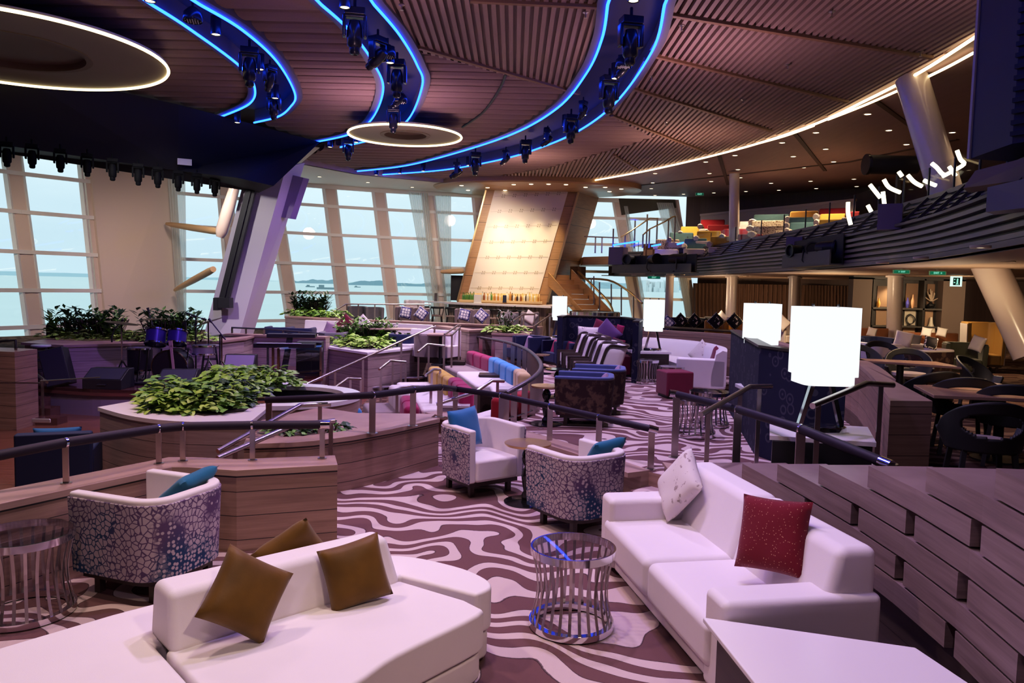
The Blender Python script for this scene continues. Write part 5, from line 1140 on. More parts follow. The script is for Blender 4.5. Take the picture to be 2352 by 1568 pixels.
for pts in ([(1408, 716, 29.2), (1404, 705, 29.4), (1395, 690, 29.8), (1372, 666, 31), (1328, 623, 34)], [(1475, 696, 29.6), (1440, 666, 31), (1396, 643, 33), (1330, 640, 34.5)]):
    m = MB(); m.tube(spline([WY(*p) for p in pts], 4), .045, 8); obj('handrail', m, BRASS, st, loc=Ls)
for x, y0, y1, Y in [(1404, 652, 704, 31), (1377, 648, 716, 30.5), (1427, 660, 724, 30.5), (1358, 638, 690, 32.5), (1455, 680, 736, 29.8), (1364, 634, 700, 32)]:
    m = MB(); m.bar(WY(x, y0, Y), WY(x, y1, Y), .05); obj('baluster', m, STEEL, st, loc=Ls, smooth=False)
m = MB(); m.face([WY(1330, 640, 33), WY(1400, 648, 31.5), WY(1400, 690, 31.5), WY(1340, 676, 33)]); obj('glass_panel', m, CLEAR, st, loc=Ls, smooth=False, recalc=False)
# upper landing: slab, rail and stair rails at the far end of the balcony
m = MB(); a, b = WY(1340, 590, 34.5), WY(1402, 590, 33); m.prism([V2(a), V2(b), (b.x + 1, b.y + 3), (a.x, a.y + 3)], a.z - .35, a.z); struct('trim_90', m, WOODH, smooth=False)
def prs(label, pts, posts, col=STEEL, r=.03): return prail(label, pts, posts, rm=col, r=r, group='rails on the upper landing', post=(.06, .03))
prs('horizontal rail of the upper landing seen against the window right of the bar', [(1342, 543, 34), (1420, 546, 33.5)], [(1368, 543, 33.9, 3.75), (1383, 544, 33.8, 3.75)])
prs('brass sloping rail at the left of the upper balcony stairs', [(1425, 545, 32), (1450, 530, 32), (1493, 501, 32), (1512, 502, 32)], [(1409, 525, 32, 3.9), (1436, 537, 32, 3.9), (1459, 503, 32, 3.9), (1487, 492, 32, 4.0), (1510, 500, 32, 4.1)], BRASS)
prs('brass sloping rail at the right of the upper balcony stairs', [(1476, 540, 31.5), (1492, 526, 31.5), (1525, 510, 31.5), (1545, 498, 31.5), (1552, 497, 31.5)], [(1477, 538, 31.5, 3.9), (1492, 526, 31.5, 3.9), (1536, 502, 31.5, 4.2), (1551, 497, 31.5, 4.2)], BRASS)
m = MB(); m.face([WY(1408, 572, 32.2), WY(1408, 530, 32.2), WY(1432, 505, 31.8), WY(1480, 500, 31.5), WY(1480, 562, 31.5)]); setp(obj('glass_screen', m, CLEAR, smooth=False, recalc=False), 'curved clear glass screen at the far end of the balcony', 'glass panel')
for k, pts in enumerate([[(1408, 563), (1440, 558), (1468, 554)], [(1496, 565), (1518, 561)], [(1555, 561), (1570, 557)]]):
    m = MB(); m.tube([WY(x, y, 31.2 - k * .6) for x, y in pts], .035, 6); setp(obj('led_strip', m, LEDB), ['longest blue light line on the far balcony edge', 'middle blue light line on the far balcony edge', 'shortest blue light line on the far balcony edge'][k], 'light strip')
# brass drum fountain table behind the blue screen
p = WX(1364, 25.5, ZM); tt = thing('brass_drum', 'large brass drum with blue reflections behind the ring-print screen', 'drum', (p.x, p.y, ZM)); m = MB(); m.lathe([(.001, 0), (.82, 0), (.82, 1.12), (.80, 1.14), (.001, 1.14)], n=48); obj('drum_body', m, plain('polished_brass', (.75, .6, .38, 1), .18, 1), tt); m = MB(); m.lathe([(.83, 1.0), (.84, 1.0), (.84, 1.15), (.80, 1.16)], n=48); obj('rim', m, CHROME, tt)
# struts by the windows
for a, b, Y, lab, n_ in [((383, 514), (503, 532), 28.5, 'pale timber window strut running level left of the slanted column', 1), ((402, 666), (490, 618), 28.5, 'pale timber window strut rising to the slanted column', 2), ((1012, 624), (1066, 622), 34.8, 'pale strut between the window pier and the bar pylon', 3), ((505, 545), (545, 410), 25.5, 'round cream brace rising left of the slanted column', 4)]:
    A_, B_ = WY(*a, Y + (.8 if n_ < 3 else 0)), WY(*b, Y - (2.5 if n_ < 3 else 0)); m = MB(); m.tube([A_, A_.lerp(B_, .1), A_.lerp(B_, .5), A_.lerp(B_, .9), B_], [.06, .09, .12, .12, .1] if n_ != 4 else [.12, .2, .2, .16, .12], 12); setp(obj('window_strut', m, plain('strut_wood', (.55, .37, .20, 1), .5) if n_ != 4 else COLW), lab, 'strut')
m = MB(); a, b = WY(1036, 632, 35.2), WY(1062, 690, 35.2); m.box(((a.x + b.x) / 2, 35.2, (a.z + b.z) / 2), (b.x - a.x, .1, a.z - b.z)); setp(obj('black_screen', m, BLACK, smooth=False), 'tall black screen in the gap left of the bar pylon', 'screen')
# ------------------------------------------------------------------ slanted column by the stage
t = thing('slanted_column', 'big slanted white column with a purple lit right face, left of the windows', 'column', WY(500, 790, 21.7)); Lk = t.location
Yc = 21.7; a0, a1, b0, b1 = WY(463, 790, Yc), WY(545, 790, Yc), WY(596, 400, Yc), WY(657, 384, Yc)
a2, b2 = WY(575, 790, Yc + 1.2), WY(700, 374, Yc + 1.2); bk = Vector((.2, 1.5, 0))
b0 = WY(566, 392, Yc)
m = MB(); k_ = lambda p, zt: p
m.add([a0, a1, b1, b0, a0 + bk, a2, b2, b0 + bk], [(0, 1, 2, 3), (1, 5, 6, 2), (0, 3, 7, 4), (3, 2, 6, 7), (0, 4, 5, 1), (4, 7, 6, 5)]); obj('shaft', m, plain('column_paint', (.62, .58, .60, 1), .5), t, loc=Lk, smooth=False)
m = MB(); f0, f1 = WY(512, 700, Yc - .25), WY(580, 425, Yc - .25); m.bar(f0, f1, .26, .14, up=(0, -1, 0)); m.bar(f0 + Vector((.0, -.1, 0)), f1 + Vector((0, -.1, 0)), .08, .06, up=(0, -1, 0)); obj('cable_track', m, BLACK, t, loc=Lk, smooth=False)
m = MB(); m.box(WY(514, 695, Yc - .4), (.42, .3, .28)); m.box(WY(500, 698, Yc - .4), (.12, .35, .34)); obj('motor_box', m, BLACK, t, loc=Lk, smooth=False)
m = MB(); a, b, c, d = WY(663, 400, Yc + .6), WY(697, 408, Yc + .6), WY(666, 502, Yc + .6), WY(640, 498, Yc + .6); k = Vector((.1, .25, 0)); m.add([a, b, c, d, a + k, b + k, c + k, d + k], [(0, 3, 2, 1), (4, 5, 6, 7), (0, 1, 5, 4), (1, 2, 6, 5), (2, 3, 7, 6), (3, 0, 4, 7)])
setp(obj('slim_speaker', m, plain('lilac_speaker', (.26, .20, .34, 1), .6), smooth=False), 'slim lilac speaker slanting along the right of the slanted column', 'speaker')
# ------------------------------------------------------------------ ring-print screens and lamps
def screen(label, pts, z0, z1, th=.12, mat=DAISY, name='booth_screen', group=None):
    t = thing(name, label, 'screen', (pts[0][0], pts[0][1], z0), 0, group); m = MB(); m.sweep(pts, [(0, z0), (0, z1), (th, z1), (th, z0)]); obj('panel', m, mat, t, loc=t.location, smooth=False)
    m = MB(); m.sweep(pts, [(-.015, z1), (-.015, z1 + .03), (th + .015, z1 + .03), (th + .015, z1)]); obj('top_trim', m, WOODD, t, loc=t.location, smooth=False); return t
screen('dark blue ring-print screen between the white curved sofa and the biggest lamp', [(3.72, 12.6), (3.08, 9.15), (3.3, 8.4), (3.62, 8.25)][::-1], .3, 1.6)
screen('dark blue ring-print booth screen behind the bark-print and plum cushions', [V2(WX(1291, 17.6, 1)), V2(WX(1300, 18.3, 1)), V2(WX(1425, 18.0, 1)), V2(WX(1462, 17.0, 1)), V2(WX(1452, 15.9, 1))], .3, 1.56)
def lamp(label, x, ytop, ybot, Y, wd, zt, inner=True, group='square glowing lamps'):
    a, b = WY(x, ytop, Y), WY(x, ybot, Y); t = thing('table_lamp', label, 'lamp', (a.x, Y, zt), 0, group); h0, h1 = b.z - zt, a.z - zt; r = wd / 2
    def sq(r_, n=40):  # rounded square
        return [(r_ * cos(k * 2 * pi / n) / (abs(cos(k * 2 * pi / n)) ** 6 + abs(sin(k * 2 * pi / n)) ** 6) ** (1 / 6) , r_ * sin(k * 2 * pi / n) / (abs(cos(k * 2 * pi / n)) ** 6 + abs(sin(k * 2 * pi / n)) ** 6) ** (1 / 6)) for k in range(n)]
    m = MB(); m.prism(sq(r), h0 + (h1 - h0) * .12, h1); obj('lamp_shade', m, LAMPW, t)
    m = MB(); m.prism(sq(r * .9), h0, h0 + (h1 - h0) * .12); obj('inner_shade', m, LAMPW, t)
    for sx in (-.45, .45): m = MB(); m.tube([(sx * r, 0, h1), (sx * r, 0, h1 + .03)], .015, 8); obj('finial', m, CHROME, t)
    for sx, mm in ((-1, CHROME), (1, GLOSSB)): m = MB(); m.bar((sx * r * .75, 0, .05), (sx * r * .3, 0, h0 + .03), .06, .04); obj('leg', m, mm, t, smooth=False)
    m = MB(); m.lathe([(.001, .0), (r * .95, 0), (r * .95, .05), (r * .9, .06), (.001, .06)], n=32, sy=.55); obj('base', m, CHROME, t); return t
lamp('biggest glowing white lamp, on the stone console at the right', 1897, 705, 880, 7.25, .53, .95)
lamp('second largest glowing white lamp, just above the ring-print screen', 1752, 697, 790, 10.6, .44, .95)
lamp('glowing white lamp on the white-topped table beside the curved sofa', 1503, 688, 760, 16.9, .42, .90)
lamp('smallest glowing white lamp, nearest the bar', 1286, 680, 735, 20.2, .38, .92)
m = MB(); m.prism([V2(W(1768, 1000, .95)), V2(W(2013, 1016, .95)), V2(W(1993, 980, .95)), V2(W(1768, 966, .95))], .91, .95)
t = thing('console_table', 'white stone topped console under the biggest lamp', 'console', (3.1, 7.3, ZM)); obj('table_top', m, MARBLE, t, loc=t.location, smooth=False)
m = MB(); m.prism([V2(W(1775, 1002, .95)), V2(W(2005, 1014, .95)), V2(W(1990, 985, .95)), V2(W(1775, 970, .95))], ZM, .905); obj('cabinet', m, BLACK, t, loc=t.location, smooth=False)
def ltable(label, x, Y, w_, d_, z, rz=0, cab=WOODD):
    p = WX(x, Y, z); t = thing('lamp_table', label, 'table', (p.x, p.y, ZM), rz); m = MB(); m.box((0, 0, z - ZM - .025), (w_, d_, .05)); obj('table_top', m, MARBLE, t, bevel=.006); m = MB(); m.box((0, 0, (z - ZM - .05) / 2), (w_ - .08, d_ - .08, z - ZM - .05)); obj('cabinet', m, cab, t, smooth=False)
    m = MB(); m.box((-.0, -(d_ - .08) / 2 - .008, (z - ZM) * .62), (w_ * .7, .015, .16)); obj('drawer', m, cab, t, bevel=.004); return t
ltable('white-topped dark lamp table left of the curved white sofa', 1490, 16.9, .85, .6, .90, .1)
ltable('white-topped table under the smallest lamp', 1272, 20.2, .62, .6, .92, 0, GREYF)
ltable('hidden lamp table behind the ring-print screen', 1752, 10.6, .6, .6, .95)
# curved white sofa
sp = spline([(3.2, 18.5, 0), (3.85, 18.05, 0), (4.35, 17.2, 0), (4.45, 16.0, 0), (4.15, 14.75, 0)], 6); t = thing('curved_sofa', 'curved white sofa against the timber partition with a pale and a dark red cushion', 'sofa', (3.7, 16.6, ZM)); Lq = t.location; sp2 = [V2(p) for p in sp]
m = MB(); m.sweep(sp2, [(0, ZM + .1), (0, 1.08), (-.08, 1.10), (-.20, 1.02), (-.28, .62), (-.28, ZM + .1)]); obj('backrest', m, CREAM, t, loc=Lq, ang=50)
m = MB(); m.sweep(sp2[1:-1], [(-.26, .44), (-.26, .72), (-.85, .72), (-.93, .68), (-.93, .44)]); obj('seat', m, CREAM, t, loc=Lq, ang=50)
m = MB(); m.sweep(sp2[1:-1], [(-.2, ZM + .06), (-.2, .43), (-.88, .43), (-.88, ZM + .06)]); obj('plinth', m, CREAM, t, loc=Lq, smooth=False)
for e_ in (0, -1):
    a = sp[e_]; d = (sp[1] - sp[0]).normalized() if e_ == 0 else (sp[-1] - sp[-2]).normalized(); n_ = Vector((d.y, -d.x, 0)); q = a - d * .02 if e_ == 0 else a
    k = d * (.2 if e_ == 0 else -.2); m = MB(); m.prism([V2(q), V2(q + k), V2(q + k + n_ * .95), V2(q + n_ * .95)], ZM + .04, .93); obj('armrest', m, CREAM, t, loc=Lq, bevel=.04)
cushion('pale bark-print cushion on the curved white sofa', WY(1610, 812, 16.9), 225, BARK, .48, 18, 38, .15)
cushion('dark red cushion turned sideways on the curved white sofa', WY(1645, 823, 15.9), 185, BURG, .46, 12, 10, .16)
def cube_ottoman(label, x, ybot, s, h, mat, rz): p = W(x, ybot, ZM); t = thing('ottoman', label, 'ottoman', (p.x, p.y, ZM), radians(rz)); m = MB(); m.box((0, 0, h / 2 + .03), (s, s, h - .03)); obj('upholstery', m, mat, t, bevel=.03); m = MB(); m.box((0, 0, .02), (s - .08, s - .08, .04)); obj('base', m, BLACK, t); return t
cube_ottoman('burgundy cube ottoman between the drum tables and the step rail', 1548, 911, .52, .47, BURG, 12)
cube_ottoman('dark burgundy ottoman behind the wing chairs', 1450, 862, .62, .44, BURG, 5)
for x, yb, r_, h_, lab in [(1485, 880, .24, .49, 'glass drum table of steel slats at the far left of the curved sofa'), (1541, 893, .26, .45, 'glass drum table behind the burgundy cube ottoman'), (1592, 1000, .29, .5, 'glass drum table just behind the sloping handrail, the nearer of two'), (1627, 976, .29, .5, 'glass drum table behind another one, near the sloping handrail')]:
    p = W(x, yb, ZM); drum_table(lab, (p.x, p.y, ZM), r_, h_, 22)
# wing chairs
def wing(label, loc, rz, src=[]):
    if src: return dup(src[0], loc, rz, label, 'pale wing chairs with dark frames')
    t = thing('wing_chair', label, 'armchair', loc, rz, 'pale wing chairs with dark frames')
    m = MB(); pr = [(-.34, -.12), (-.36, .1), (-.33, .2), (-.2, .25), (.2, .25), (.33, .2), (.36, .1), (.34, -.12)]
    m.grid(lambda u, v: (lambda i, f: Vector((pr[i][0] + (pr[i + 1][0] - pr[i][0]) * f, (pr[i][1] + (pr[i + 1][1] - pr[i][1]) * f) + .16 * v + (-.02 if 0 else 0), .40 + .52 * v + (-.16 * (1 - v) if 0 else 0))))(min(int(u * 7), 6), u * 7 - min(int(u * 7), 6)), 22, 5)
    o = obj('winged_back', m, CREAM2, t, recalc=False, ang=60); s = o.modifiers.new('solid', 'SOLIDIFY'); s.thickness = .07; s.offset = 1
    top = [(p[0], p[1] + .16, .93) for p in pr]; m = MB(); m.tube(spline([(-.34, -.12, .5), (-.345, -.06, .72)] + top + [(.345, -.06, .72), (.34, -.12, .5)], 3), .03, 6); obj('dark_frame', m, WOODD, t)
    m = MB(); m.box((0, -.1, .30), (.62, .64, .2)); obj('seat', m, CREAM2, t, bevel=.04)
    for sx in (-1, 1):
        m = MB(); m.bar((sx * .35, -.48, .53), (sx * .35, .15, .53), .07, .05); m.bar((sx * .35, -.46, .55), (sx * .35, -.46, .12), .06, .06); m.bar((sx * .35, -.46, .26), (sx * .35, .2, .26), .05, .05); a = obj('armrest', m, WOODD, t, smooth=False)
        m = MB(); m.box((sx * .35, -.13, .40), (.04, .6, .2)); obj('arm_panel', m, CREAM2, t)
        for y in (-.44, .24): m = MB(); m.bar((sx * .32, y, .2), (sx * .33, y + (.05 if y > 0 else 0), 0), .05); obj('leg', m, WOODD, t, smooth=False)
    src.append(t); return t
for x, Y, lab in [(1383, 14.0, 'nearest pale wing chair with a dark frame, beside the brown chairs'), (1372, 14.9, 'second pale wing chair from the brown chairs'), (1350, 16.0, 'third pale wing chair from the brown chairs, grey cushion inside'), (1334, 16.9, 'farthest pale wing chair, next to the pink cushioned navy chairs')]:
    p = WX(x, Y, ZM); wing(lab, (p.x, p.y, ZM), radians(-90 + 4))
cushion('lattice cushion in the two nearest wing chairs', WY(1383, 831, 14.6), 200, LATT, .42, 14, 30, .14); cushion('lattice cushion in the farthest wing chair', WY(1347, 803, 16.7), 200, LATT, .38, 14, 35, .14); cushion('plain grey-white cushion in the third wing chair', WY(1362, 810, 15.9), 190, CREAM2, .46, 20, 5, .15)
# brown chairs
for x, yb, lab in [(1345, 990, 'brown leaf-print tub chair with a blue inside, nearest of the pair'), (1378, 962, 'brown leaf-print tub chair with a blue inside, behind its twin')]:
    p = W(x, yb - 12, ZM); tub_chair(lab, (p.x, p.y + .2, ZM), 262, BROWNP, fabric('dusk_blue_fabric', (.10, .13, .30, 1)), 'brown leaf-print tub chairs', w=.80, d=.84, h=.72, taper=.1)
cushion('rose cushion tip in the nearest brown tub chair', WY(1381, 889, 11.15), 180, LILAC, .34, 20, 42, .12); cushion('rose cushion tip in the farther brown tub chair', WY(1412, 868, 12.3), 180, LILAC, .34, 20, 42, .12)
for x, yt, Y, r_, mt_, lab in [(1256, 884, 10.9, .225, plain('table_top_gold', (.45, .33, .2, 1), .2, .6), 'nearest dark pedestal table at the curved rail, reflecting top'), (1281, 846, 13.6, .215, GLOSSB, 'middle pedestal table at the curved rail, bright reflecting top'), (1243, 813, 17.2, .2, plain('table_top_gold', (.45, .33, .2, 1), .2, .6), 'farthest pedestal table at the curved rail beside the navy chairs')]:
    p = WY(x, yt, Y); pedestal(lab, (p.x, p.y, ZM), r_, p.z - ZM, mt_, 'pedestal tables at the curved rail')
for k, (x, y, Y, lab, cm, cl) in enumerate([(1185, 768, 19.2, 'navy tub chair with a lilac cushion, left of the far pair at the curved rail', LILAC, 'lilac cushion in the left far navy chair'), (1220, 772, 18.6, 'navy tub chair with a rose cushion, right of the far pair at the curved rail', LILAC, 'rose-lilac cushion in the right far navy chair'), (1281, 782, 18.2, 'navy tub chair with a pink cushion, under the white lamp table', MAGEN, 'pink cushion in the navy chair below the lamp table'), (1313, 785, 17.8, 'navy tub chair with a pink cushion, touching the farthest wing chair', MAGEN, 'pink cushion in the navy chair touching the wing chair')]):
    p = WY(x + 8, y, Y); tub_chair(lab, (p.x, p.y, ZM), 300, NAVY, NAVY, 'navy tub chairs', w=.72, d=.72, h=p.z - ZM, legs=False, taper=.03); cushion(cl, WY(x - 1, y + 20, Y - .1), 215, cm, .42, 16, 6, .14)
cushion('large bark-print cushion in the ring-print booth', WY(1351, 775, 17.3), 262, BARK, .5, 10, 2, .15); cushion('plum cushion in the ring-print booth, turned on its corner', WY(1393, 769, 17.2), 240, PLUM, .56, 10, 40, .15); cushion('dark red cushion behind the plum one in the ring-print booth', WY(1383, 762, 17.6), 262, BURG, .5, 10, 20, .14); cushion('small magenta round-cornered cushion at the right of the ring-print booth', WY(1424, 756, 17.3), 230, MAGEN, .2, 10, 10, .1); cushion('burgundy cushion low at the right of the ring-print booth', WY(1418, 795, 16.9), 230, BURG, .34, 10, 10, .1)
t = thing('booth_bench', 'dark booth bench in front of the ring-print booth screen', 'bench', (2.1, 17.6, ZM)); m = MB(); m.box((.0, 0, .22), (1.1, .55, .4)); obj('seat', m, GREYF, t, bevel=.03); m = MB(); m.box((0, 0, .02), (1.0, .45, .04)); obj('base', m, BLACK, t)
# ------------------------------------------------------------------ curved metal rail above the sunken seats
ZL = -.12
rc = spline(rail_c, 6); po = []
for i in range(0, len(rc), 2): po.append((rc[i], Vector((rc[i].x, rc[i].y, ZM - .1))))
low = [Vector((p.x, p.y, ZM + .08)) for p in rc]
handrail('dark curved metal railing with flat posts around the sunken seats', rc, po, rm=plain('dark_rail', (.12, .10, .11, 1), .4, .6), r=.035, post=(.09, .02), mid=[low])
def bench(label, a, b, dep, mb_, ms, hb=.38, zf=-.3, side=-1, roll=True, group='low benches in the sunken seating', back=True):
    A_, B_ = WY(*a), WY(*b); zt = (A_.z + B_.z) / 2; d = Vector((B_.x - A_.x, B_.y - A_.y, 0)); d.normalize(); n_ = Vector((d.y, -d.x, 0)) * (1 if side < 0 else -1)
    c = (A_ + B_) / 2; t = thing('low_bench', label, 'bench', (c.x, c.y, zf), 0, group); L_ = t.location
    P1 = lambda p, o: (p.x + n_.x * o, p.y + n_.y * o)
    if back:
        L_ab = (B_ - A_).length; nseg = max(1, round(L_ab / .55))
        for k in range(nseg):
            a0 = A_.lerp(B_, k / nseg + .004); a1 = A_.lerp(B_, (k + 1) / nseg - .004); m = MB(); m.prism([P1(a0, .02), P1(a1, .02), P1(a1, .26), P1(a0, .26)], zt - hb, zt); obj('back_cushion', m, mb_, t, loc=L_, bevel=.07, seg=4)
    m = MB(); m.prism([P1(A_, .16), P1(B_, .16), P1(B_, dep), P1(A_, dep)], zt - hb - .10, zt - hb + .06); obj('seat', m, ms, t, loc=L_, bevel=.05, seg=3)
    m = MB(); m.prism([P1(A_, 0.05), P1(B_, 0.05), P1(B_, dep - .08), P1(A_, dep - .08)], zf, zt - hb - .08); obj('base', m, WOODD, t, loc=L_, smooth=False); return t
bench('taupe bench with a burgundy back roll, highest in the sunken seating', (1093, 806, 19.2), (1147, 820, 17.4), .95, BURG if False else MAGEN, TAUPE)
bench('white bench with a bright blue back, below the burgundy one', (1147, 821, 16.9), (1207, 844, 14.6), .95, SKYB, CREAM2)
bench('white bench with a yellow back, left of the blue one', (1012, 846, 15.6), (1060, 862, 13.6), .9, YEL, CREAM2)
bench('white bench with a magenta back right of the yellow one', (1062, 865, 13.4), (1094, 892, 11.9), .85, MAGEN, CREAM2)
bench('white bench with a big red back below the curved railing', (1232, 884, 11.9), (1160, 930, 10.95), .8, RED, CREAM2, hb=.42, side=-1)
bench('cream bench end with a pale yellow back, right of the blue back', (1210, 846, 14.3), (1224, 858, 13.4), .7, fabric('pale_yellow_fabric', (.62, .45, .22, 1)), CREAM2)
bench('white bench with a magenta back, half hidden by the long handrail', (955, 908, 12.6), (968, 932, 11.4), .8, MAGEN, CREAM2)
bench('small white bench with a pale back, left below the yellow one', (925, 885, 13.6), (948, 897, 12.6), .7, CREAM2, TAUPE)
bench('pale bench with a light blue back beside the round basin', (822, 925, 12.2), (836, 935, 11.5), .6, SKYB, CREAM2)
for x, y, Y, lab in [(1170, 890, 13.2, 'pale arm table in front of the blue bench'), (1047, 926, 11.9, 'pale low table in front of the magenta bench'), (1125, 858, 15.9, 'dark timber box table between the burgundy and blue benches'), (1048, 828, 18.8, 'dark box table at the head of the burgundy bench')]:
    p = WY(x, y, Y); t = thing('box_table', lab, 'table', (p.x, p.y, -.3)); dk = 'dark' in lab; m = MB(); m.box((0, 0, (p.z + .3) / 2 - .02), (.42, .42, p.z + .3 - .04)); obj('body', m, WOODD if dk else plain('lilac_grey', (.3, .27, .33, 1), .5), t, smooth=False); m = MB(); m.box((0, 0, p.z + .28), (.45, .45, .04)); obj('table_top', m, WOODD if dk else plain('grey_top', (.5, .47, .47, 1), .4), t, bevel=.005)
m = MB(); a = [V2(p) for p in spline(rail_c, 5)]; m.prism(a + [(-3.0, 11.5), (-3.2, 20.5)], ZD - .05, -.28); struct('floor', m, CARPET2, smooth=False)
for k in range(4):
    c = W(1060 - k * 38, 824 + k * 19, .15 - k * .11); m = MB(); m.box((c.x, c.y, (.15 - k * .11 + ZD) / 2), (1.5, 1.1, .15 - k * .11 - ZD), rz=.5); struct('step', m, CARPET2, smooth=False)
    m = MB(); m.box((c.x - .2, c.y - .5, .155 - k * .11), (1.4, .1, .03), rz=.5); struct('trim_%d' % (100 + k), m, plain('step_nosing', (.45, .4, .42, 1), .5), smooth=False)
# ------------------------------------------------------------------ planters
LEAFS = {}
def leafmesh(seed, n, rad, h, size, flat=.5, bend=.35):
    "mound of pointed leaves"
    rnd = random.Random(seed); m = MB()
    for i in range(n):
        a = rnd.uniform(0, 2 * pi); rr = rad * sqrt(rnd.random()); z = h * (1 - (rr / rad) ** 2) * rnd.uniform(.35, 1) + .02
        s = size * rnd.uniform(.6, 1.2); az = a + rnd.uniform(-.9, .9); el = rnd.uniform(-.5, .7) * flat
        M = Matrix.Translation((rr * cos(a), rr * sin(a), z)) @ Matrix.Rotation(az, 4, 'Z') @ Matrix.Rotation(-el, 4, 'Y') @ Matrix.Rotation(rnd.uniform(-.5, .5), 4, 'X')
        m.add([(0, 0, 0), (s * .3, s * .26, .03 * s), (s * .7, s * .22, -.02 * s), (s, 0, -bend * s * .4), (s * .7, -s * .22, -.02 * s), (s * .3, -s * .26, .03 * s), (s * .5, 0, .09 * s)], [(0, 6, 1), (1, 6, 2), (2, 6, 3), (3, 6, 4), (4, 6, 5), (5, 6, 0)], M)
    return m
def sprig(seed, n, rad, h, size):
    rnd = random.Random(seed); m = MB()
    for i in range(n):
        a = rnd.uniform(0, 6.28); r0 = rad * .4 * rnd.random(); hh = h * rnd.uniform(.55, 1.1); lean = rad * rnd.uniform(.2, .8)
        for k in range(9):
            u = (k + 1) / 9; p = (cos(a) * (r0 + lean * u), sin(a) * (r0 + lean * u), hh * u); s = size * rnd.uniform(.6, 1.1)
            M = Matrix.Translation(p) @ Matrix.Rotation(rnd.uniform(0, 6.28), 4, 'Z') @ Matrix.Rotation(-rnd.uniform(0, .9), 4, 'Y')
            m.add([(0, 0, 0), (s * .5, s * .2, 0), (s, 0, -.1 * s), (s * .5, -s * .2, 0)], [(0, 1, 2), (0, 2, 3)], M)
    return m
def stems(seed, n, rad, h):
    rnd = random.Random(seed); m = MB()
    for i in range(n):
        a = rnd.uniform(0, 6.28); r0 = rad * .4 * rnd.random(); lean = rad * rnd.uniform(.2, .8); m.tube([(cos(a) * r0, sin(a) * r0, 0), (cos(a) * (r0 + lean), sin(a) * (r0 + lean), h * .9)], .008, 4)
    return m
def plant(label, loc, kind, rad, h, size, n, mat, group, rz=0, name='leafy_plant'):
    key = (kind, rad, h, size, n, mat.name)
    if key not in LEAFS:
        t = thing(name, label, 'plant', loc, rz, group); sd = len(LEAFS) + 3
        obj('foliage', leafmesh(sd, n, rad, h, size) if kind == 'm' else sprig(sd, n, rad, h, size), mat, t, smooth=False, recalc=False)
        obj('stem', stems(sd, n if kind == 's' else 6, rad if kind == 's' else rad * .5, h * .8), plain('stem_brown', (.06, .04, .02, 1), .8), t); LEAFS[key] = t; return t
    return dup(LEAFS[key], loc, rz, label, group)
def planter(name, label, top, z0, z1, soil, capm=MARBLE, capt=.05, over=.03, body=WOODG):
    c = sum((Vector((p[0], p[1], 0)) for p in top), Vector((0, 0, 0))) / len(top); t = thing(name, label, 'planter', (c.x, c.y, z0)); L_ = t.location
    m = MB(); m.prism([V2(p) for p in top], z0, z1 - capt); obj('box', m, body, t, loc=L_, smooth=False)
    m = MB(); ov = [(p[0] + (p[0] - c.x) * over, p[1] + (p[1] - c.y) * over) for p in top]; m.prism(ov, z1 - capt, z1); obj('cap', m, capm, t, loc=L_, smooth=False)
    if soil:
        m = MB(); m.prism([V2(p) for p in soil], z1, z1 + .012); obj('soil', m, plain('soil', (.03, .02, .012, 1), .95), t, loc=L_, smooth=False)
    return t
ft = spline([W(229, 935, .55), W(300, 954, .55), W(400, 966, .55), W(565, 971, .55)], 5) + [W(613, 933, .55), W(556, 903, .55), W(470, 893, .55), W(335, 916, .55)]
planter('stone_planter', 'large curved timber planter with a white stone top in front of the stage', ft, ZD, .55, [W(345, 922, .55), W(390, 945, .55), W(470, 955, .55), W(560, 945, .55), W(590, 925, .55), W(470, 900, .55)])
rnd = random.Random(21)
for k in range(16):
    u = rnd.random(); x = 365 + u * 190; y = 934 + 6 * sin(u * 3) - rnd.random() * 22; p = W(x, y, .56)
    plant('broad-leaved green plant in the large white-topped planter, front half', (p.x, p.y, .555), 'm', .40, .34, .17, 95, LEAFG[k % 3 if k % 4 else 3], 'plants in the white-topped planter', rnd.uniform(0, 6))
for k in range(12):
    x = 505 + rnd.random() * 125; y = 895 - (x - 505) * .02 - rnd.random() * 8; p = W(x, y, .56)
    plant('broad-leaved green plant beyond the large planter, beside the basin', (p.x, p.y, .555), 'm', .40, .34, .17, 95, LEAFG[[0, 0, 3, 1][k % 4]], 'plants beside the basin', rnd.uniform(0, 6))
ring_bed = [W(470, 893, .5), W(560, 905, .5), W(640, 892, .5), W(655, 878, .5), W(580, 872, .5), W(490, 880, .5)]
planter('stone_planter', 'second planter bed between the large planter and the basin', ring_bed, ZD, .55, None)
# round basin
bc = WY(655, 908, 11.55); t = thing('round_basin', 'round timber basin with a white stone rim and a dark inside', 'basin', (bc.x, 11.5, ZD))
m = MB(); m.lathe([(1.12, 0), (1.12, .80), (.9, .80), (.9, .4), (.001, .4)], n=64); obj('basin_wall', m, wood('basin_wood', (.26, .17, .13, 1), (.38, .25, .20, 1), .205), t, ang=30)
m = MB(); m.lathe([(.88, .80), (.88, .86), (1.14, .86), (1.14, .80), (.88, .80)], n=64); obj('rim', m, MARBLE, t, ang=30)
m = MB(); m.lathe([(.895, .41), (.895, .79)], n=64); m.lathe([(.001, .42), (.89, .42)], n=64); obj('liner', m, plain('liner_dark', (.012, .012, .02, 1), .3), t, recalc=False)
m = MB(); p = [W(620, 884, .5), W(755, 893, .5), W(752, 884, .5), W(640, 876, .5)]; m.prism([V2(q) for q in p], ZD, .5); setp(obj('stone_slab', m, MARBLE, smooth=False), 'white stone slab behind the round basin', 'slab')
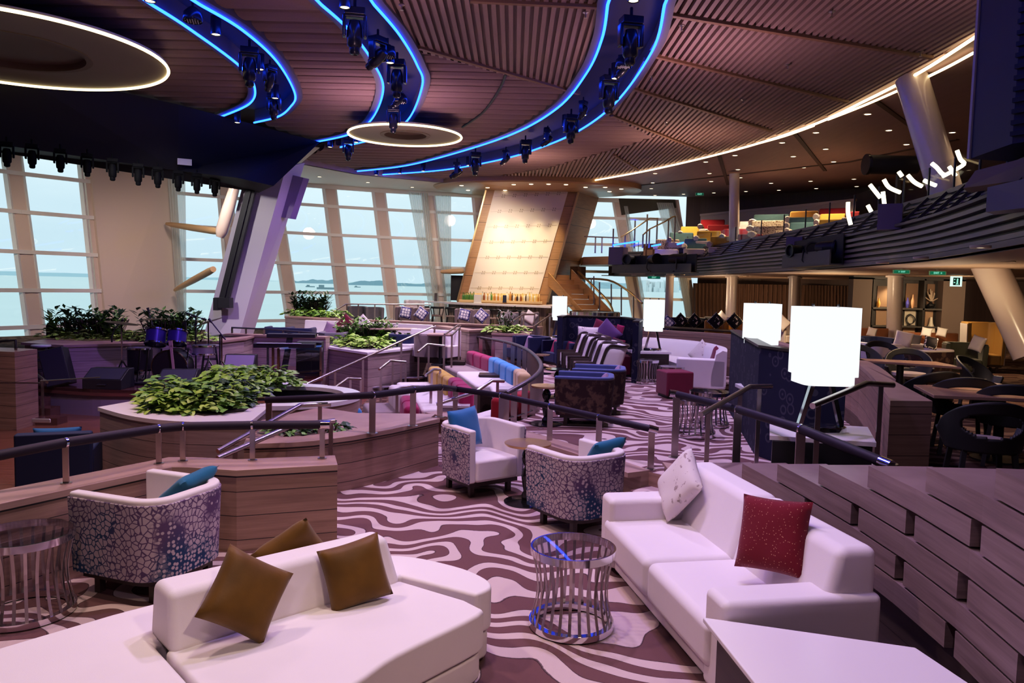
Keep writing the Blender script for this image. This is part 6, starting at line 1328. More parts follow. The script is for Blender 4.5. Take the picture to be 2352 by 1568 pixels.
m = MB(); bed = [V2(p) for p in cw_b] + [V2(W(1000, 950, .5)), V2(W(820, 948, .5)), V2(W(735, 935, .5)), V2(W(600, 965, .5))]; m.prism(bed, ZD, .5); setp(obj('bed_top', m, WOODF, smooth=False), 'pale timber bed top between the curved wall and the basin', 'counter')
for k in range(7):
    p = W(615 + k * 24, 1002 - k * 1.5, .5); plant('low creeping plant behind the curved timber wall', (p.x, p.y + .12, .50), 'm', .2, .1, .12, 24, LEAFG[1 if k % 2 else 2], 'creeping plants behind the curved wall', k)
# planter by the stairs
pa = [W(735, 793, .66), W(845, 809, .66), W(1020, 791, .66), Vector((-3.5, 20.7, .66))]
planter('stone_planter', 'tall timber planter with a stone top left of the stair rails', pa, ZD, .66, [W(775, 792, .66), W(845, 801, .66), W(935, 792, .66), W(870, 784, .66)])
for k in range(12):
    p = W(785 + k * 12.5, 798 - abs(k - 5) * 1.6 + rnd.uniform(-2, 2), .67); plant('yellow-green leafy plant in the tall planter by the stairs', (p.x, p.y, .665), 'm', .36, .26, .2, 46, LEAFG[0 if k % 3 else 3], 'low plants in the tall planter', k)
for k in range(8):
    p = W(800 + k * 13, 785 + rnd.uniform(-2, 2), .67); plant('dark upright shrub in the tall planter by the stairs', (p.x, p.y, .665), 's', .34, .55, .22, 20, LEAFG[2 if k % 2 else 1], 'shrubs in the tall planter', k)
# banquettes and walls toward the bar
def lw(name, pts, z1, th=.3, z0=ZD, cap=True):
    m = MB(); m.sweep(pts, [(0, z0), (0, z1), (th, z1), (th, z0)]); o = struct(name, m, WOODG, smooth=False)
    if cap: m = MB(); m.sweep(pts, [(-.03, z1), (-.03, z1 + .05), (th + .03, z1 + .05), (th + .03, z1)]); obj('cap', m, WOODF, o, smooth=False)
    return o
A1, A2, A3 = W(585, 774, 1.0), W(760, 775, 1.0), W(745, 793, .66)
lw('wall_stage', [V2(WX(515, 18.9, .9)), V2(WX(600, 18.75, .9)), V2(WX(748, 18.6, .9))], .87)
lw('wall_terrace', [V2(WX(655, 23.5, 1.2)), V2(WX(720, 22.8, 1.2)), V2(WX(900, 22.2, 1.2)), V2(WX(1062, 21.3, 1.2)), V2(WX(1240, 20.6, 1.2))], 1.12)
w1, w2, w3 = W(1060, 758, 1.1), W(1078, 759, 1.1), W(1232, 752, 1.1)
lw('wall_terrace', [V2(W(1000, 748, 1.1)), V2(w2), V2(w3)], 1.06)
def banq(label, pts, z, mat=CREAM, nseg=2):
    c = Vector(pts[0]).lerp(Vector(pts[-1]), .5); t = thing('banquette', label, 'bench', (c.x, c.y, ZM)); L_ = t.location
    m = MB(); m.sweep(pts, [(0, .72), (0, z), (-.10, z), (-.16, .72)]); obj('backrest', m, mat, t, loc=L_, smooth=False, bevel=.02); m = MB(); m.sweep(pts, [(0, .45), (0, .74), (-.7, .74), (-.7, .45)]); obj('seat', m, mat, t, loc=L_, smooth=False, bevel=.02); m = MB(); m.sweep(pts, [(-.02, ZM), (-.02, .44), (-.6, .44), (-.6, ZM)]); obj('base', m, WOODD, t, loc=L_, smooth=False)
banq('long white banquette below the far timber wall, red cushion on it', [V2(WX(704, 22.6, 1)), V2(WX(850, 22.1, 1)), V2(WX(995, 21.4, 1))], 1.12)
banq('white banquette right of the longer one, behind the stair rails', [V2(WX(948, 19.9, 1)), V2(WX(1060, 19.3, 1)), ], 1.1)
for x, y, Y, mt_, s, roll, lab in [(795, 747, 21.7, BURG, .5, 42, 'dark red cushion on its corner on the long white banquette'), (833, 748, 21.6, CREAM2, .5, 45, 'pale pink cushion on its corner on the long white banquette'), (760, 758, 21.6, LILAC, .4, 20, 'grey-lilac cushion left of the red one on the banquette'), (788, 765, 20.6, MAGEN, .4, 10, 'magenta cushion lower in front of the banquette table')]:
    cushion(lab, WY(x, y, Y), -85, mt_, s, 14, roll, .13)
for x, y, Y, w_, lab in [(812, 751, 20.6, 1.0, 'pale timber table before the long white banquette, left'), (905, 755, 20.4, 1.2, 'pale timber table before the long white banquette, right'), (1012, 768, 18.6, .6, 'small pale table before the second banquette')]:
    p = WY(x, y, Y); t = thing('cafe_table', lab, 'table', (p.x, p.y, ZM)); m = MB(); m.box((0, 0, p.z - ZM), (w_, .6, .04)); obj('table_top', m, WOODF, t, bevel=.006); m = MB(); m.tube([(0, 0, .02), (0, 0, p.z - ZM - .02)], .04, 8); m.lathe([(.001, 0), (.22, 0), (.22, .02), (.001, .03)], n=20); obj('pedestal', m, BLACK, t)
for x, y, Y, mt_, lab in [(640, 750, 20.8, NAVY, 'left navy chair behind the stage rail'), (690, 752, 20.6, NAVY, 'right navy chair behind the stage rail'), (925, 766, 19.6, NAVY, 'navy chair with a pink seat between the planter and the stair rails'), (765, 762, 19.9, GREYF, 'low grey chair before the banquette, left'), (985, 765, 19, TAUPE, 'taupe chair before the second banquette')]:
    p = WY(x, y, Y); tub_chair(lab, (p.x, p.y, ZM), 180, mt_, mt_, 'tub chairs near the banquettes', w=.72, d=.68, h=max(.5, p.z - ZM), seatz=.38, legs=False)
pf = [WX(668, 24.2, 1), WX(790, 23.4, 1), WX(800, 24.6, 1), WX(672, 25.4, 1)]
planter('window_planter', 'long timber planter by the window with green shrubs', pf, ZM, 1.16, None, WOODF)
for k in range(9):
    p = WX(676 + k * 13, 24.2 - k * .05, 1.16); plant('low green plant in the window planter', (p.x, p.y, 1.16), 'm', .36, .22, .2, 40, LEAFG[1 if k % 2 else 0], 'low plants in the window planter', k)
for k in range(5):
    p = WX(690 + k * 12, 24.6, 1.16); plant('dark upright shrub in the window planter', (p.x, p.y, 1.16), 's', .34, .62, .24, 22, LEAFG[2], 'shrubs in the window planter', k)
for k in range(4):
    p = WX(1145 + k * 14, 19.4, 1.05); plant('bright green plant in the small planter by the bar stair rail', (p.x, p.y + .15, 1.08), 'm', .32, .2, .18, 40, LEAFG[3 if k % 2 else 0], 'plants by the bar rail', k)
plant('thin upright shrub in the small planter by the bar stair rail', (WX(1160, 19.6, 1).x, 19.7, 1.08), 's', .34, .55, .15, 14, LEAFG[2], None)
m = MB(); p = [WX(1130, 19.15, 1), WX(1215, 18.9, 1), WX(1220, 20.0, 1), WX(1135, 20.2, 1)]; planter('small_planter', 'small timber planter on the terrace wall by the bar stair rail', p, ZM, 1.07, None, WOODF)
# stair rails in the middle of the room
def sr(lab, pts, posts): return prail(lab, pts, posts, r=.026, group='steel stair rails in the middle')
sr('longest steel stair rail rising past the tall planter', [(704, 882, 15.2), (850, 816, 17.0), (990, 752, 19.2), (1000, 750, 19.3)], [(834, 823, 16.8, -.25), (770, 852, 16.0, -.28), (922, 783, 18.1, -.2), (962, 765, 18.75, -.1), (998, 752, 19.3, 0)])
sr('short steel rail in front of the tall planter', [(765, 893, 15.0), (798, 869, 15.7), (829, 870, 15.9)], [(829, 871, 15.9, -.3), (805, 870, 15.75, -.3)])
sr('short steel rail before the right face of the tall planter', [(871, 848, 15.8), (896, 828, 16.3), (932, 831, 16.6)], [(932, 832, 16.6, -.3), (902, 830, 16.4, -.3), (875, 848, 15.9, -.3)])
sr('short steel rail above the sunken steps', [(960, 808, 17.2), (981, 790, 17.8), (1020, 794, 18)], [(1020, 795, 18, -.1), (985, 792, 17.9, -.2)])
sr('pair-left upper stair rail beside the second banquette', [(1021, 768, 18.3), (1053, 746, 19.4), (1058, 746, 19.5)], [(1021, 769, 18.3, 0), (1056, 747, 19.5, .3)])
sr('pair-right upper stair rail beside the second banquette', [(1036, 770, 18), (1056, 752, 18.8)], [(1038, 770, 18.05, 0), (1055, 753, 18.8, .3)])
sr('steel rail rising behind the small planter towards the bar', [(1166, 745, 20.5), (1202, 722, 21.5), (1229, 722, 21.8)], [(1203, 723, 21.5, .4), (1228, 723, 21.8, .4)])
sr('steel rail rising left of the smallest lamp', [(1226, 750, 20.5), (1262, 725, 21.6), (1266, 725, 21.7)], [(1232, 747, 20.6, .4), (1263, 726, 21.6, .4)])
sr('low steel rail beside the yellow bench', [(978, 862, 13.8), (996, 848, 14.3), (1012, 849, 14.4)], [(1011, 850, 14.4, -.3), (992, 852, 14.2, -.3)])
sr('steel rail crossing behind the long dark handrail', [(898, 904, 11.6), (920, 890, 12), (945, 886, 12.2), (1005, 889, 12.4)], [(912, 896, 11.8, -.3), (990, 889, 12.35, -.3)])
sr('steel stair rail in front of the red bench', [(1002, 928, 10.9), (1093, 900, 11.0), (1130, 874, 11.4), (1157, 875, 11.6)], [(1143, 876, 11.5, -.2), (1093, 900, 11.0, -.2)])
prail('thin horizontal rail by the far windows', [(752, 723, 27.5), (795, 698, 28), (990, 699, 28)], [(797, 699, 28, ZM), (823, 699, 28, ZM), (861, 699, 28, ZM), (905, 699, 28, ZM), (960, 699, 28, ZM)], r=.025)
prail('dark rail on the timber wall at the stage side', [(532, 752, 19.0), (620, 756, 18.9), (700, 762, 18.8), (745, 767, 18.7)], [(533, 753, 19.0, .92), (565, 754, 18.95, .92), (607, 756, 18.9, .92), (650, 758, 18.85, .92), (687, 761, 18.8, .92), (727, 765, 18.75, .92)], rm=GREYM, r=.02)
# ------------------------------------------------------------------ stage
sf = [W(-120, 868, ZS), W(37, 881, ZS), W(150, 890, ZS), W(250, 895, ZS), W(400, 895, ZS), W(500, 888, ZS), W(620, 874, ZS), W(742, 862, ZS)]
sfs = [V2(p) for p in spline(sf, 5)]
m = MB(); m.prism(sfs + [(-4.6, 18.5), (-8.5, 18.7), (-8.6, 17.6), (-16, 17.6)], ZS - .06, ZS); struct('floor', m, STAGEF, smooth=False)
m = MB(); m.sweep(sfs, [(-.0, ZS - .12), (0, ZS - .005), (.1, ZS - .005), (.1, ZS - .12)]); struct('trim_110', m, wood('stage_edge', (.12, .035, .025, 1), (.2, .07, .05, 1), 9, line=0), smooth=False)
m = MB(); m.sweep(sfs, [(.05, ZD), (.05, ZS - .1), (.2, ZS - .1), (.2, ZD)]); struct('wall_stage', m, plain('stage_front', (.22, .17, .24, 1), .6), smooth=False)
m = MB(); p = WY(180, 945, 13.9); m.lathe([(.001, 0), (.09, 0), (.1, .01)], n=16, M=Matrix.Translation((p.x, sf[2].y + .16, p.z)) @ Matrix.Rotation(radians(90), 4, 'X')); setp(obj('outlet_cap', m, plain('outlet_dark', (.04, .035, .06, 1), .5)), 'round dark outlet cap on the purple stage front', 'outlet')
# planter at the back of the stage
sp_ = [W(57, 786, .9), W(152, 792, .9), W(300, 788, .9), W(505, 782, .9), W(560, 776, .9)]
m_top = [V2(p) for p in sp_]; bk_ = [(p[0] - .1, p[1] + 1.0) for p in m_top]
planter('stage_planter', 'long timber planter behind the band with shrubs against the windows', m_top + bk_[::-1], ZS, .9, None, WOODF)
rnd = random.Random(4)
for k in range(20):
    x = 125 + k * 17.5; p = WX(x, 16.6 + rnd.random() * .4, .9); plant('low yellow-green plant in the stage planter', (p.x, p.y, .9), 'm', .34, .22, .16, 44, LEAFG[0 if k % 3 else 3], 'low plants in the stage planter', k)
for k, x in enumerate([145, 165, 180, 212, 232, 250, 262, 350, 368, 382, 408, 425, 438]):
    p = WX(x, 16.8, .9); plant('dark airy shrub in the stage planter', (p.x, p.y, .9), 's', .36, .60, .25, 13, LEAFG[2 if k % 3 else 1], 'shrubs in the stage planter', k)
p = WX(118, 16.8, .9); m = MB(); m.lathe([(.001, 0), (.10, 0), (.1, .26), (.07, .32), (.02, .36), (.001, .42)], n=16); _pl(obj('lantern', m, BLACK), (p.x, p.y, .9), 'small black lantern-shaped pot at the left end of the stage planter', 'lantern')
def on(x, y): p = W(x, y, ZS); return (p.x, p.y, ZS)
def wstool(label, x, y, h, top):
    t = thing('wooden_stool', label, 'stool', on(x, y), .4, 'stools on the stage'); m = MB(); m.lathe([(.001, h - .04), (.17, h - .04), (.18, h - .02), (.17, h), (.001, h)], n=24); obj('seat', m, top, t)
    for sx in (-1, 1):
        for sy in (-1, 1): m = MB(); m.bar((sx * .1, sy * .1, h - .04), (sx * .18, sy * .18, 0), .035); obj('leg', m, BLACK, t)
    for z in (.2, .4): m = MB(); s = .18 - .08 * z / h; m.tube([(s, s, z), (-s, s, z), (-s, -s, z), (s, -s, z)], .012, 6, closed=True); obj('rung', m, BLACK, t)
wstool('tall black stool with a pale round seat at the left of the stage', 96, 873, .70, plain('stool_top', (.40, .42, .40, 1), .4)); wstool('tall black stool right of the drum kit', 483, 868, .70, plain('stool_top_b', (.16, .14, .14, 1), .4))
def monitor(label, x, y, w_, d_, h_, rz, mat=BLACK, ledge=.35, roll=0):
    t = thing('stage_monitor', label, 'speaker', on(x, y), rz, 'wedge speakers on the stage'); m = MB(); pr = [(-d_ / 2, 0), (d_ / 2, 0), (d_ / 2, h_), (d_ * .1, h_), (-d_ / 2, h_ * ledge)]
    n_ = len(pr); m.add([(-w_ / 2, a, b) for a, b in pr] + [(w_ / 2, a, b) for a, b in pr], [tuple(range(n_))[::-1], tuple(range(n_, 2 * n_))] + [(i, (i + 1) % n_, n_ + (i + 1) % n_, n_ + i) for i in range(n_)]); obj('cabinet', m, BLACK, t, bevel=.01)
    m = MB(); a, b = Vector((0, d_ * .1, h_)), Vector((0, -d_ / 2, h_ * ledge)); k = (b - a); nn = Vector((0, k.z, -k.y)).normalized(); nn = nn if nn.y < 0 else -nn; q = lambda s, u: a.lerp(b, u) + Vector((s * w_ * .46, 0, 0)) + nn * .008; m.face([q(-1, .04), q(1, .04), q(1, .96), q(-1, .96)]); obj('grille', m, mat, t, recalc=False)
    m = MB(); m.bar((-.08, -d_ / 2 - .01, h_ * ledge * .5), (.08, -d_ / 2 - .01, h_ * ledge * .5), .02); obj('handle', m, GREYM, t); return t
GR = plain('grille_dark', (.02, .02, .035, 1), .8)
monitor('black wedge speaker lying at the stage front, centre', 250, 890, .72, .5, .36, 0, GR, .5); monitor('black wedge speaker at the stage front, half behind the big planter', 412, 890, .66, .5, .34, .15, GR, .5)
monitor('grey-grilled wedge speaker right of the slanted column', 552, 858, .66, .45, .42, .1, plain('grille_lilac', (.22, .18, .26, 1), .8), .1)
t = thing('loudspeaker', 'tall black loudspeaker leaning back at the left of the stage', 'speaker', on(143, 886), .25); m = MB(); M = Matrix.Rotation(radians(-14), 4, 'Y') @ Matrix.Rotation(radians(-8), 4, 'X'); m.box((0, 0, .36), (.42, .36, .70), M=M); obj('cabinet', m, BLACK, t, bevel=.015); m = MB(); m.box((0, -.186, .36), (.38, .01, .66), M=M); obj('grille', m, GR, t)
# drum kit
dk = thing('drum_kit', 'drum kit with purple toms, dark bass drum and chrome stands', 'drum kit', on(390, 878), .1); dk.scale = (1.25, 1.05, 1.25)
DP = plain('drum_purple', (.05, .03, .22, 1), .25, .3); HD = plain('drum_head_dark', (.015, .012, .014, 1), .4)
def drum(nm, c, r, h, mat, tiltx, tr=CHROME):
    m = MB(); M = Matrix.Translation(c) @ Matrix.Rotation(tiltx, 4, 'X'); m.lathe([(.001, -h / 2), (r, -h / 2), (r, h / 2), (.001, h / 2)], n=28, M=M); o = obj(nm, m, mat, dk)
    for s in (-1, 1): g = MB(); g.lathe([(r, s * h / 2 - .012), (r + .015, s * h / 2 - .012), (r + .015, s * h / 2 + .012), (r, s * h / 2 + .012)], n=28, M=M); obj('hoop', g, tr, o)
    g = MB(); g.lathe([(.001, h / 2 + .002), (r * .97, h / 2 + .002)], n=28, M=M); obj('drum_head', g, HD if nm == 'bass_drum' else plain('drum_head', (.14, .13, .16, 1), .5), o, recalc=False); return o
drum('bass_drum', (.08, -.1, .27), .26, .40, HD, radians(90)); drum('tom', (-.17, -.12, .72), .15, .22, DP, radians(-22)); drum('tom', (.15, -.12, .72), .14, .2, DP, radians(-22)); drum('floor_tom', (-.48, .1, .36), .19, .34, HD, 0); drum('snare_drum', (.5, .1, .52), .17, .13, plain('snare', (.5, .48, .5, 1), .3, .6), 0)
for c, r, ti in [((-.72, .0, .93), .25, .12), ((-.35, .25, .98), .22, -.1), ((.55, .2, .96), .24, -.35), ((.78, .1, .75), .17, 0)]:
    m = MB(); M = Matrix.Translation(c) @ Matrix.Rotation(ti, 4, 'Y'); m.lathe([(.001, .02), (.05, .02), (r, 0), (r, -.004), (.001, .0)], n=28, M=M); o = obj('cymbal', m, plain('cymbal', (.06, .045, .03, 1), .35, .8), dk)
    m = MB(); m.bar(c, (c[0], c[1], .3), .02); 
    for k in range(3): m.bar((c[0], c[1], .35), (c[0] + .2 * cos(k * 2.1), c[1] + .2 * sin(k * 2.1), .01), .018)
    obj('stand', m, CHROME, o)
m = MB()
for x in (-.42, -.3, -.1, .3): m.bar((x, -.25, .02), (x + .04, -.2, .55), .02); m.bar((x, -.25, .02), (x - .08, -.3, .01), .02)
obj('hardware', m, CHROME, dk); m = MB(); m.box((-.02, .2, .02), (1.7, 1.2, .02)); obj('drum_mat', m, BLACK, dk)
# guitar in front of the bass drum, guitar case, microphones
gt = thing('electric_guitar', 'red electric guitar standing before the bass drum', 'guitar', on(404, 889), .1); M = Matrix.Rotation(radians(-14), 4, 'X') @ Matrix.Rotation(radians(-10), 4, 'Y')
m = MB(); pr = [(0, 0), (.12, .01), (.16, .09), (.1, .17), (.13, .25), (.1, .33), (.03, .30), (0, .28), (-.03, .30), (-.11, .34), (-.13, .25), (-.1, .17), (-.16, .09), (-.12, .01)]; m.add([(a, -.02, b) for a, b in pr] + [(a, .02, b) for a, b in pr], [tuple(range(14)), tuple(range(27, 13, -1))] + [(i, i + 14, (i + 1) % 14 + 14, (i + 1) % 14) for i in range(14)], M=M @ Matrix.Translation((0, 0, .06)) @ Matrix.Scale(.8, 4)); obj('body', m, plain('guitar_red', (.55, .07, .03, 1), .25), gt, smooth=False)
m = MB(); m.box((0, -.02, .54), (.045, .02, .55), M=M); m.box((.0, -.02, .84), (.07, .02, .13), M=M); obj('neck', m, plain('guitar_neck', (.36, .22, .2, 1), .4), gt); m = MB(); m.box((0, -.03, .2), (.06, .02, .12), M=M); obj('pickguard', m, CREAM2, gt)
m = MB(); m.bar((-.15, .05, 0), (0, .1, .3), .02); m.bar((.15, .05, 0), (0, .1, .3), .02); m.bar((-.15, -.05, .02), (.15, -.05, .02), .02); obj('stand', m, BLACK, gt)
gc = thing('guitar_case', 'black soft guitar case lying behind the front wedge speaker', 'case', on(245, 862), 0); m = MB(); pr = [(-.5, 0), (-.5, .36), (-.4, .42), (-.1, .42), (.0, .33), (.75, .22), (.75, .06), (0, 0)]; n_ = 8; m.add([(a, -.1, b) for a, b in pr] + [(a, .1, b) for a, b in pr], [tuple(range(8)), tuple(range(15, 7, -1))] + [(i, i + 8, (i + 1) % 8 + 8, (i + 1) % 8) for i in range(8)]); obj('case_body', m, fabric('black_nylon', (.01, .01, .013, 1)), gc, bevel=.03); m = MB(); m.tube([(-.2, -.112, .14), (-.17, -.112, .24), (-.13, -.112, .28), (-.1, -.112, .24), (-.14, -.112, .2), (-.1, -.112, .12)], .012, 6); obj('emblem', m, plain('emblem_white', (.55, .55, .6, 1), .5), gc)
def mic(label, x, yb, pts, Y=None):
    b = on(x, yb); t = thing('microphone_stand', label, 'microphone stand', b, 0, 'microphone stands on the stage'); L_ = t.location; Yy = b[1]
    P_ = [WY(a, c, Yy) for a, c in pts]; m = MB(); m.bar((b[0], b[1], ZS + .02), P_[0], .025); obj('pole', m, BLACK, t, loc=L_); m = MB(); m.tube(P_, .012, 6); obj('boom', m, BLACK, t, loc=L_); m = MB(); m.tube([P_[-1], P_[-1] + (P_[-1] - P_[-2]).normalized() * .1], [.02, .03], 8); obj('microphone', m, BLACK, t, loc=L_)
    m = MB()
    for k in range(3): m.bar((b[0], b[1], ZS + .06), (b[0] + .25 * cos(k * 2.1 + .4), b[1] + .25 * sin(k * 2.1 + .4), ZS + .01), .02)
    obj('tripod', m, BLACK, t, loc=L_)
mic('microphone stand left of the drum kit, boom to the right', 257, 862, [(257, 772), (263, 755), (276, 741)]); mic('tall boom microphone stand over the drum kit', 352, 858, [(352, 748), (347, 735), (342, 717)]); mic('boom microphone stand right of the drums with a level boom', 450, 862, [(450, 728), (428, 718), (463, 731)]); mic('slanting boom microphone stand before the slanted column', 505, 880, [(505, 768), (518, 780), (487, 741)]); mic('short boom microphone stand among the cymbals', 427, 860, [(427, 740), (418, 745), (433, 733)])
# keyboard, amplifier, steel frame, music stand
p = on(655, 868); kb = thing('keyboard', 'black two-tier stage keyboard on a single leaning column stand', 'keyboard', p, .15)
m = MB(); m.box((0, 0, .70), (1.25, .34, .09)); obj('lower_keyboard', m, BLACK, kb, bevel=.01); m = MB(); m.box((.12, .12, .90), (1.0, .28, .08)); obj('upper_keyboard', m, BLACK, kb, bevel=.01); m = MB(); m.box((-.1, -.15, .75), (.9, .12, .01)); obj('keys', m, plain('keys', (.35, .35, .38, 1), .4), kb)
m = MB(); m.bar((-.05, .05, .03), (.1, .1, .95), .12, .08); m.bar((-.4, .0, .02), (.4, .0, .02), .05); m.bar((0, -.3, .02), (0, .3, .02), .05); obj('stand', m, BLACK, kb)
p = on(712, 860); am = thing('amplifier', 'black combo amplifier behind the steel frame', 'amplifier', p, .1); m = MB(); m.box((0, 0, .38), (.55, .35, .72)); obj('cabinet', m, BLACK, am, bevel=.02); m = MB(); m.box((0, -.18, .3), (.48, .01, .5)); obj('grille', m, GR, am); m = MB(); m.box((-.05, -.185, .62), (.14, .01, .03)); obj('badge', m, plain('badge', (.5, .5, .52, 1), .4), am)
m = MB(); p = on(592, 862); m.box((0, 0, .06), (.12, .2, .08), rz=.4); m.box((.14, 0, .06), (.12, .2, .08), rz=.4); _pl(obj('foot_pedal', m, BLACK, bevel=.01), p, 'pair of small black effect pedals on the stage floor', 'pedal')
fa, fb = W(640, 872, ZS), W(737, 863, ZS); ztop = WY(650, 800, fa.y).z
t = thing('steel_frame', 'pale steel guard frame at the right end of the stage', 'guard rail', (fa.x, fa.y, ZS)); L_ = t.location
fc = W(616, 858, ZS)
for a, b in ((fa, fb), (fa, fc)):
    for z in (ztop, ZS + .12): m = MB(); m.bar((a.x, a.y, z), (b.x, b.y, z), .05, .04); obj('rail', m, CHROME, t, loc=L_, smooth=False)
for q in (fa, fb, fc, fa.lerp(fc, .5)): m = MB(); m.bar((q.x, q.y, ZS), (q.x, q.y, ztop), .05); obj('post', m, CHROME, t, loc=L_, smooth=False)
m = MB(); m.face([(fa.x, fa.y, ZS + .12), (fb.x, fb.y, ZS + .12), (fb.x, fb.y, ztop), (fa.x, fa.y, ztop)]); obj('glass_panel', m, CLEAR, t, loc=L_, recalc=False)
# left edge: timber pier, stage stair rail, glass gate
m = MB(); a, b = W(38, 988, ZD), W(-160, 975, ZD); m.prism([V2(a), V2(b), (b.x, b.y + .6), (a.x, a.y + .6)], ZD, 1.0); struct('wall_left', m, WOOD, smooth=False)
prail('dark rail on the timber pier at the left edge', [(-40, 790, 12.9), (10, 783, 12.9), (36, 781, 12.9), (37, 800, 12.9)], [(36, 782, 12.9, .95)], rm=BLACK, r=.022)
prail('steel stair rail going down the stage steps at the far left', [(38, 825, 13.9), (105, 875, 13.3), (108, 878, 13.2)], [(50, 834, 13.8, -.1), (97, 870, 13.3, -.3)], r=.024)
t = thing('glass_gate', 'clear glass gate with a pale pull handle before the stage steps', 'gate', W(95, 1010, ZD)); L_ = t.location; a, b = W(-30, 1000, ZD), W(95, 1000, ZD); c = W(232, 985, ZD)
for p, q, z in ((a, b, .55), (b, c, .58)): m = MB(); m.face([(p.x, p.y, ZD + .05), (q.x, q.y, ZD + .05), (q.x, q.y, z), (p.x, p.y, z)]); obj('glass_panel', m, CLEAR, t, loc=L_, recalc=False); m = MB(); m.bar((p.x, p.y, z), (q.x, q.y, z), .018); obj('edge', m, STEEL, t, loc=L_)
m = MB(); q = WY(95, 966, b.y - .03); m.box(q, (.30, .03, .07)); obj('handle', m, plain('pull', (.55, .52, .55, 1), .3, .6), t, loc=L_, bevel=.02)
for k in range(4): m = MB(); q = W(60, 985 - k * 28, ZD + k * .12); m.box((q.x - .5, 13.2 + k * .28, ZD + (k + 1) * .06), (1.6, .3, (k + 1) * .12)); struct('step', m, STAGEF, smooth=False)
# blue chair behind the near wall
p = WX(140, 9.35, ZD); t = thing('lounge_chair', 'dark blue square lounge chair behind the near timber wall, back turned to us', 'armchair', (p.x, p.y, ZD), radians(200)); t.scale = (.88, .9, .84)
m = MB(); m.box((0, .36, .43), (.92, .16, .82)); obj('backrest', m, plain('deep_blue', (.008, .018, .06, 1), .7), t, bevel=.03); m = MB(); m.box((0, -.05, .25), (.9, .7, .34)); obj('seat', m, GREYF, t, bevel=.04)
for s in (-1, 1): m = MB(); m.box((s * .42, -.02, .33), (.1, .78, .5)); obj('armrest', m, plain('deep_blue', (.008, .018, .06, 1), .7), t, bevel=.03)
cushion('bright blue cushion showing above the dark blue lounge chair', WY(134, 1010, 9.5), 110, BLUE, .54, 12, 0, .14, sy=.34)
# ------------------------------------------------------------------ ceiling fixtures
def head(label, top, s, rz, tilt, group, mat=BLACK, src={}):
    key = (round(tilt, 1), mat.name)
    if key in src: o = dup(src[key], top, rz, label, group); o.scale = (s, s, s); return o
    t = thing('moving_head_light', label, 'stage light', top, rz, group)
    m = MB(); m.box((0, 0, -.06), (.34, .26, .12)); m.tube([(0, 0, 0), (0, 0, .16)], .03, 6); obj('base', m, mat, t, bevel=.015)
    m = MB()
    for sx in (-1, 1): m.box((sx * .17, 0, -.29), (.06, .16, .36))
    m.box((0, 0, -.13), (.36, .16, .05)); obj('yoke', m, mat, t, bevel=.02)
    M = Matrix.Translation((0, 0, -.42)) @ Matrix.Rotation(tilt, 4, 'X'); m = MB(); m.lathe([(.001, .24), (.09, .22), (.125, .1), (.13, -.02), (.12, -.18), (.085, -.22), (.085, -.30), (.06, -.33), (.001, -.31)], n=18, M=M); obj('lamp_head', m, mat, t)
    m = MB(); m.lathe([(.001, -.315), (.058, -.332)], n=14, M=M); obj('lens', m, GLOSSB, t, recalc=False); src[key] = t; t.scale = (s, s, s); return t
GL = plain('fixture_blue_black', (.016, .016, .03, 1), .25)
for k, (x, y) in enumerate([(15, 326), (73, 331), (138, 342), (200, 353), (258, 364), (317, 376), (362, 383), (409, 392), (452, 399), (493, 406)]):
    Y = 16.2 + k * .47; p = WY(x, y, Y); head('%s black moving light from the left under the black gantry' % ['first', 'second', 'third', 'fourth', 'fifth', 'sixth', 'seventh', 'eighth', 'ninth', 'tenth'][k], p, .68, .5, 0, 'moving lights under the gantry', plain('silhouette_black', (.004, .004, .005, 1), .7, spec=.1))
for x, y, s, rz, ti, lab in [(573, 110, .95, .3, 0, 'big blue-lit moving light hanging in the left ceiling arc'), (620, 150, .7, 1, .4, 'smaller moving light right of the big one in the left ceiling arc'), (629, 215, .8, 0, 0, 'lowest moving light in the left ceiling arc'),
        (815, 20, .95, .2, 0, 'big moving light at the top of the middle ceiling arc'), (868, 85, .85, 1.0, 1.0, 'tilted moving light in the middle ceiling arc'), (912, 138, .95, 0, 0, 'big upright moving light in the middle ceiling arc'), (915, 205, .6, 1.4, .8, 'small tilted light low in the middle ceiling arc'), (904, 245, .85, .1, 0, 'moving light hanging in front of the small ceiling disc'),
        (1450, 40, 1.0, .2, 0, 'biggest moving light at the top of the large right ceiling arc'), (1432, 128, .6, 1.2, .7, 'short moving light below the biggest one in the right arc'), (1400, 175, 1.0, .3, 0, 'second upright moving light down the right arc'), (1312, 264, .95, .3, 0, 'third upright moving light down the right arc'), (1258, 298, .7, 1.4, .9, 'tilted moving light left of the third upright one in the right arc'), (1207, 322, .9, .2, 0, 'fourth upright moving light down the right arc'), (1162, 345, .7, 1.3, .8, 'tilted moving light left of the fourth upright one in the right arc'), (1092, 350, 1.0, .2, 0, 'fifth upright moving light, lowest in the right arc'), (1050, 373, .9, 1.5, 1.0, 'tilted moving light left of the lowest upright one in the right arc'), (1340, 232, .6, 1, .6, 'small tilted moving light between the second and third upright ones'), (800, 320, .85, .2, 0, 'moving light hanging left of the small ceiling disc')]:
    p = W(x, y, ZC - .02); head(lab, p, s, rz, ti, None, GL)
def cyl(label, x, y, src=[]):
    p = W(x, y, ZC - .22)
    if src: return dup(src[0], p, 0, label, 'cylinder downlights in the ceiling arcs')
    t = thing('cylinder_downlight', label, 'downlight', p, 0, 'cylinder downlights in the ceiling arcs'); m = MB(); m.lathe([(.07, 0), (.085, 0), (.085, .3), (.001, .3)], n=18); obj('housing', m, GL, t); m = MB(); m.lathe([(.001, .012), (.07, .01)], n=18); obj('lens', m, DOWN, t, recalc=False); src.append(t); return t
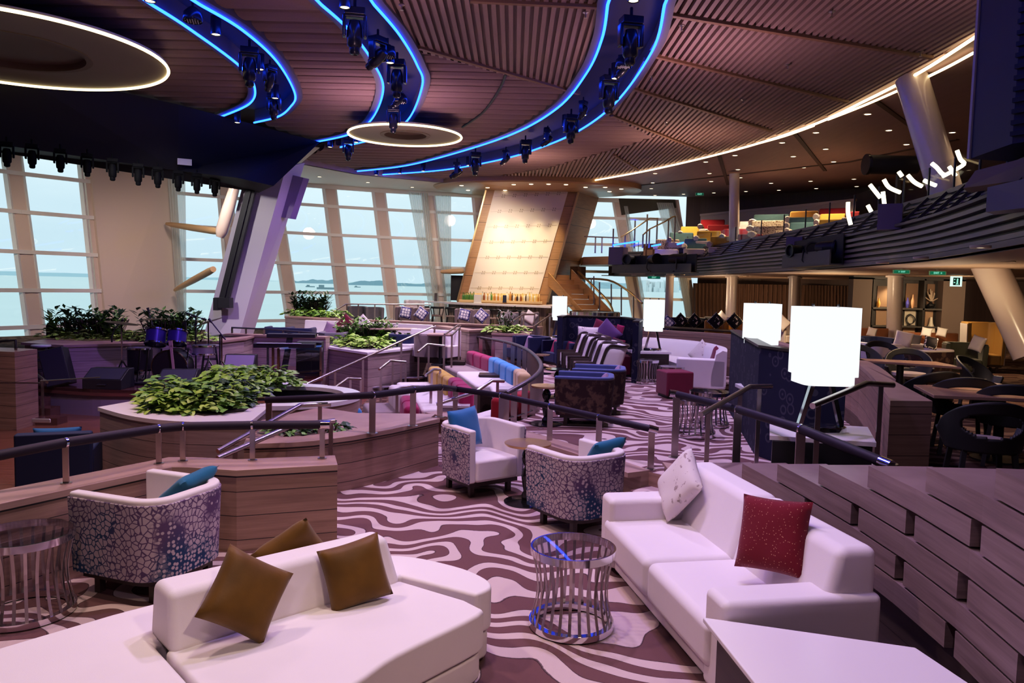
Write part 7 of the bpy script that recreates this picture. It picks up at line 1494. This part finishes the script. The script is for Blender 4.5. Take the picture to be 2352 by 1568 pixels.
for x, y, lab in [(345, 4, 'cylinder downlight at the top edge of the left arc'), (496, 80, 'cylinder downlight in the upper left arc'), (597, 160, 'cylinder downlight beside the big light of the left arc'), (632, 226, 'cylinder downlight low in the left arc'), (545, 282, 'cylinder downlight at the end of the left arc by the gantry'), (792, 18, 'cylinder downlight at the top of the middle arc'), (896, 145, 'cylinder downlight in the middle arc below a mesh lamp'), (1455, 3, 'cylinder downlight at the top of the right arc'), (1413, 181, 'cylinder downlight between two big lights of the right arc'), (1340, 265, 'cylinder downlight above the third big light of the right arc'), (1298, 291, 'cylinder downlight left of the third big light of the right arc'), (1255, 318, 'cylinder downlight in the lower right arc'), (1215, 344, 'cylinder downlight beside the fourth big light of the right arc'), (1076, 380, 'cylinder downlight beside the lowest big light of the right arc'), (918, 398, 'cylinder downlight near the low end of the right arc'), (864, 402, 'cylinder downlight at the very end of the right arc'), (972, 393, 'cylinder downlight third from the end of the right arc'), (758, 338, 'cylinder downlight left of the small ceiling disc'), (818, 327, 'cylinder downlight at the edge of the small ceiling disc')]: cyl(lab, x, y)
def parcan(label, x, y, src=[]):
    p = W(x, y, ZC - .28)
    if src: return dup(src[0], p, .3, label, 'mesh-fronted round lamps')
    t = thing('mesh_lamp', label, 'stage light', p, .3, 'mesh-fronted round lamps'); m = MB(); m.lathe([(.14, 0), (.15, .02), (.14, .14), (.06, .22), (.001, .22)], n=20); m.tube([(0, 0, .2), (0, 0, .34)], .02, 6); obj('housing', m, GL, t); m = MB()
    for a in range(-3, 4):
        for b in range(-3, 4):
            if a * a + b * b <= 9: m.ball((a * .038, b * .038, .005), .013, 5)
    obj('lens_mesh', m, plain('lens_grey', (.45, .45, .5, 1), .2), t); src.append(t); return t
for x, y, lab in [(443, 50, 'mesh-fronted round lamp in the left arc'), (890, 132, 'mesh-fronted round lamp in the middle arc'), (920, 236, 'mesh-fronted round lamp low in the middle arc'), (1432, 155, 'mesh-fronted round lamp in the right arc')]: parcan(lab, x, y)
def dl(x, y, z, group, label, r=.075, src=[]):
    p = W(x, y, z)
    if src: o = dup(src[0], p, 0, label, group); return o
    t = thing('recessed_downlight', label, 'downlight', p, 0, group); m = MB(); m.lathe([(r, 0), (r + .025, -.01), (r + .03, 0), (r + .03, .02)], n=16); obj('trim_ring', m, plain('ring_pale', (.5, .42, .34, 1), .5), t, recalc=False); m = MB(); m.lathe([(.001, -.002), (r, -.002)], n=16); obj('lens', m, DOWN, t, recalc=False); src.append(t); return t
for a, b in [(1465, 648), (1585, 740), (1945, 752), (1685, 820), (1172, 753), (980, 810), (1227, 846), (1043, 888), (1272, 918), (1100, 951), (712, 882), (546, 919), (729, 962), (567, 984), (742, 1008), (577, 1029), (917, 1039), (1141, 1028), (1387, 1016), (259, 984), (245, 1037), (237, 1070), (420, 1101), (592, 1094), (774, 1086), (961, 1079), (1173, 1069), (1402, 1058), (258, 1108)]:
    dl(1400 + a / 2.4706, b / 2.4706, ZC + .03, 'downlights in the ceiling over the balcony', 'small round warm downlight in the brown ceiling over the balcony')
for x, y in [(734, 406), (845, 419), (947, 430)]: dl(x, y, ZC - .125, 'downlights above the windows', 'small round downlight in the beige border above the far windows')
for x, y in [(2252, 568), (2115, 593), (2027, 604), (2002, 616), (2100, 624), (1456, 632), (1567, 631), (1618, 634), (1676, 629), (1713, 634), (1783, 627), (2315, 600)]: dl(x, y, 2.795, 'downlights under the balcony', 'small round downlight in the ceiling under the balcony')
for k, (x, y) in enumerate([(1911, 26), (1566, 58), (1810, 148), (1497, 175), (1707, 228), (923, 10), (1345, 28), (1530, 280), (1800, 275), (2115, 118)]):
    p = W(x, y, ZC); m = MB(); m.lathe([(.001, -.09), (.03, -.09), (.012, -.08), (.012, -.03), (.05, -.01), (.05, .0)], n=10); o = obj('sprinkler', m, STEEL); o.location = p; setp(o, 'tiny metal sprinkler on the slatted ceiling', 'sprinkler', 'ceiling sprinklers')
# ------------------------------------------------------------------ lights
def spot(name, loc, to, power, col, size=100, blend=.8, rad=.15):
    l = bpy.data.lights.new(name, 'SPOT'); l.energy = power; l.color = col; l.spot_size = radians(size); l.spot_blend = blend; l.shadow_soft_size = rad
    o = bpy.data.objects.new(name, l); COL.objects.link(o); o.location = loc
    o.rotation_euler = (Vector(to) - Vector(loc)).to_track_quat('-Z', 'Y').to_euler(); return o
LAV = (.62, .44, 1.0); WARM = (1, .70, .42); ROSE = (1, .62, .72); BLUEL = (.25, .2, 1)
for x, y, tx, ty, p, c in [(-3.6, 5.0, -2.4, 4.6, 430, (1, .68, .66)), (-.6, 4.6, -1.0, 4.0, 380, (1, .78, .68)), (.6, 6.4, 1.2, 5, 470, (.54, .38, 1)), (-.5, 7.5, -.5, 7, 430, (.85, .56, .95)), (-4.5, 9.5, -4, 9, 520, (1, .62, .72)), (1.5, 11, 1.5, 11, 900, (.75, .58, .95)),
        (3.5, 15, 2.6, 15, 1050, (.72, .55, 1)), (-1.2, 17, -2, 16, 1300, (.78, .56, 1)), (-4.5, 18, -5, 18, 1300, (.85, .62, .92)), (1, 22, 0, 22, 2000, (.95, .70, .85)), (-4, 26, -4, 25, 2000, (1, .76, .72)), (1.2, 4, 3.3, 4.8, 60, LAV)]:
    spot('stage_spot', (x, y, 6.3), (tx, ty, 0), p, c, 110)
for x, y, z, tx, ty, tz, p in [(-9.5, 23.5, 5.6, -11.5, 28.5, 2.0, 600), (-13, 20.5, 5.6, -14.5, 25.5, 2, 600), (-4, 28.5, 5.8, -6, 33.5, 2.5, 650), (-1, 30.5, 6.0, -2, 35.5, 2.5, 500), (4.5, 31.5, 5.8, 6, 36.5, 3, 450)]:
    spot('window_wash', (x, y, z), (tx, ty, tz), p, (1, .76, .62), 95, 1, .3)  # added unseen spots brightening the piers and frames of the window wall
spot('purple_spot', (-2.6, 21.4, 4.6), (-7.4, 22.4, 2.8), 260, (.5, .28, 1), 60)
spot('column_wash', (-8.6, 14.5, 5.6), (-8.2, 20.5, 3.0), 1000, (1, .92, .95), 50)  # added neutral spot without a fixture, whitening the column's front face
spot('bar_spot', (-.8, 25.5, 6.2), (.2, 29.5, .9), 1300, (1, .74, .55), 70)  # added spot without a fixture, lifting the dark counter front and stools
spot('warm_key', (2.2, .6, 5.8), (-.9, 3.9, .4), 430, (1, .76, .6), 38, .6)
spot('dance_floor_spot', (-6.5, 9.5, 6), (-6.5, 10.5, -.3), 650, (1, .7, .65), 80)  # added spot without a fixture, brightening the dark dance floor
spot('wall_spot', (.6, 4.4, 5.8), (2.4, 4.2, .9), 200, (.5, .38, 1), 55)
spot('fill', (-.5, -1.5, 6), (0, 6, 0), 260, (.85, .6, .8), 120)
spot('purple_spot', (-4, 10, 6.2), (-6.8, 16.6, .6), 900, (.42, .2, 1), 60)
# added mid-air uplights, unseen, standing in for light bounced onto the ceiling
for x, y, z, p, c in [(-2, 10, 4.6, 190, ROSE), (3, 14, 4.6, 190, ROSE), (-3, 18, 4.6, 220, ROSE), (6, 10, 4.6, 120, ROSE), (4.6, 22, 4.6, 190, (1, .66, .5)), (0, 26, 4.6, 220, (1, .66, .5))]:
    spot('cove_uplight', (x, y, z), (x, y, 9), p, c, 150, 1, .3)
for x, y, z, p in [(6, 26, 2.7, 120), (8, 22, 2.75, 120), (7.5, 17, 2.75, 90), (10, 18, 2.75, 110), (12, 24, 2.7, 150), (7, 12, 2.75, 70), (10, 12, 2.75, 90), (7.2, 31, 2.7, 160), (11, 30, 2.7, 150)]:
    spot('soffit_spot', (x, y, z), (x, y, 0), p * 3.0, WARM, 120, .7, .08)
for a, b, p, sz in [((8.5, 31, 1.5), (8.8, 36, 1.7), 330, 130), ((10.5, 29, 1.5), (11, 34, 1.7), 300, 130), ((4.5, 25, 2.3), (8.3, 27.5, 1.6), 350, 70), ((6, 18, 2.4), (11.5, 21.6, 1.6), 350, 60), ((12.3, 20.5, 2.5), (12.6, 24, 1.6), 420, 110), ((15, 20, 2.4), (17, 26, 1.5), 300, 120), ((7, 11.5, 2.0), (9.6, 14.8, 1.6), 200, 70), ((5, 8.5, 2.6), (6.2, 8.8, .9), 130, 120), ((9, 22, 1.3), (8.8, 22, 4), 220, 160), ((8, 14, 1.3), (8, 14, 4), 150, 160), ((7.5, 29, 1.3), (7.5, 29, 4), 220, 160)]:
    spot('soffit_wash', a, b, p, WARM, sz, 1, .12)  # added mid-air spots without fixtures, brightening curtains, columns, shelving and soffit
for x, y, p in [(7, 32, 400), (9.5, 29, 500), (10.3, 25, 500), (12, 29, 500), (11, 20, 450), (10, 15, 300)]:
    spot('balcony_spot', (x, y, 6.4), (x, y, 0), p, WARM, 120, .7, .1)
for x, y in [(1163, 420), (1205, 420), (1248, 420), (1290, 420)]:
    q = WY(x, y, 33.4); spot('bar_spot', (q.x, 33.3, 6.35), (q.x - .35, 33.75, 3.0), 420, (1, .74, .42), 42, .9, .06)
_q = spot('bar_spot', (-.6, 27.5, 5.6), (.1, 34, 3.7), 1500, (1, .78, .55), 42, 1, .4)  # added wide spot without a fixture, brightening the cream panel
spot('bar_spot', (.2, 29.5, 6.2), (.2, 31, .5), 500, (1, .7, .5), 90)
SC.view_settings.view_transform = 'Standard'; SC.view_settings.look = 'None'; SC.view_settings.exposure = 0
SC.view_settings.use_curve_mapping = True
_cm2 = SC.view_settings.curve_mapping; _c3 = _cm2.curves[3]
for _x, _y in ((.05, .042), (.16, .154), (.45, .475)): _c3.points.new(_x, _y)
_cm2.update()
SC.cycles.max_bounces = 5; SC.cycles.diffuse_bounces = 3; SC.cycles.glossy_bounces = 3; SC.cycles.transmission_bounces = 4; SC.cycles.transparent_max_bounces = 12
SC.cycles.caustics_reflective = False; SC.cycles.caustics_refractive = False; SC.cycles.sample_clamp_indirect = 4; SC.cycles.blur_glossy = 1
SC.cycles.use_denoising = True
